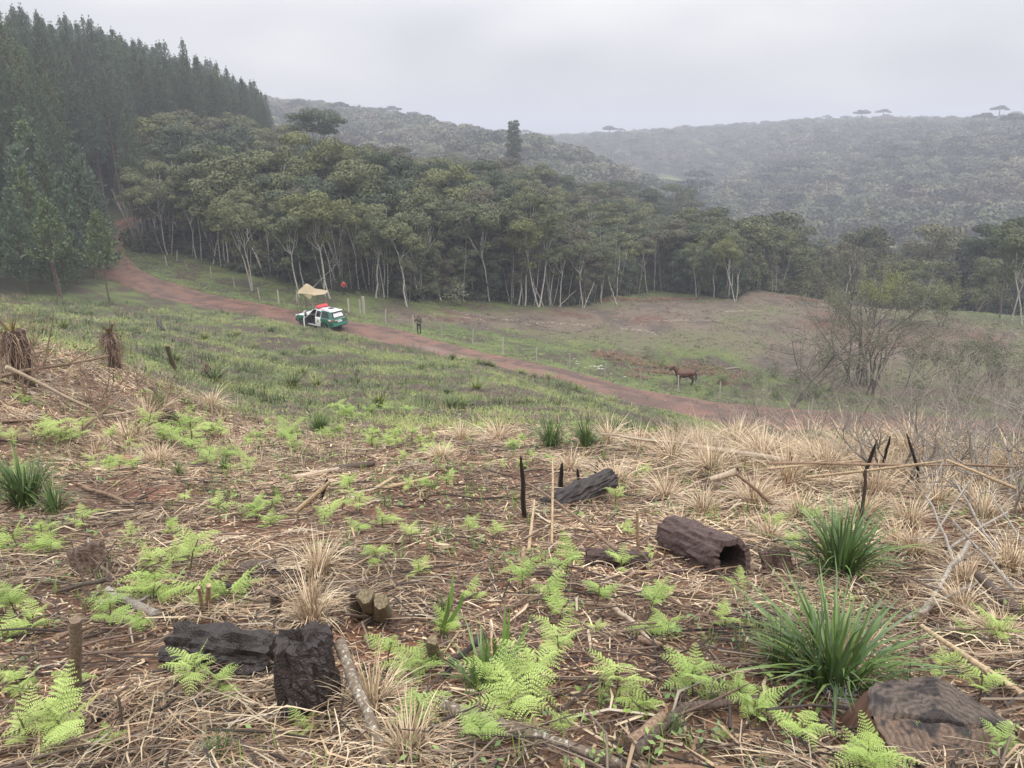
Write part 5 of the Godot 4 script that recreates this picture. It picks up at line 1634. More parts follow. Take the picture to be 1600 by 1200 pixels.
func tree_fern(at: Vector2, h: float, r: float, label: String, g: RandomNumberGenerator) -> void:
	var t := thing("tree_fern", label, "tree fern", on(at.x, at.y, -0.05), g.randf() * TAU)
	var s := Shape.new()
	s.tube(bend(g, Vector3.ZERO, Vector3(0.04, h * 0.95, 0.02), 7, 0.01), [r * 1.05, r * 0.9, r * 0.85, r * 0.88, r * 0.95, r * 1.0, r * 0.8], 14, Color.WHITE, true, 0.12, g)
	obj("trunk", s.mesh(), bark("tree fern trunk", Color(0.075, 0.05, 0.038), Color(0.03, 0.02, 0.017), 0.18), t)
	s = Shape.new()
	for k in 260:
		var a := g.randf() * TAU
		var d := Vector3(cos(a), 0, sin(a))
		var l := h * g.randf_range(0.2, 0.75)
		var top := d * r * 0.8 + Vector3(0, h * g.randf_range(0.5, 1.0), 0)
		var out := g.randf_range(0.05, 1.0) * r * 1.5
		var pts := [top]
		for q in 4:
			var u := (q + 1) / 4.0
			pts.append(top + d * out * sin(u * 2.0) + Vector3(g.randfn() * 0.025, l * (0.12 * sin(u * PI) - u * u * 0.9), g.randfn() * 0.025))
		s.ribbon(pts, [0.006, 0.009, 0.010, 0.008, 0.003], d.cross(Vector3.UP).rotated(d, g.randfn() * 0.5), [Color(0.17, 0.10, 0.068), Color(0.10, 0.06, 0.045), Color(0.30, 0.22, 0.155), Color(0.20, 0.15, 0.12)][g.randi() % 4] * g.randf_range(0.6, 1.2))
	obj("dead_fronds", s.mesh(), paint("dry straw", Color.WHITE, 0.7, 0.12), t)
	s = Shape.new()
	for k in 16:
		var a := g.randf() * TAU
		var d := Vector3(cos(a) * 0.55, 1, sin(a) * 0.55).normalized()
		s.tube([Vector3(0, h * 0.9, 0), Vector3(0, h * 0.9, 0) + d * r * g.randf_range(1.0, 2.6)], [0.014, 0.008], 4, Color(0.16, 0.11, 0.07) * g.randf_range(0.6, 1.4), false)
	obj("leaf_stubs", s.mesh(true), paint("twig", Color.WHITE, 0.85), t)
	for k in 3:
		var o := obj("frond", frond_meshes[k], paint("yellow fern", Color(0.36, 0.40, 0.10), 0.6, 0.5), t)
		o.position = Vector3(0, h * 0.92, 0)
		o.rotation = Vector3(-0.6, g.randf() * TAU, 0)
		o.scale = Vector3.ONE * r * g.randf_range(1.2, 2.2)


func make_web() -> void:
	# a dewy cobweb slung in the tussock
	var g := RandomNumberGenerator.new()
	g.seed = 95
	var t := thing("cobweb", "dewy white cobweb sheet slung at the foot of the green tussock", "cobweb", on(AT_WEBS.x, AT_WEBS.y, 0.03))
	t.rotation = Vector3(0.35, 0.2, 0)
	var s := Shape.new()
	for k in 70:
		var a := g.randf() * TAU
		var r0 := Vector3(cos(a), 0.1 * g.randfn(), sin(a)) * g.randf_range(0.03, 0.085)
		var b := a + PI + g.randfn() * 0.9
		var r1 := Vector3(cos(b), 0.1 * g.randfn(), sin(b)) * g.randf_range(0.03, 0.085)
		s.tube([r0, r0.lerp(r1, 0.5) - Vector3(0, 0.012, 0), r1], [0.00022, 0.00022, 0.00022], 3, Color(0.75, 0.77, 0.8), false)
	obj("threads", s.mesh(), paint("silk", Color.WHITE, 0.4, 0.3), t)
	s = Shape.new()
	for k in 520:
		var a := g.randf() * TAU
		var r := absf(g.randfn()) * 0.036
		var p := Vector3(cos(a) * r, g.randfn() * 0.006 - 0.006, sin(a) * r)
		var e := g.randf_range(0.0005, 0.0013)
		var q := [p + Vector3(0, e, 0), p + Vector3(e, 0, 0), p + Vector3(0, 0, e), p - Vector3(e, 0, 0), p - Vector3(0, 0, e), p - Vector3(0, e, 0)]
		for w in 4:
			s.tri(q[0], q[1 + w], q[1 + (w + 1) % 4], Color(0.85, 0.87, 0.9))
			s.tri(q[5], q[1 + (w + 1) % 4], q[1 + w], Color(0.85, 0.87, 0.9))
	var drops := obj("dew_drops", s.mesh(true), paint("dew", Color.WHITE, 0.05), t)
	drops.set_meta("kind", "stuff")


# ---------------------------------------------------------------- the green slope, the clearing, the fences
func leafy(s: Shape, g: RandomNumberGenerator, at: Vector3, wide: float, tall: float, n: int, leaf: float, col: Color) -> void:
	for k in n:
		var p := at + Vector3(g.randfn() * wide * 0.4, g.randf() * tall, g.randfn() * wide * 0.4)
		var a := Vector3(g.randfn(), g.randfn() * 0.5 + 0.3, g.randfn()).normalized() * leaf
		var b := a.cross(Vector3(g.randfn(), 1.5, g.randfn())).normalized() * leaf * 0.45
		var j := g.randf_range(0.7, 1.3)
		s.quad(p - a, p - b, p + a, p + b, Color(col.r * j, col.g * j, col.b * j))


func tuft(s: Shape, g: RandomNumberGenerator, at: Vector3, h: float, wide: float, n: int, w: float, col: Color) -> void:
	for k in n:
		var a := g.randf() * TAU
		var d := Vector3(cos(a), 0, sin(a))
		var side := d.cross(Vector3.UP)
		var p := at + d * g.randf() * wide * 0.5
		var q := p + d * wide * g.randf_range(0.1, 0.5) + Vector3(0, h * g.randf_range(0.5, 1.0), 0)
		var j := g.randf_range(0.75, 1.3)
		var c := Color(col.r * j, col.g * j, col.b * j)
		s.quad(p - side * w * 0.5, p + side * w * 0.5, q + side * w * 0.25 + d * w, q - side * w * 0.25 + d * w, c)


func make_slope() -> void:
	var g := RandomNumberGenerator.new()
	g.seed = 141
	var lime := Color(0.20, 0.235, 0.062)
	var mid := Color(0.125, 0.155, 0.048)
	var deep := Color(0.068, 0.092, 0.036)
	var brown := Color(0.12, 0.085, 0.055)
	var dead := Color(0.25, 0.195, 0.125)
	var grass := Shape.new()
	var weeds := Shape.new()
	for k in 38000:
		var f := 14.0 + 56.0 * pow(g.randf(), 1.15)
		var x := g.randf_range(-0.95, 0.75) * (f + 2.0)
		if f < line_at(LITTER_END, x) - 1.0 + g.randfn():
			continue
		var rn := road_near(x, f)
		if rn.x < 2.35 or (rn.y > 0.0) == false and f > 50.0:
			continue
		if x > 4.0 and f < 40.0 and g.randf() < 0.5:
			continue
		var n := patches.get_noise_2d(x * 9.0 + 300.0, f * 9.0)
		var n2 := patches.get_noise_2d(x * 22.0, f * 22.0 + 50.0)
		var bare_ := smoothstep(-0.08, 0.22, n + n2 * 0.55)
		if g.randf() < bare_ * 0.92:
			if g.randf() < 0.3:
				tuft(grass, g, on(x, f), 0.10, 0.4, 5, 0.03, brown)
			continue
		var n3 := patches.get_noise_2d(x * 5.0 + 80.0, f * 5.0) + n2 * 0.5 + g.randfn() * 0.10
		var col := lime.lerp(mid, smoothstep(-0.28, 0.0, n3)).lerp(deep, smoothstep(0.02, 0.25, n3)) * g.randf_range(0.75, 1.25)
		if g.randf() < 0.10:
			col = dead
		var size := 0.75 + 0.012 * f
		if g.randf() < 0.66:
			tuft(grass, g, on(x, f, -0.02), (g.randf_range(0.06, 0.22) + 0.16 * smoothstep(0.0, 0.25, n3)) * size, 0.34 * size, 8, 0.018 * size, col)
		else:
			leafy(weeds, g, on(x, f), 0.4 * size, 0.10 * size, 9, 0.036 * size, col)
	var blade := paint("grass blade", Color.WHITE, 0.45, 0.3)
	tag(obj("slope_grass", grass.mesh(), blade), "short patchy green grass covering the slope above the road", "grass", "", "stuff")
	tag(obj("slope_weeds", weeds.mesh(), blade), "low leafy weeds covering the slope above the road", "weeds", "", "stuff")
	# distinct clumps of longer grass
	var tones := [[mid, deep], [lime, mid], [mid, lime]]
	for k in 46:
		var f := g.randf_range(24.0, 62.0)
		var x := g.randf_range(-0.6, 0.14) * f
		if k < 12:   # a denser line of tall grass above the road's near edge
			var t := k / 11.0
			x = lerpf(-4.5, 5.5, t) + g.randfn() * 0.6
			f = lerpf(58.0, 48.0, t) + g.randfn()
		if road_near(x, f).x < 3.0 or road_near(x, f).y < 0.0:
			continue
		var s := Shape.new()
		var h := g.randf_range(0.45, 0.85)
		blades(s, g, 90, h, g.randf_range(0.9, 1.6), 0.03, tones[k % 3], 0.6, 3)
		var o := obj("grass_clump", s.mesh(), blade)
		o.position = on(x, f, -0.05)
		tag(o, "tall dark grass clump above the road's near edge" if k < 12 else "rounded green grass clump on the slope above the road", "grass clump", "tall clumps by the road" if k < 12 else "grass clumps on the slope")


func make_clearing() -> void:
	var g := RandomNumberGenerator.new()
	g.seed = 151
	var litter := Shape.new()
	var grass := Shape.new()
	var bracken := Shape.new()
	for k in 31000:
		var f := g.randf_range(56.0, 132.0)
		var x := g.randf_range(-0.56, 0.78) * f
		var rn := road_near(x, f)
		if rn.x < 2.4 or rn.y > 0.0:
			continue
		if is_forest(x, f - 2.0) or (f > 118.0 and x > 40.0):
			continue
		var n := patches.get_noise_2d(x * 9.0 + 20.0, f * 9.0)
		var depth := inside(CLEARING, x, f) if x > -22.0 else -9.0
		var at := on(x, f)
		if depth < -0.5 + n * 4.0:
			if rn.x < 9.0 or g.randf() < 0.6:
				var col := Color(0.155, 0.20, 0.052).lerp(Color(0.09, 0.125, 0.045), g.randf())
				tuft(grass, g, at, g.randf_range(0.08, 0.22), 0.5, 8, 0.035, col)
		else:
			var r := g.randf()
			if r < 0.42:
				var a := g.randf() * TAU
				var d := Vector3(cos(a), g.randfn() * 0.1, sin(a)) * g.randf_range(0.08, 0.4)
				litter.tube([at - d + Vector3(0, 0.03, 0), at + d + Vector3(0, 0.05, 0)], [0.012, 0.022], 3, [Color(0.10, 0.075, 0.06), Color(0.22, 0.17, 0.13), Color(0.07, 0.055, 0.048), Color(0.34, 0.28, 0.22), Color(0.15, 0.11, 0.085)][g.randi() % 5] * g.randf_range(0.7, 1.2), false)
			elif r < 0.62 and n < 0.1:
				tuft(grass, g, at, 0.10, 0.5, 6, 0.04, Color(0.13, 0.135, 0.06))
			elif r < 0.75 and n > 0.0:
				leafy(litter, g, at, 0.6, 0.08, 7, 0.09, Color(0.10, 0.075, 0.06))
	# rust red dead bracken in drifts
	var drifts := [[7.0, 107, 4, 1.6], [12, 108, 3.5, 1.6], [17, 110, 4, 1.5], [22, 111, 3, 1.5], [26, 112, 3, 1.2], [36.5, 124, 4, 2], [41, 125, 4, 2], [12.0, 72, 3.0, 1.8], [15.5, 70.5, 2.5, 1.5], [18.5, 71, 2.5, 2], [9.2, 73, 2.0, 1.6], [19.5, 66.5, 1.5, 0.8], [13.3, 68.5, 3.0, 1.0], [11.3, 66, 1.5, 1.0], [21.0, 69, 1.8, 1.2], [44, 112, 5, 2]]
	for p in drifts:
		for k in int(110 * p[2] * p[3] / 3.0):
			var x: float = p[0] + g.randfn() * p[2] * 0.5
			var f: float = p[1] + g.randfn() * p[3] * 0.6
			tuft(bracken, g, on(x, f), g.randf_range(0.08, 0.30), 0.6, 5, 0.05, [Color(0.15, 0.072, 0.05), Color(0.11, 0.055, 0.042), Color(0.19, 0.115, 0.075)][g.randi() % 3])
	# pale streaks of chipped wood and sand dragged along the tracks
	for p in [[12.4, 87.0, 17.2, 86.0], [17.5, 92.0, 26.5, 94.5], [-7.0, 89.0, 1.0, 88.0], [2.0, 86.5, 9.0, 88.0], [-9.0, 84.0, -3.0, 85.5], [28.0, 99.0, 33.0, 100.0]]:
		for k in 90:
			var u := g.randf()
			var at := on(lerpf(p[0], p[2], u) + g.randfn() * 0.2, lerpf(p[1], p[3], u) + g.randfn() * 0.25 + sin(u * 5.0) * 0.4, 0.02)
			var a := g.randf() * TAU
			var d := Vector3(cos(a), 0.04, sin(a)) * g.randf_range(0.06, 0.22)
			litter.ribbon([at - d, at + d], [0.10, 0.08], d.cross(Vector3.UP).normalized(), Color(0.30, 0.25, 0.20) * g.randf_range(0.6, 1.15))
	tag(obj("clearing_debris", litter.mesh(), paint("twig", Color.WHITE, 0.85)), "scattered sticks and trampled trash on the brown clearing", "debris", "", "stuff")
	tag(obj("verge_grass", grass.mesh(), paint("grass blade", Color.WHITE, 0.45, 0.3)), "short bright grass on the verge below the road", "grass", "", "stuff")
	tag(obj("dead_bracken", bracken.mesh(), paint("dry straw", Color.WHITE, 0.7, 0.12)), "rust red dead bracken drifts around the clearing", "bracken", "", "stuff")
	# pale stones by the fence
	for k in 15:
		var t := g.randf()
		var p := Vector2(lerpf(4.6, 10.2, t) + g.randfn() * 0.5, lerpf(67.8, 66.0, t) + g.randfn() * 0.7)
		var s := Shape.new()
		var r := g.randf_range(0.07, 0.17)
		for e in 4:
			for q in 7:
				var a := TAU * q / 7
				var el := PI * 0.5 * e / 3.0
				s.v.append(Vector3(cos(a) * cos(el) * r * 1.3, sin(el) * r * 0.5, sin(a) * cos(el) * r) * g.randf_range(0.8, 1.15))
				s.c.append(Color.WHITE)
		for e in 3:
			for q in 7:
				var a0 := e * 7 + q
				var a1 := e * 7 + (q + 1) % 7
				s.i.append(a0); s.i.append(a0 + 7); s.i.append(a1); s.i.append(a1); s.i.append(a0 + 7); s.i.append(a1 + 7)
		var o := obj("pale_stone", s.mesh(true), paint("pale stone", Color(0.34, 0.33, 0.30), 0.9))
		o.position = on(p.x, p.y)
		tag(o, "whitish stone lying in the grass by the wire fence", "stone", "pale stones by the fence")
	# dead poles leaning at the wood's foot, and a bleached log
	var lean_at := [[-23.5, 86.5, -20.0, 90.0, 3.6, 0.05], [4.2, 100.5, 2.2, 101.5, 4.0, 0.07], [9.6, 101.0, 11.2, 103.0, 3.4, 0.06], [6.2, 101.0, 8.6, 102.5, 2.2, 0.06], [-13.0, 94.0, -14.4, 96.0, 4.4, 0.06], [14.5, 104.0, 13.4, 105.5, 3.6, 0.06]]
	for p in lean_at:
		var s := Shape.new()
		var base := on(p[0], p[1], -0.1)
		s.tube(bend(g, Vector3.ZERO, on(p[2], p[3], p[4]) - base, 5, 0.06), [p[5], p[5] * 0.9, p[5] * 0.75, p[5] * 0.6, p[5] * 0.3], 6, Color.WHITE, true)
		var o := obj("dead_pole", s.mesh(true), pale_bark)
		o.position = base
		tag(o, "pale dead pole leaning at the forest foot " + stretch(p[0], p[1] + 2.0), "dead pole", "leaning dead poles " + stretch(p[0], p[1] + 2.0))
	var log_ := Shape.new()
	log_.tube(bend(g, Vector3(-0.8, 0.08, 0), Vector3(0.8, 0.12, -0.5), 5, 0.02), [0.09, 0.10, 0.10, 0.09, 0.07], 9, Color.WHITE, true, 0.08, g)
	var lo := obj("bleached_log", log_.mesh(true), bark("dead grey log", Color(0.26, 0.23, 0.19), Color(0.15, 0.13, 0.11), 0.5))
	lo.position = on(21.5, 71.5)
	tag(lo, "bleached fallen log among the bracken behind the horse", "log")
	# open trees and bushes on the low ground
	var greyleaf := leafage("grey bush leaves", Color(0.135, 0.15, 0.085))
	var twigbark := bark("bush bark", Color(0.15, 0.13, 0.11), Color(0.08, 0.068, 0.058), 0.6)
	var q := 0
	for p in SPARSE:
		var wood := Shape.new()
		var leaves := Shape.new()
		var h: float = p[2] * (1.2 if q < 4 else 1.1)
		for st in (4 if q < 4 else 5):
			var d := Vector3(p[3] + g.randfn() * 0.22, 1.0, g.randfn() * 0.22).normalized()
			branchy(wood, g, Vector3(g.randfn() * 0.3, -0.2, g.randfn() * 0.3), d, h * g.randf_range(0.42, 0.62), h * 0.009, 4, leaves, 0.065, 7)
		var t := thing("open_tree", ["leaning open tree with sparse grey leaves beside the fence", "upright thin tree with dark trunk in the open thicket", "tallest thin tree in the open thicket by the clearing", "slanting thin tree in the open thicket by the clearing"][q] if q < 4 else "low twiggy bush with sparse grey leaves by the open thicket", "tree" if q < 4 else "bush", on(p[0], p[1]), 0.0, "" if q < 4 else "low twiggy bushes")
		obj("trunk", wood.mesh(true), twigbark, t)
		obj("crown", leaves.mesh(), greyleaf, t)
		q += 1
	for p in [[44.2, 92.0, 9.2, 0], [48.5, 91.5, 6.8, 1], [41.0, 93.5, 5.4, 1], [51.5, 90.0, 5.6, 1]]:
		var wood := Shape.new()
		var leaves := Shape.new()
		for st in 5:
			branchy(wood, g, Vector3(g.randfn() * 0.3, -0.2, g.randfn() * 0.3), Vector3(g.randfn() * 0.2, 1.0, g.randfn() * 0.2).normalized(), p[2] * g.randf_range(0.3, 0.52), p[2] * 0.008, 4, leaves, 0.09, 8)
		var t := thing("willowy_tree", "bright yellow green feathery tree behind the open thicket" if p[3] == 0 else "dull green feathery tree beside the bright yellow green one", "tree", on(p[0], p[1]), 0.0, "bright feathery trees" if p[3] == 0 else "dull feathery trees")
		obj("trunk", wood.mesh(true), twigbark, t)
		obj("crown", leaves.mesh(), leafage("lime leaves", Color(0.24, 0.27, 0.06)) if p[3] == 0 else leafage("soft green leaves", Color(0.16, 0.18, 0.075)), t)
	var bushes := [round_tree(331, 2.0, 1.1, 0.1, 12, 0.08), round_tree(332, 2.0, 1.3, 0.05, 12, 0.08), round_tree(333, 2.0, 0.9, 0.1, 10, 0.07)]
	var sl := [leafage("shrub leaves", Color(0.095, 0.13, 0.05)), leafage("grey bush leaves", Color(0.135, 0.15, 0.085)), leafage("pale shrub leaves", Color(0.15, 0.18, 0.075))]
	q = 0
	for p in SHRUBS:
		var sc: float = p[2] / 2.0
		var t := plant_tree("shrub", "large pale twiggy shrub standing before the forest edge" if q == 0 else "green shrub growing along the verge below the road", "" if q == 0 else "shrubs below the road", bushes[q % 3], on(p[0], p[1]), g.randf() * TAU, Vector3(sc * 1.2, sc, sc * 1.2), twigbark, sl[1] if q == 0 else sl[g.randi() % 3])
		t.set_meta("category", "shrub")
		q += 1


func fence(called: String, label: String, pts: Array, g: RandomNumberGenerator, tilt: float, h: float, wires: int) -> void:
	var t := thing(called, label, "fence", on(pts[0][0], pts[0][1]))
	var wood := bark("grey post", Color(0.40, 0.375, 0.33), Color(0.24, 0.22, 0.19), 0.5)
	var tops := []
	for p in pts:
		var at := on(p[0], p[1]) - t.position
		var lean := Vector3(g.randfn() * tilt, 1, g.randfn() * tilt).normalized()
		var hh := h * g.randf_range(0.88, 1.1)
		var s := Shape.new()
		var r := g.randf_range(0.055, 0.085)
		s.tube([Vector3(0, -0.3, 0), lean * hh * 0.5, lean * hh], [r * 1.1, r, r * 0.92], 7, Color.WHITE * g.randf_range(0.75, 1.1), true, 0.08, g)
		var o := obj("post", s.mesh(), wood, t)
		o.position = at
		tops.append([at, lean * hh])
	for w in wires:
		var k := 0.25 + 0.68 * w / maxf(1.0, wires - 1.0)
		var s := Shape.new()
		for q in tops.size() - 1:
			var a: Vector3 = tops[q][0] + tops[q][1] * k
			var b: Vector3 = tops[q + 1][0] + tops[q + 1][1] * k
			s.tube([a, a.lerp(b, 0.5) - Vector3(0, 0.04, 0), b], [0.0035, 0.0035, 0.0035], 3, Color(0.25, 0.24, 0.23), false)
		obj("wire", s.mesh(), paint("fence wire", Color.WHITE, 0.6), t)


func make_fences() -> void:
	var g := RandomNumberGenerator.new()
	g.seed = 161
	fence("wire_fence", "wire fence with weathered posts running down the road's lower side", POSTS_RIGHT, g, 0.05, 1.45, 4)
	fence("wire_fence", "old wire fence with leaning posts under the forest edge trees", POSTS_LEFT, g, 0.14, 1.5, 3)
	# thicker gate post where the fence meets the clearing track
	var s := Shape.new()
	s.tube([Vector3(0, -0.3, 0), Vector3(0.02, 0.8, 0), Vector3(0, 1.75, 0.03)], [0.16, 0.15, 0.14], 9, Color.WHITE, true, 0.1, g)
	var o := obj("gate_post", s.mesh(), bark("grey post", Color(0.40, 0.375, 0.33), Color(0.24, 0.22, 0.19), 0.5))
	o.position = on(POSTS_RIGHT[0][0] + 0.25, POSTS_RIGHT[0][1] + 0.6)
	tag(o, "thick pale gate post beside the parked car", "post")


# ---------------------------------------------------------------- the patrol car
func glossy(key: String, col: Color, rough: float, metal := 0.0, coat := 0.0) -> StandardMaterial3D:
	var m := paint(key, col, rough)
	m.metallic = metal
	if coat > 0.0:
		m.clearcoat_enabled = true
		m.clearcoat = coat
		m.clearcoat_roughness = 0.08
	return m


const GREEN := Color(0.010, 0.115, 0.078)
const WHITE := Color(0.74, 0.75, 0.76)


# cross sections of the lower body: z, bottom, half width at bottom / middle / shoulder, shoulder height, top height
const HULL := [[-2.42, 0.50, 0.62, 0.72, 0.66, 0.86, 0.88], [-2.30, 0.38, 0.80, 0.86, 0.80, 0.97, 1.02], [-1.95, 0.32, 0.88, 0.92, 0.85, 1.03, 1.09], [-1.35, 0.30, 0.90, 0.945, 0.87, 1.07, 1.14], [-0.85, 0.30, 0.90, 0.945, 0.88, 1.09, 1.18], [-0.72, 0.30, 0.90, 0.945, 0.88, 1.10, 1.12], [0.28, 0.30, 0.90, 0.945, 0.885, 1.11, 1.12], [0.95, 0.30, 0.90, 0.945, 0.885, 1.12, 1.13], [1.35, 0.30, 0.90, 0.955, 0.89, 1.13, 1.14], [2.00, 0.34, 0.89, 0.945, 0.88, 1.13, 1.14], [2.30, 0.42, 0.85, 0.92, 0.86, 1.10, 1.11], [2.42, 0.52, 0.78, 0.86, 0.82, 1.04, 1.05]]
# the cabin above: z and height at foot, z and height at roof, half width at foot and roof
const CABIN := [[-0.92, 1.14, -0.28, 1.66, 0.86, 0.66], [-0.72, 1.11, -0.10, 1.72, 0.88, 0.69], [0.28, 1.11, 0.30, 1.77, 0.885, 0.70], [0.95, 1.12, 0.95, 1.78, 0.885, 0.70], [1.35, 1.13, 1.38, 1.77, 0.88, 0.695], [2.05, 1.13, 1.85, 1.73, 0.86, 0.675], [2.34, 1.10, 2.05, 1.68, 0.84, 0.65]]


func hull_ring(st: Array) -> Array:
	var z: float = st[0]
	var my: float = lerpf(st[1], st[5], 0.5)
	return [Vector3(0, st[1], z), Vector3(st[2], st[1], z), Vector3(st[3], my, z), Vector3(lerpf(st[3], st[4], 0.35), st[5] - 0.06, z), Vector3(st[4], st[5], z), Vector3(st[4] * 0.6, lerpf(st[5], st[6], 0.8), z), Vector3(0, st[6], z)]


func make_car() -> void:
	var at := on(AT_CAR.x, AT_CAR.y, 0.0)
	var r := road_near(AT_CAR.x, AT_CAR.y)
	at.y = r.z - 0.03
	var t := thing("patrol_car", "green and white patrol car parked on the dirt road with an open door", "car", at, 0.98)
	var body := Shape.new()
	for k in HULL.size() - 1:
		var a := hull_ring(HULL[k])
		var b := hull_ring(HULL[k + 1])
		var zc: float = (HULL[k][0] + HULL[k + 1][0]) * 0.5
		for sd in [1.0, -1.0]:
			for e in 6:
				var open: bool = sd < 0.0 and zc > -0.72 and zc < 0.28 and e >= 1 and e <= 4
				if open:
					continue
				var m := Vector3(sd, 1, 1)
				var col := WHITE
				if e == 0:
					col = Color(0.02, 0.02, 0.02)
				elif zc < -0.80:
					col = GREEN if e < 4 else WHITE
				elif zc > 0.97:
					col = GREEN
				if sd > 0:
					body.quad(a[e] * m, b[e] * m, b[e + 1] * m, a[e + 1] * m, col)
				else:
					body.quad(a[e] * m, a[e + 1] * m, b[e + 1] * m, b[e] * m, col)
	for e in [0, HULL.size() - 1]:
		var a := hull_ring(HULL[e])
		for q in 6:
			body.quad(a[q], a[q + 1], a[q + 1] * Vector3(-1, 1, 1), a[q] * Vector3(-1, 1, 1), GREEN)
	# sill and rim of the open doorway
	body.box(Vector3(-0.86, 0.36, -0.22), Vector3(0.05, 0.07, 0.5), WHITE)
	body.box(Vector3(-0.87, 0.80, 0.30), Vector3(0.045, 0.34, 0.02), WHITE)
	obj("body", body.mesh(), glossy("car paint", Color.WHITE, 0.35, 0.0, 0.8), t)
	var cab := Shape.new()
	for k in CABIN.size() - 1:
		var c0: Array = CABIN[k]
		var c1: Array = CABIN[k + 1]
		for sd in [1.0, -1.0]:
			cab.quad(Vector3(0, c0[3] + 0.04, c0[2]), Vector3(0, c1[3] + 0.04, c1[2]), Vector3(sd * c1[5], c1[3], c1[2]), Vector3(sd * c0[5], c0[3], c0[2]), WHITE)
			if not (sd < 0.0 and k == 1):
				var col := WHITE if k < 3 else GREEN
				cab.quad(Vector3(sd * c0[4], c0[1] - 0.03, c0[0]), Vector3(sd * c0[5], c0[3], c0[2]), Vector3(sd * c1[5], c1[3], c1[2]), Vector3(sd * c1[4], c1[1] - 0.03, c1[0]), col)
	var l: Array = CABIN[6]
	cab.quad(Vector3(-l[4], l[1] - 0.06, l[0]), Vector3(l[4], l[1] - 0.06, l[0]), Vector3(l[5], l[3], l[2]), Vector3(-l[5], l[3], l[2]), GREEN)
	cab.quad(Vector3(-l[5], l[3], l[2]), Vector3(l[5], l[3], l[2]), Vector3(0.3, l[3] + 0.04, l[2]), Vector3(-0.3, l[3] + 0.04, l[2]), WHITE)
	var f: Array = CABIN[0]
	cab.quad(Vector3(-f[5], f[3], f[2]), Vector3(f[5], f[3], f[2]), Vector3(0.3, f[3] + 0.04, f[2]), Vector3(-0.3, f[3] + 0.04, f[2]), WHITE)
	# spoiler over the rear window
	cab.box(Vector3(0, 1.735, 2.06), Vector3(0.62, 0.018, 0.13), WHITE, Basis(Vector3.RIGHT, 0.12))
	obj("cabin", cab.mesh(), glossy("car paint", Color.WHITE, 0.35, 0.0, 0.8), t)
	var glass := glossy("dark glass", Color(0.012, 0.014, 0.016), 0.04)
	var panes := [["windshield", [Vector3(-0.82, 1.16, -0.90), Vector3(0.82, 1.16, -0.90), Vector3(0.63, 1.65, -0.29), Vector3(-0.63, 1.65, -0.29)], Vector3(0, 0.008, -0.008)], ["rear_window", [Vector3(-0.70, 1.18, 2.305), Vector3(0.70, 1.18, 2.305), Vector3(0.58, 1.63, 2.075), Vector3(-0.58, 1.63, 2.075)], Vector3(0, 0.006, 0.010)]]
	for p in panes:
		var s := Shape.new()
		var q: Array = p[1]
		s.quad(q[0] + p[2], q[1] + p[2], q[2] + p[2], q[3] + p[2], Color.WHITE)
		obj(p[0], s.mesh(), glass, t)
	var pale_panel := Shape.new()  # plain pale grey panel laid across most of the rear glass
	pale_panel.quad(Vector3(-0.55, 1.24, 2.29), Vector3(0.60, 1.24, 2.29), Vector3(0.52, 1.55, 2.13), Vector3(-0.47, 1.55, 2.13), Color(0.60, 0.60, 0.61))
	obj("pale_window_panel", pale_panel.mesh(), glossy("plate", Color.WHITE, 0.5), t)
	for sd in [1.0, -1.0]:
		for w in ([[0.36, 0.90, 0.38, 0.92], [1.06, 1.95, 1.08, 1.72]] if sd < 0 else [[-0.62, 0.24, -0.06, 0.26], [0.36, 0.90, 0.38, 0.92], [1.06, 1.95, 1.08, 1.72]]):
			var s := Shape.new()
			var o := Vector3(sd * 0.008, 0, 0)
			var foot := func(z): return Vector3(sd * 0.868, 1.16, z)
			var top := func(z): return Vector3(sd * 0.718, 1.68, z)
			s.quad(foot.call(w[0]) + o, foot.call(w[1]) + o, top.call(w[3]) + o, top.call(w[2]) + o, Color.WHITE)
			obj("side_window", s.mesh(), glass, t)
	# inside, seen through the doorway
	var dark := glossy("cabin trim", Color(0.018, 0.018, 0.02), 0.8)
	var s := Shape.new()
	s.box(Vector3(0, 0.42, 0.3), Vector3(0.84, 0.03, 1.4), Color.WHITE)
	s.box(Vector3(0, 0.95, -0.70), Vector3(0.80, 0.16, 0.16), Color.WHITE)
	obj("dashboard", s.mesh(), dark, t)
	for sx in [-0.4, 0.4]:
		s = Shape.new()
		s.box(Vector3(sx, 0.62, 0.0), Vector3(0.26, 0.10, 0.26), Color.WHITE)
		s.box(Vector3(sx, 1.02, 0.30), Vector3(0.25, 0.34, 0.08), Color.WHITE, Basis(Vector3.RIGHT, -0.2))
		s.box(Vector3(sx, 1.45, 0.38), Vector3(0.13, 0.09, 0.05), Color.WHITE)
		obj("seat", s.mesh(), dark, t)
	s = Shape.new()
	var ring := []
	for q in 17:
		ring.append(Vector3(-0.4 + cos(TAU * q / 16) * 0.19, 1.05 + sin(TAU * q / 16) * 0.17, -0.46 - sin(TAU * q / 16) * 0.07))
	s.tube(ring, range(17).map(func(_q): return 0.016), 5, Color.WHITE, false)
	obj("steering_wheel", s.mesh(true), dark, t)
	# the driver's door, swung open
	var door := Node3D.new()
	door.name = "door"
	t.add_child(door)
	door.position = Vector3(-0.93, 0, -0.74)
	door.rotation.y = -1.02
	s = Shape.new()
	s.box(Vector3(0.0, 0.74, 0.49), Vector3(0.045, 0.38, 0.49), WHITE)
	s.box(Vector3(0.04, 1.40, 0.93), Vector3(0.03, 0.30, 0.025), WHITE)
	s.box(Vector3(0.05, 1.68, 0.66), Vector3(0.025, 0.025, 0.30), WHITE)
	s.box(Vector3(0.04, 1.40, 0.22), Vector3(0.025, 0.025, 0.40), WHITE, Basis(Vector3.RIGHT, -0.75))
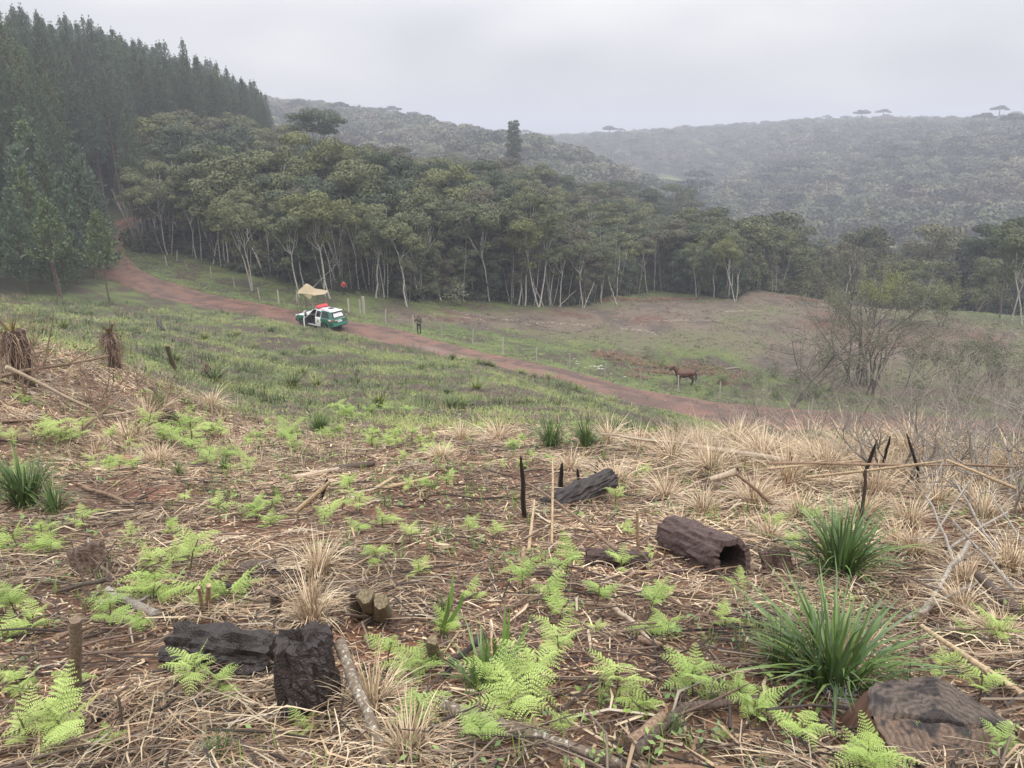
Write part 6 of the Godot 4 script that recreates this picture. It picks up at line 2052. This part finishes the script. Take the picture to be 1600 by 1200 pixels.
	obj("panel", s.mesh(), glossy("car paint", Color.WHITE, 0.35, 0.0, 0.8), door)
	s = Shape.new()
	s.box(Vector3(0.05, 0.74, 0.49), Vector3(0.015, 0.34, 0.44), Color.WHITE)
	obj("inner_trim", s.mesh(), dark, door)
	s = Shape.new()
	s.quad(Vector3(0.03, 1.13, 0.05), Vector3(0.03, 1.13, 0.90), Vector3(0.05, 1.66, 0.92), Vector3(0.05, 1.66, 0.42), Color.WHITE)
	obj("window", s.mesh(), glass, door)
	s = Shape.new()
	s.box(Vector3(-0.12, 1.14, 0.10), Vector3(0.09, 0.07, 0.04), WHITE)
	obj("mirror", s.mesh(), glossy("car paint", Color.WHITE, 0.35, 0.0, 0.8), door)
	s = Shape.new()
	s.box(Vector3(1.03, 1.14, -0.60), Vector3(0.09, 0.07, 0.04), WHITE)
	obj("mirror", s.mesh(), glossy("car paint", Color.WHITE, 0.35, 0.0, 0.8), t)
	# wheels in dark arches
	for w in [[-0.84, -1.42], [0.84, -1.42], [-0.84, 1.42], [0.84, 1.42]]:
		var wheel := Node3D.new()
		wheel.name = "wheel"
		t.add_child(wheel, true)
		wheel.position = Vector3(w[0], 0.38, w[1])
		s = Shape.new()
		var prof := [[-0.12, 0.25], [-0.125, 0.33], [-0.09, 0.375], [0.09, 0.375], [0.125, 0.33], [0.12, 0.25]]
		for q in 24:
			for e in 5:
				var a0 := TAU * q / 24
				var a1 := TAU * (q + 1) / 24
				var p := func(pr, a): return Vector3(pr[0], cos(a) * pr[1], sin(a) * pr[1])
				s.quad(p.call(prof[e], a0), p.call(prof[e], a1), p.call(prof[e + 1], a1), p.call(prof[e + 1], a0), Color(0.022, 0.02, 0.019))
		obj("tyre", s.mesh(), paint("tyre rubber", Color.WHITE, 0.9), wheel)
		s = Shape.new()
		var sd := signf(w[0])
		for q in 6:
			var a := TAU * q / 6
			s.box(Vector3(sd * 0.09, cos(a) * 0.13, sin(a) * 0.13), Vector3(0.015, 0.12, 0.032), Color(0.16, 0.16, 0.165), Basis(Vector3.RIGHT, a))
		s.tube([Vector3(sd * 0.05, 0, 0), Vector3(sd * 0.11, 0, 0)], [0.25, 0.06], 18, Color(0.06, 0.06, 0.062), true)
		obj("rim", s.mesh(), glossy("alloy", Color.WHITE, 0.35, 0.6), wheel)
		s = Shape.new()
		for q in 15:
			var a0 := PI * q / 15 - 0.05
			var a1 := PI * (q + 1) / 15 - 0.05
			for e in 2:
				var r0 := 0.40 if e == 0 else 0.47
				var x0 := sd * (0.955 - absf(w[0]))
				s.quad(Vector3(x0 - sd * 0.30 * (1 - e) + sd * 0.008 * e, sin(a0) * 0.40, cos(a0) * 0.40), Vector3(x0 - sd * 0.30 * (1 - e) + sd * 0.008 * e, sin(a1) * 0.40, cos(a1) * 0.40), Vector3(x0 + sd * 0.008, sin(a1) * r0, cos(a1) * r0), Vector3(x0 + sd * 0.008, sin(a0) * r0, cos(a0) * r0), Color(0.015, 0.015, 0.015))
		obj("wheel_arch", s.mesh(), paint("tyre rubber", Color.WHITE, 0.9), wheel)
	# rear: lamps, plate, bumper; front: lamps and bull bar
	var red := glossy("tail lamp red", Color(0.42, 0.03, 0.03), 0.15, 0.0, 0.5)
	for sd in [1.0, -1.0]:
		s = Shape.new()
		s.box(Vector3(sd * 0.80, 0.98, 2.33), Vector3(0.11, 0.10, 0.07), Color.WHITE, Basis(Vector3.UP, sd * 0.35))
		obj("tail_lamp", s.mesh(), red, t)
		s = Shape.new()
		s.box(Vector3(sd * 0.915, 1.02, 2.10), Vector3(0.02, 0.055, 0.16), Color(0.75, 0.72, 0.72))
		obj("lamp_flank", s.mesh(), glossy("lamp clear", Color.WHITE, 0.2), t)
		s = Shape.new()
		s.box(Vector3(sd * 0.74, 0.93, -2.27), Vector3(0.13, 0.07, 0.10), Color(0.6, 0.62, 0.64), Basis(Vector3.UP, sd * -0.5))
		obj("headlamp", s.mesh(), glossy("lamp clear", Color.WHITE, 0.2), t)
		s = Shape.new()
		s.tube([Vector3(sd * 0.64, 1.79, -0.05), Vector3(sd * 0.64, 1.85, 0.15), Vector3(sd * 0.64, 1.85, 1.5), Vector3(sd * 0.62, 1.76, 1.8)], [0.018, 0.018, 0.018, 0.018], 6, Color(0.1, 0.1, 0.1), true)
		obj("roof_rail", s.mesh(true), dark, t)
	s = Shape.new()
	s.box(Vector3(0, 0.60, 2.43), Vector3(0.84, 0.11, 0.09), Color(0.03, 0.19, 0.135))
	obj("rear_bumper", s.mesh(), glossy("car paint", Color.WHITE, 0.35, 0.0, 0.8), t)
	s = Shape.new()
	s.box(Vector3(0, 0.47, 2.41), Vector3(0.78, 0.05, 0.08), Color(0.02, 0.02, 0.02))
	obj("bumper_skirt", s.mesh(), dark, t)
	s = Shape.new()
	s.box(Vector3(0.0, 0.86, 2.425), Vector3(0.26, 0.065, 0.012), Color(0.7, 0.7, 0.7))
	obj("number_plate", s.mesh(), glossy("plate", Color.WHITE, 0.5), t)
	s = Shape.new()
	s.box(Vector3(-0.2, 0.985, 2.427), Vector3(0.36, 0.025, 0.012), Color(0.72, 0.73, 0.74))
	obj("tailgate_trim", s.mesh(), glossy("plate", Color.WHITE, 0.5), t)
	s = Shape.new()
	for y in [0.55, 0.98]:
		s.tube([Vector3(-0.75, y, -2.40), Vector3(-0.5, y, -2.58), Vector3(0.5, y, -2.58), Vector3(0.75, y, -2.40)], [0.035, 0.035, 0.035, 0.035], 7, Color.WHITE, true)
	for x in [-0.5, 0.5]:
		s.tube([Vector3(x, 0.35, -2.54), Vector3(x, 1.05, -2.58)], [0.04, 0.035], 7, Color.WHITE, true)
	s.box(Vector3(0, 0.52, -2.46), Vector3(0.74, 0.14, 0.06), Color.WHITE)
	obj("bull_bar", s.mesh(), dark, t)
	s = Shape.new()
	for sd in [1.0, -1.0]:
		s.box(Vector3(sd * 0.93, 0.30, -0.02), Vector3(0.07, 0.025, 0.95), Color(0.05, 0.05, 0.05))
	obj("side_step", s.mesh(), dark, t)
	# yellow star emblem and stripes on the left rear door and flank
	s = Shape.new()
	for q in 10:
		var a0 := TAU * q / 10
		var a1 := TAU * (q + 1) / 10
		var r0 := 0.17 if q % 2 == 0 else 0.075
		var r1 := 0.075 if q % 2 == 0 else 0.17
		s.tri(Vector3(-0.962, 0.80, 0.66), Vector3(-0.962, 0.80 + cos(a0) * r0, 0.66 + sin(a0) * r0), Vector3(-0.962, 0.80 + cos(a1) * r1, 0.66 + sin(a1) * r1), Color(0.55, 0.45, 0.07))
	for q in 14:
		var a0 := TAU * q / 14
		var a1 := TAU * (q + 1) / 14
		s.tri(Vector3(-0.964, 0.80, 0.66), Vector3(-0.964, 0.80 + cos(a0) * 0.07, 0.66 + sin(a0) * 0.07), Vector3(-0.964, 0.80 + cos(a1) * 0.07, 0.66 + sin(a1) * 0.07), Color(0.06, 0.14, 0.05))
	obj("star_emblem", s.mesh(), glossy("decal", Color.WHITE, 0.5), t)
	s = Shape.new()
	for q in 2:
		var o := 0.16 * q
		s.quad(Vector3(-0.962, 0.50, 0.80 + o), Vector3(-0.962, 0.50, 0.86 + o), Vector3(-0.925, 1.02, 1.14 + o), Vector3(-0.925, 1.02, 1.08 + o), Color(0.62, 0.68, 0.66))
	obj("stripes", s.mesh(), glossy("decal", Color.WHITE, 0.5), t)
	# the beacon bar on the roof
	var bar := Node3D.new()
	bar.name = "beacon_bar"
	t.add_child(bar)
	s = Shape.new()
	for q in 2:
		var sd := -1.0 if q == 0 else 1.0
		var pts := [[0.02, 1.87, 0.17], [0.02, 2.0, 0.15], [0.0, 2.08, 0.10]]
		for e in 2:
			for zz in [-1.0, 1.0]:
				s.quad(Vector3(0, pts[e][1], 0.25 + zz * pts[e][2]), Vector3(sd * 0.60, pts[e][1], 0.25 + zz * pts[e][2]), Vector3(sd * 0.56, pts[e + 1][1], 0.25 + zz * pts[e + 1][2]), Vector3(0, pts[e + 1][1], 0.25 + zz * pts[e + 1][2]), Color.WHITE)
			s.quad(Vector3(sd * 0.60, pts[e][1], 0.25 - pts[e][2]), Vector3(sd * 0.60, pts[e][1], 0.25 + pts[e][2]), Vector3(sd * 0.56, pts[e + 1][1], 0.25 + pts[e + 1][2]), Vector3(sd * 0.56, pts[e + 1][1], 0.25 - pts[e + 1][2]), Color.WHITE)
		s.quad(Vector3(0, 2.08, 0.15), Vector3(sd * 0.56, 2.08, 0.15), Vector3(sd * 0.56, 2.08, 0.35), Vector3(0, 2.08, 0.35), Color.WHITE)
	obj("red_lens", s.mesh(), glossy("beacon red", Color(0.62, 0.05, 0.06), 0.2, 0.0, 0.5), bar)
	s = Shape.new()
	s.box(Vector3(0, 1.845, 0.25), Vector3(0.58, 0.025, 0.14), Color.WHITE)
	obj("bar_foot", s.mesh(), dark, bar)
	s = Shape.new()
	s.box(Vector3(0.15, 1.835, 1.25), Vector3(0.22, 0.02, 0.16), Color.WHITE)
	obj("roof_hatch", s.mesh(), dark, t)


# ---------------------------------------------------------------- bodies: a smooth skin round tapered bones, meshed as surface nets
func skin(s: Shape, bones: Array, cell: float, k := 0.05) -> void:
	var lo := Vector3.ONE * 1e9
	var hi := -lo
	for b in bones:
		var r: float = maxf(b[2], b[3])
		for p in [b[0], b[1]]:
			lo = lo.min(p - Vector3.ONE * (r + cell * 2.0))
			hi = hi.max(p + Vector3.ONE * (r + cell * 2.0))
	var n := Vector3i(((hi - lo) / cell).ceil()) + Vector3i.ONE
	var field := PackedFloat32Array()
	var tint := PackedInt32Array()
	field.resize(n.x * n.y * n.z)
	tint.resize(n.x * n.y * n.z)
	var id := 0
	for z in n.z:
		for y in n.y:
			for x in n.x:
				var p := lo + Vector3(x, y, z) * cell
				var d := 1e3
				var best := 1e3
				var who := 0
				for q in bones.size():
					var b: Array = bones[q]
					var a: Vector3 = b[0]
					var ab: Vector3 = b[1] - a
					var t := clampf((p - a).dot(ab) / maxf(ab.length_squared(), 1e-8), 0.0, 1.0)
					var e := (p - a - ab * t).length() - lerpf(b[2], b[3], t)
					if e < best:
						best = e
						who = q
					var h := clampf(0.5 + 0.5 * (d - e) / k, 0.0, 1.0)
					d = lerpf(d, e, h) - k * h * (1.0 - h) if absf(d - e) < k else minf(d, e)
				field[id] = d
				tint[id] = who
				id += 1
	var where := {}
	for z in n.z - 1:
		for y in n.y - 1:
			for x in n.x - 1:
				var base := x + n.x * (y + n.y * z)
				var sum := Vector3.ZERO
				var cnt := 0
				for e in [[0, 1, 0], [2, 3, 0], [4, 5, 0], [6, 7, 0], [0, 2, 1], [1, 3, 1], [4, 6, 1], [5, 7, 1], [0, 4, 2], [1, 5, 2], [2, 6, 2], [3, 7, 2]]:
					var o0 := Vector3i(e[0] & 1, (e[0] >> 1) & 1, e[0] >> 2)
					var o1 := Vector3i(e[1] & 1, (e[1] >> 1) & 1, e[1] >> 2)
					var f0 := field[base + o0.x + n.x * (o0.y + n.y * o0.z)]
					var f1 := field[base + o1.x + n.x * (o1.y + n.y * o1.z)]
					if (f0 < 0.0) != (f1 < 0.0):
						sum += Vector3(o0).lerp(Vector3(o1), f0 / (f0 - f1))
						cnt += 1
				if cnt:
					where[base] = s.v.size()
					s.v.append(lo + (Vector3(x, y, z) + sum / cnt) * cell)
					s.c.append(bones[tint[base]][4])
	var sx := 1
	var sy := n.x
	var sz := n.x * n.y
	for z in range(1, n.z - 1):
		for y in range(1, n.y - 1):
			for x in range(1, n.x - 1):
				var base := x + sy * y + sz * z
				var f0 := field[base]
				for e in [[sx, sy, sz], [sy, sz, sx], [sz, sx, sy]]:
					var f1 := field[base + e[0]]
					if (f0 < 0.0) != (f1 < 0.0):
						var q := [base - e[1] - e[2], base - e[2], base, base - e[1]]
						if not (where.has(q[0]) and where.has(q[1]) and where.has(q[2]) and where.has(q[3])):
							continue
						if f0 < 0.0:
							q.reverse()
						s.i.append(where[q[0]]); s.i.append(where[q[1]]); s.i.append(where[q[2]])
						s.i.append(where[q[0]]); s.i.append(where[q[2]]); s.i.append(where[q[3]])


func hand_bones(wrist: Vector3, to: Vector3, across: Vector3, col: Color) -> Array:
	var out := [[wrist, wrist + to * 0.045, 0.026, 0.034, col], [wrist + to * 0.045 - across * 0.022, wrist + to * 0.085 - across * 0.024, 0.018, 0.014, col], [wrist + to * 0.045 + across * 0.022, wrist + to * 0.085 + across * 0.024, 0.018, 0.014, col]]
	var curl := to.cross(across).normalized()
	for q in 4:
		var root := wrist + to * 0.085 + across * (0.03 - 0.02 * q)
		var l: float = [0.070, 0.080, 0.075, 0.058][q]
		var mid := root + to * l * 0.5 + curl * 0.008
		out.append([root, mid, 0.0098, 0.009, col])
		out.append([mid, mid + (to * 0.75 + curl * 0.6).normalized() * l * 0.5, 0.009, 0.0075, col])
	out.append([wrist + to * 0.03 + across * 0.03, wrist + to * 0.07 + across * 0.062, 0.013, 0.010, col])
	out.append([wrist + to * 0.07 + across * 0.062, wrist + to * 0.10 + across * 0.066, 0.010, 0.008, col])
	return out


func person(label: String, at: Vector3, turn: float, top: Color, legs: Color, boots: Color, pose: Dictionary) -> void:
	var t := thing("person", label, "person", at, turn)
	var flesh := Color(0.42, 0.25, 0.18)
	var b := []
	var hip := Vector3(0, 0.95, 0)
	var lean: Vector3 = pose.lean
	var chest := hip + Vector3(0, 0.38, 0) + lean
	var neck := chest + Vector3(0, 0.15, 0) + lean * 0.3
	b.append([hip + Vector3(-0.08, 0, 0), hip + Vector3(0.08, 0, 0), 0.125, 0.125, legs])
	b.append([hip + Vector3(0, 0.06, 0), chest + Vector3(0, -0.12, 0), 0.145, 0.155, top])
	b.append([chest + Vector3(-0.09, -0.02, 0), chest + Vector3(0.09, -0.02, 0), 0.145, 0.145, top])
	b.append([chest + Vector3(-0.17, 0.09, 0), chest + Vector3(0.17, 0.09, 0), 0.075, 0.075, top])
	b.append([neck - Vector3(0, 0.04, 0), neck + Vector3(0, 0.06, 0.01), 0.062, 0.055, flesh])
	for sd in [-1.0, 1.0]:
		var foot: Vector3 = pose.feet[0 if sd < 0 else 1]
		var knee := (hip + Vector3(sd * 0.10, 0, 0)).lerp(foot, 0.5) + Vector3(sd * 0.01, 0.02, -0.03)
		b.append([hip + Vector3(sd * 0.10, -0.03, 0), knee, 0.095, 0.065, legs])
		b.append([knee, foot + Vector3(0, 0.12, 0), 0.065, 0.048, legs])
		b.append([foot + Vector3(0, 0.10, 0), foot + Vector3(0, 0.045, 0.01), 0.052, 0.045, boots])
		b.append([foot + Vector3(0, 0.04, 0.02), foot + Vector3(sd * 0.02, 0.035, -0.17), 0.045, 0.035, boots])
		var sh := chest + Vector3(sd * 0.21, 0.08, 0)
		var el: Vector3 = sh + pose.elbow[0 if sd < 0 else 1]
		var wr: Vector3 = sh + pose.wrist[0 if sd < 0 else 1]
		b.append([sh, el, 0.062, 0.046, top])
		b.append([el, wr, 0.046, 0.033, top])
	var s := Shape.new()
	skin(s, b, 0.024)
	for sd in [-1.0, 1.0]:
		var sh := chest + Vector3(sd * 0.21, 0.08, 0)
		var wr: Vector3 = sh + pose.wrist[0 if sd < 0 else 1]
		var el: Vector3 = sh + pose.elbow[0 if sd < 0 else 1]
		var to := (wr - el).normalized()
		skin(s, hand_bones(wr, to, to.cross(Vector3(0, 0, 1)).normalized() * sd, flesh), 0.0065, 0.008)
	# the head: skull, jaw, nose, brows, ears, eyes, mouth
	var h := neck + Vector3(0, 0.15, -0.01)
	var hb := [[h + Vector3(0, 0.02, 0.015), h + Vector3(0, 0.035, 0.02), 0.088, 0.086, flesh], [h + Vector3(0, -0.02, -0.02), h + Vector3(0, -0.075, -0.04), 0.066, 0.036, flesh], [h + Vector3(0, 0.005, -0.082), h + Vector3(0, -0.025, -0.098), 0.010, 0.015, flesh], [neck, h, 0.055, 0.055, flesh],
		[h + Vector3(-0.028, 0.008, -0.076), h + Vector3(-0.022, 0.008, -0.077), 0.009, 0.009, Color(0.03, 0.025, 0.02)], [h + Vector3(0.028, 0.008, -0.076), h + Vector3(0.022, 0.008, -0.077), 0.009, 0.009, Color(0.03, 0.025, 0.02)],
		[h + Vector3(-0.02, -0.055, -0.082), h + Vector3(0.02, -0.055, -0.082), 0.007, 0.007, Color(0.25, 0.10, 0.085)], [h + Vector3(-0.088, 0.01, 0.0), h + Vector3(-0.09, -0.02, 0.0), 0.016, 0.012, flesh], [h + Vector3(0.088, 0.01, 0.0), h + Vector3(0.09, -0.02, 0.0), 0.016, 0.012, flesh]]
	skin(s, hb, 0.010, 0.02)
	obj("body", s.mesh(true), paint("skin and cloth", Color.WHITE, 0.85), t)
	s = Shape.new()
	skin(s, [[h + Vector3(0, 0.05, 0.03), h + Vector3(0, 0.06, 0.02), 0.092, 0.088, Color.WHITE], [h + Vector3(0, -0.02, 0.06), h + Vector3(0, 0.03, 0.05), 0.06, 0.07, Color.WHITE]], 0.014, 0.02)
	obj("hair", s.mesh(true), paint("dark hair", Color(0.02, 0.015, 0.012), 0.8), t)
	if pose.cap:
		s = Shape.new()
		s.tube([h + Vector3(0, 0.055, 0.01), h + Vector3(0, 0.10, 0.015), h + Vector3(0, 0.135, 0.015)], [0.105, 0.10, 0.055], 16, Color.WHITE, true)
		s.tube([h + Vector3(0, 0.058, -0.06), h + Vector3(0, 0.048, -0.16)], [0.075, 0.05], 12, Color.WHITE, true)
		obj("cap", s.mesh(true), paint("cap cloth", Color(0.035, 0.033, 0.024), 0.9), t)
		s = Shape.new()
		s.tube([hip + Vector3(0, 0.05, 0), hip + Vector3(0, 0.10, 0)], [0.165, 0.165], 18, Color.WHITE, true)
		s.box(hip + Vector3(0.17, 0.02, -0.02), Vector3(0.03, 0.08, 0.05), Color.WHITE)
		obj("belt", s.mesh(true), paint("belt leather", Color(0.015, 0.014, 0.013), 0.6), t)


func make_people() -> void:
	person("person in dark olive uniform and cap standing beside a fence post", on(AT_PERSON.x, AT_PERSON.y, 0.0), PI - 0.15, Color(0.052, 0.052, 0.036), Color(0.028, 0.030, 0.022), Color(0.012, 0.011, 0.01),
		{"lean": Vector3.ZERO, "feet": [Vector3(-0.13, 0, 0.02), Vector3(0.14, 0, -0.03)], "elbow": [Vector3(-0.10, -0.25, -0.08), Vector3(0.17, -0.24, 0.03)], "wrist": [Vector3(0.06, -0.28, -0.27), Vector3(0.14, 0.0, -0.18)], "cap": true})
	person("person in a red shirt and dark trousers standing under the forest edge", on(AT_RED.x, AT_RED.y, 0.0), PI + 0.9, Color(0.50, 0.055, 0.065), Color(0.035, 0.026, 0.022), Color(0.02, 0.016, 0.014),
		{"lean": Vector3(0.02, -0.03, -0.10), "feet": [Vector3(-0.12, 0, 0.0), Vector3(0.12, 0, -0.05)], "elbow": [Vector3(-0.12, -0.25, -0.02), Vector3(0.12, -0.25, -0.04)], "wrist": [Vector3(-0.02, -0.38, -0.22), Vector3(0.02, -0.36, -0.24)], "cap": false})


func make_horse() -> void:
	var t := thing("horse", "bay horse with black tail standing on the verge behind the fence", "horse", on(AT_HORSE.x, AT_HORSE.y, -0.02), 0.12)
	var bay := Color(0.075, 0.024, 0.011)
	var deep := Color(0.055, 0.019, 0.010)
	var black := Color(0.022, 0.016, 0.014)
	var b := [[Vector3(-0.52, 1.10, 0), Vector3(0.0, 1.05, 0), 0.31, 0.345, bay], [Vector3(0.0, 1.05, 0), Vector3(0.48, 1.12, 0), 0.345, 0.295, bay], [Vector3(0.48, 1.14, 0), Vector3(0.74, 1.14, 0), 0.31, 0.30, bay], [Vector3(-0.46, 1.32, 0), Vector3(0.05, 1.26, 0), 0.13, 0.12, bay],
		[Vector3(-0.60, 1.20, 0), Vector3(-0.82, 1.48, 0), 0.24, 0.155, bay], [Vector3(-0.82, 1.48, 0), Vector3(-1.00, 1.68, -0.03), 0.155, 0.11, bay], [Vector3(-1.02, 1.72, -0.03), Vector3(-1.14, 1.58, -0.06), 0.105, 0.10, deep], [Vector3(-1.14, 1.58, -0.06), Vector3(-1.32, 1.36, -0.12), 0.095, 0.062, deep], [Vector3(-1.06, 1.60, -0.04), Vector3(-1.16, 1.50, -0.08), 0.09, 0.07, deep]]
	for sd in [-1.0, 1.0]:
		b.append([Vector3(-1.00, 1.80, -0.03 + sd * 0.055), Vector3(-1.02, 1.92, -0.03 + sd * 0.065), 0.030, 0.012, deep])
		var st: float = 0.05 * sd
		b.append([Vector3(-0.50, 1.02, sd * 0.14), Vector3(-0.50 + st, 0.78, sd * 0.15), 0.17, 0.095, bay])
		b.append([Vector3(-0.50 + st, 0.78, sd * 0.15), Vector3(-0.50 + st, 0.48, sd * 0.14), 0.088, 0.062, deep])
		b.append([Vector3(-0.50 + st, 0.48, sd * 0.14), Vector3(-0.49 + st, 0.17, sd * 0.14), 0.055, 0.042, black])
		b.append([Vector3(-0.49 + st, 0.17, sd * 0.14), Vector3(-0.53 + st, 0.04, sd * 0.14), 0.046, 0.064, black])
		var sh: float = -0.10 * sd
		b.append([Vector3(0.68, 1.10, sd * 0.14), Vector3(0.58 + sh * 0.5, 0.80, sd * 0.17), 0.235, 0.155, bay])
		b.append([Vector3(0.58 + sh * 0.5, 0.80, sd * 0.17), Vector3(0.84 + sh, 0.54, sd * 0.14), 0.13, 0.07, deep])
		b.append([Vector3(0.84 + sh, 0.54, sd * 0.14), Vector3(0.79 + sh, 0.17, sd * 0.13), 0.06, 0.044, black])
		b.append([Vector3(0.79 + sh, 0.17, sd * 0.13), Vector3(0.75 + sh, 0.04, sd * 0.13), 0.048, 0.066, black])
	var s := Shape.new()
	skin(s, b, 0.032, 0.07)
	obj("body", s.mesh(true), paint("horse coat", Color.WHITE, 0.55), t)
	s = Shape.new()
	skin(s, [[Vector3(0.98, 1.20, 0), Vector3(1.08, 0.98, 0.01), 0.05, 0.065, Color.WHITE], [Vector3(1.08, 0.98, 0.01), Vector3(1.09, 0.55, 0.02), 0.065, 0.05, Color.WHITE], [Vector3(1.09, 0.55, 0.02), Vector3(1.06, 0.30, 0.02), 0.05, 0.015, Color.WHITE]], 0.02, 0.04)
	obj("tail", s.mesh(true), paint("horse hair", black, 0.7), t)
	s = Shape.new()
	skin(s, [[Vector3(-0.52, 1.44, 0.02), Vector3(-0.78, 1.62, 0.04), 0.035, 0.045, Color.WHITE], [Vector3(-0.78, 1.62, 0.04), Vector3(-0.99, 1.81, 0.02), 0.045, 0.035, Color.WHITE], [Vector3(-0.99, 1.81, 0.0), Vector3(-1.10, 1.76, -0.03), 0.035, 0.02, Color.WHITE], [Vector3(-0.72, 1.55, 0.12), Vector3(-0.80, 1.45, 0.15), 0.04, 0.02, Color.WHITE]], 0.02, 0.04)
	obj("mane", s.mesh(true), paint("horse hair", black, 0.7), t)


func make_shelter() -> void:
	var g := RandomNumberGenerator.new()
	g.seed = 171
	var t := thing("tarp_shelter", "tan tarpaulin shelter stretched between trees behind the patrol car", "shelter", on(AT_SHELTER.x, AT_SHELTER.y, 0.0), 0.0)
	t.scale = Vector3(0.92, 0.88, 0.92)
	var cloth := paint("tan tarpaulin", Color(0.33, 0.27, 0.18), 0.85, 0.15)
	var s := Shape.new()
	# corners: left tie, back ridge, right tie, front
	var nx := 16
	var nz := 10
	for j in nz + 1:
		for i in nx + 1:
			var u := float(i) / nx
			var w := float(j) / nz
			var front := Vector3(-1.55, 2.10, 0.9).lerp(Vector3(1.45, 2.05, 0.7), u)
			var back := Vector3(-1.30, 2.45, -1.1).lerp(Vector3(1.35, 2.10, -0.9), u)
			var p := front.lerp(back, w)
			p.y += 0.85 * exp(-pow((u - 0.26) / 0.22, 2.0)) * sin(PI * clampf(w * 0.9 + 0.05, 0, 1)) - 0.16 * sin(PI * u) * (1.0 - w)
			p.y += 0.02 * sin(u * 19.0 + w * 7.0)
			p.z += 0.12 * sin(PI * u)
			s.v.append(p)
			s.c.append(Color.WHITE)
	for j in nz:
		for i in nx:
			var k := j * (nx + 1) + i
			s.i.append(k); s.i.append(k + 1); s.i.append(k + nx + 1)
			s.i.append(k + 1); s.i.append(k + nx + 2); s.i.append(k + nx + 1)
	obj("canopy", s.mesh(true), cloth, t)
	s = Shape.new()
	s.quad(Vector3(-0.85, 2.0, 0.93), Vector3(0.15, 1.98, 0.90), Vector3(-0.05, 1.72, 0.95), Vector3(-0.20, 1.52, 1.0), Color.WHITE)
	obj("flap", s.mesh(), cloth, t)
	for p in [[-0.02, 0.9, 2.05], [0.22, -0.4, 2.2], [1.38, 0.68, 2.1], [-1.50, 0.88, 2.15], [-1.25, -1.0, 2.5]]:
		s = Shape.new()
		var base := ground(t.position.x + p[0], AT_SHELTER.y - p[1]) - t.position.y
		s.tube([Vector3(p[0] + 0.04, base - 0.2, p[1]), Vector3(p[0], p[2], p[1])], [0.045, 0.035], 7, Color.WHITE, true)
		obj("pole", s.mesh(true), bark("shelter pole", Color(0.30, 0.23, 0.16), Color(0.18, 0.14, 0.10), 0.4), t)
	for p in [[Vector3(-1.55, 2.10, 0.9), Vector3(-2.6, 0.3, 1.6)], [Vector3(1.45, 2.05, 0.7), Vector3(2.2, 2.3, 0.2)]]:
		s = Shape.new()
		s.tube([p[0], p[1]], [0.006, 0.006], 3, Color(0.4, 0.36, 0.3), false)
		obj("rope", s.mesh(), paint("rope", Color.WHITE, 0.9), t)


func make_sky() -> PanoramaSkyMaterial:
	# one even overcast: brightest overhead, paler towards the horizon, with soft uneven cloud all round
	var cloud := FastNoiseLite.new()
	cloud.seed = 8
	cloud.frequency = 1.0
	cloud.fractal_octaves = 4
	var w := 512
	var h := 256
	var im := Image.create(w, h, false, Image.FORMAT_RGBF)
	for j in h:
		var el := (0.5 - (j + 0.5) / h) * PI
		var up := maxf(sin(el), 0.0)
		for i in w:
			var az := (i + 0.5) / w * TAU
			var d := Vector3(cos(az) * cos(el), sin(el), sin(az) * cos(el))
			var n := cloud.get_noise_3d(d.x * 2.2, d.y * 7.0, d.z * 2.2) + 0.5 * cloud.get_noise_3d(d.x * 5.0 + 9.0, d.y * 16.0, d.z * 5.0)
			var l := (SKY_LOW + (SKY_HIGH - SKY_LOW) * up) * (1.0 + 0.22 * n)
			var c := Color(0.965, 0.975, 1.03).lerp(Color(1.0, 0.99, 0.985), clampf(0.5 + n, 0.0, 1.0)) * l
			im.set_pixel(i, j, c)
	var m := PanoramaSkyMaterial.new()
	m.panorama = ImageTexture.create_from_image(im)
	return m


const SKY_LOW := 0.43
const SKY_HIGH := 1.75


func _ready() -> void:
	rng.seed = 4711
	var cam := Camera3D.new()
	cam.name = "camera"
	cam.fov = 53.06
	cam.near = 0.05
	cam.far = 6000.0
	cam.rotation_degrees.x = -18.2
	add_child(cam)
	var env := Environment.new()
	env.background_mode = Environment.BG_SKY
	env.sky = Sky.new()
	env.sky.sky_material = make_sky()
	env.tonemap_mode = Environment.TONE_MAPPER_LINEAR
	env.tonemap_exposure = 1.5
	env.fog_enabled = true
	env.fog_density = 0.0008
	env.fog_light_color = Color(0.86, 0.88, 0.94)
	env.sdfgi_enabled = true
	env.ssao_enabled = true
	env.ssil_enabled = true
	var we := WorldEnvironment.new()
	we.name = "environment"
	we.environment = env
	add_child(we)
	var sun := DirectionalLight3D.new()
	sun.name = "sun"
	sun.light_energy = 0.5
	sun.light_angular_distance = 40.0
	sun.light_color = Color(1.0, 0.95, 0.88)
	sun.shadow_enabled = true
	sun.rotation_degrees = Vector3(-62, 25, 0)
	add_child(sun)

	make_land()
	make_road()
	make_forest()
	make_pines()
	make_litter()
	make_plants()
	make_wood()
	make_slope()
	make_clearing()
	make_fences()
	make_car()
	make_people()
	make_horse()
	make_shelter()
	make_far()
	print("total tris ", Shape.tris)
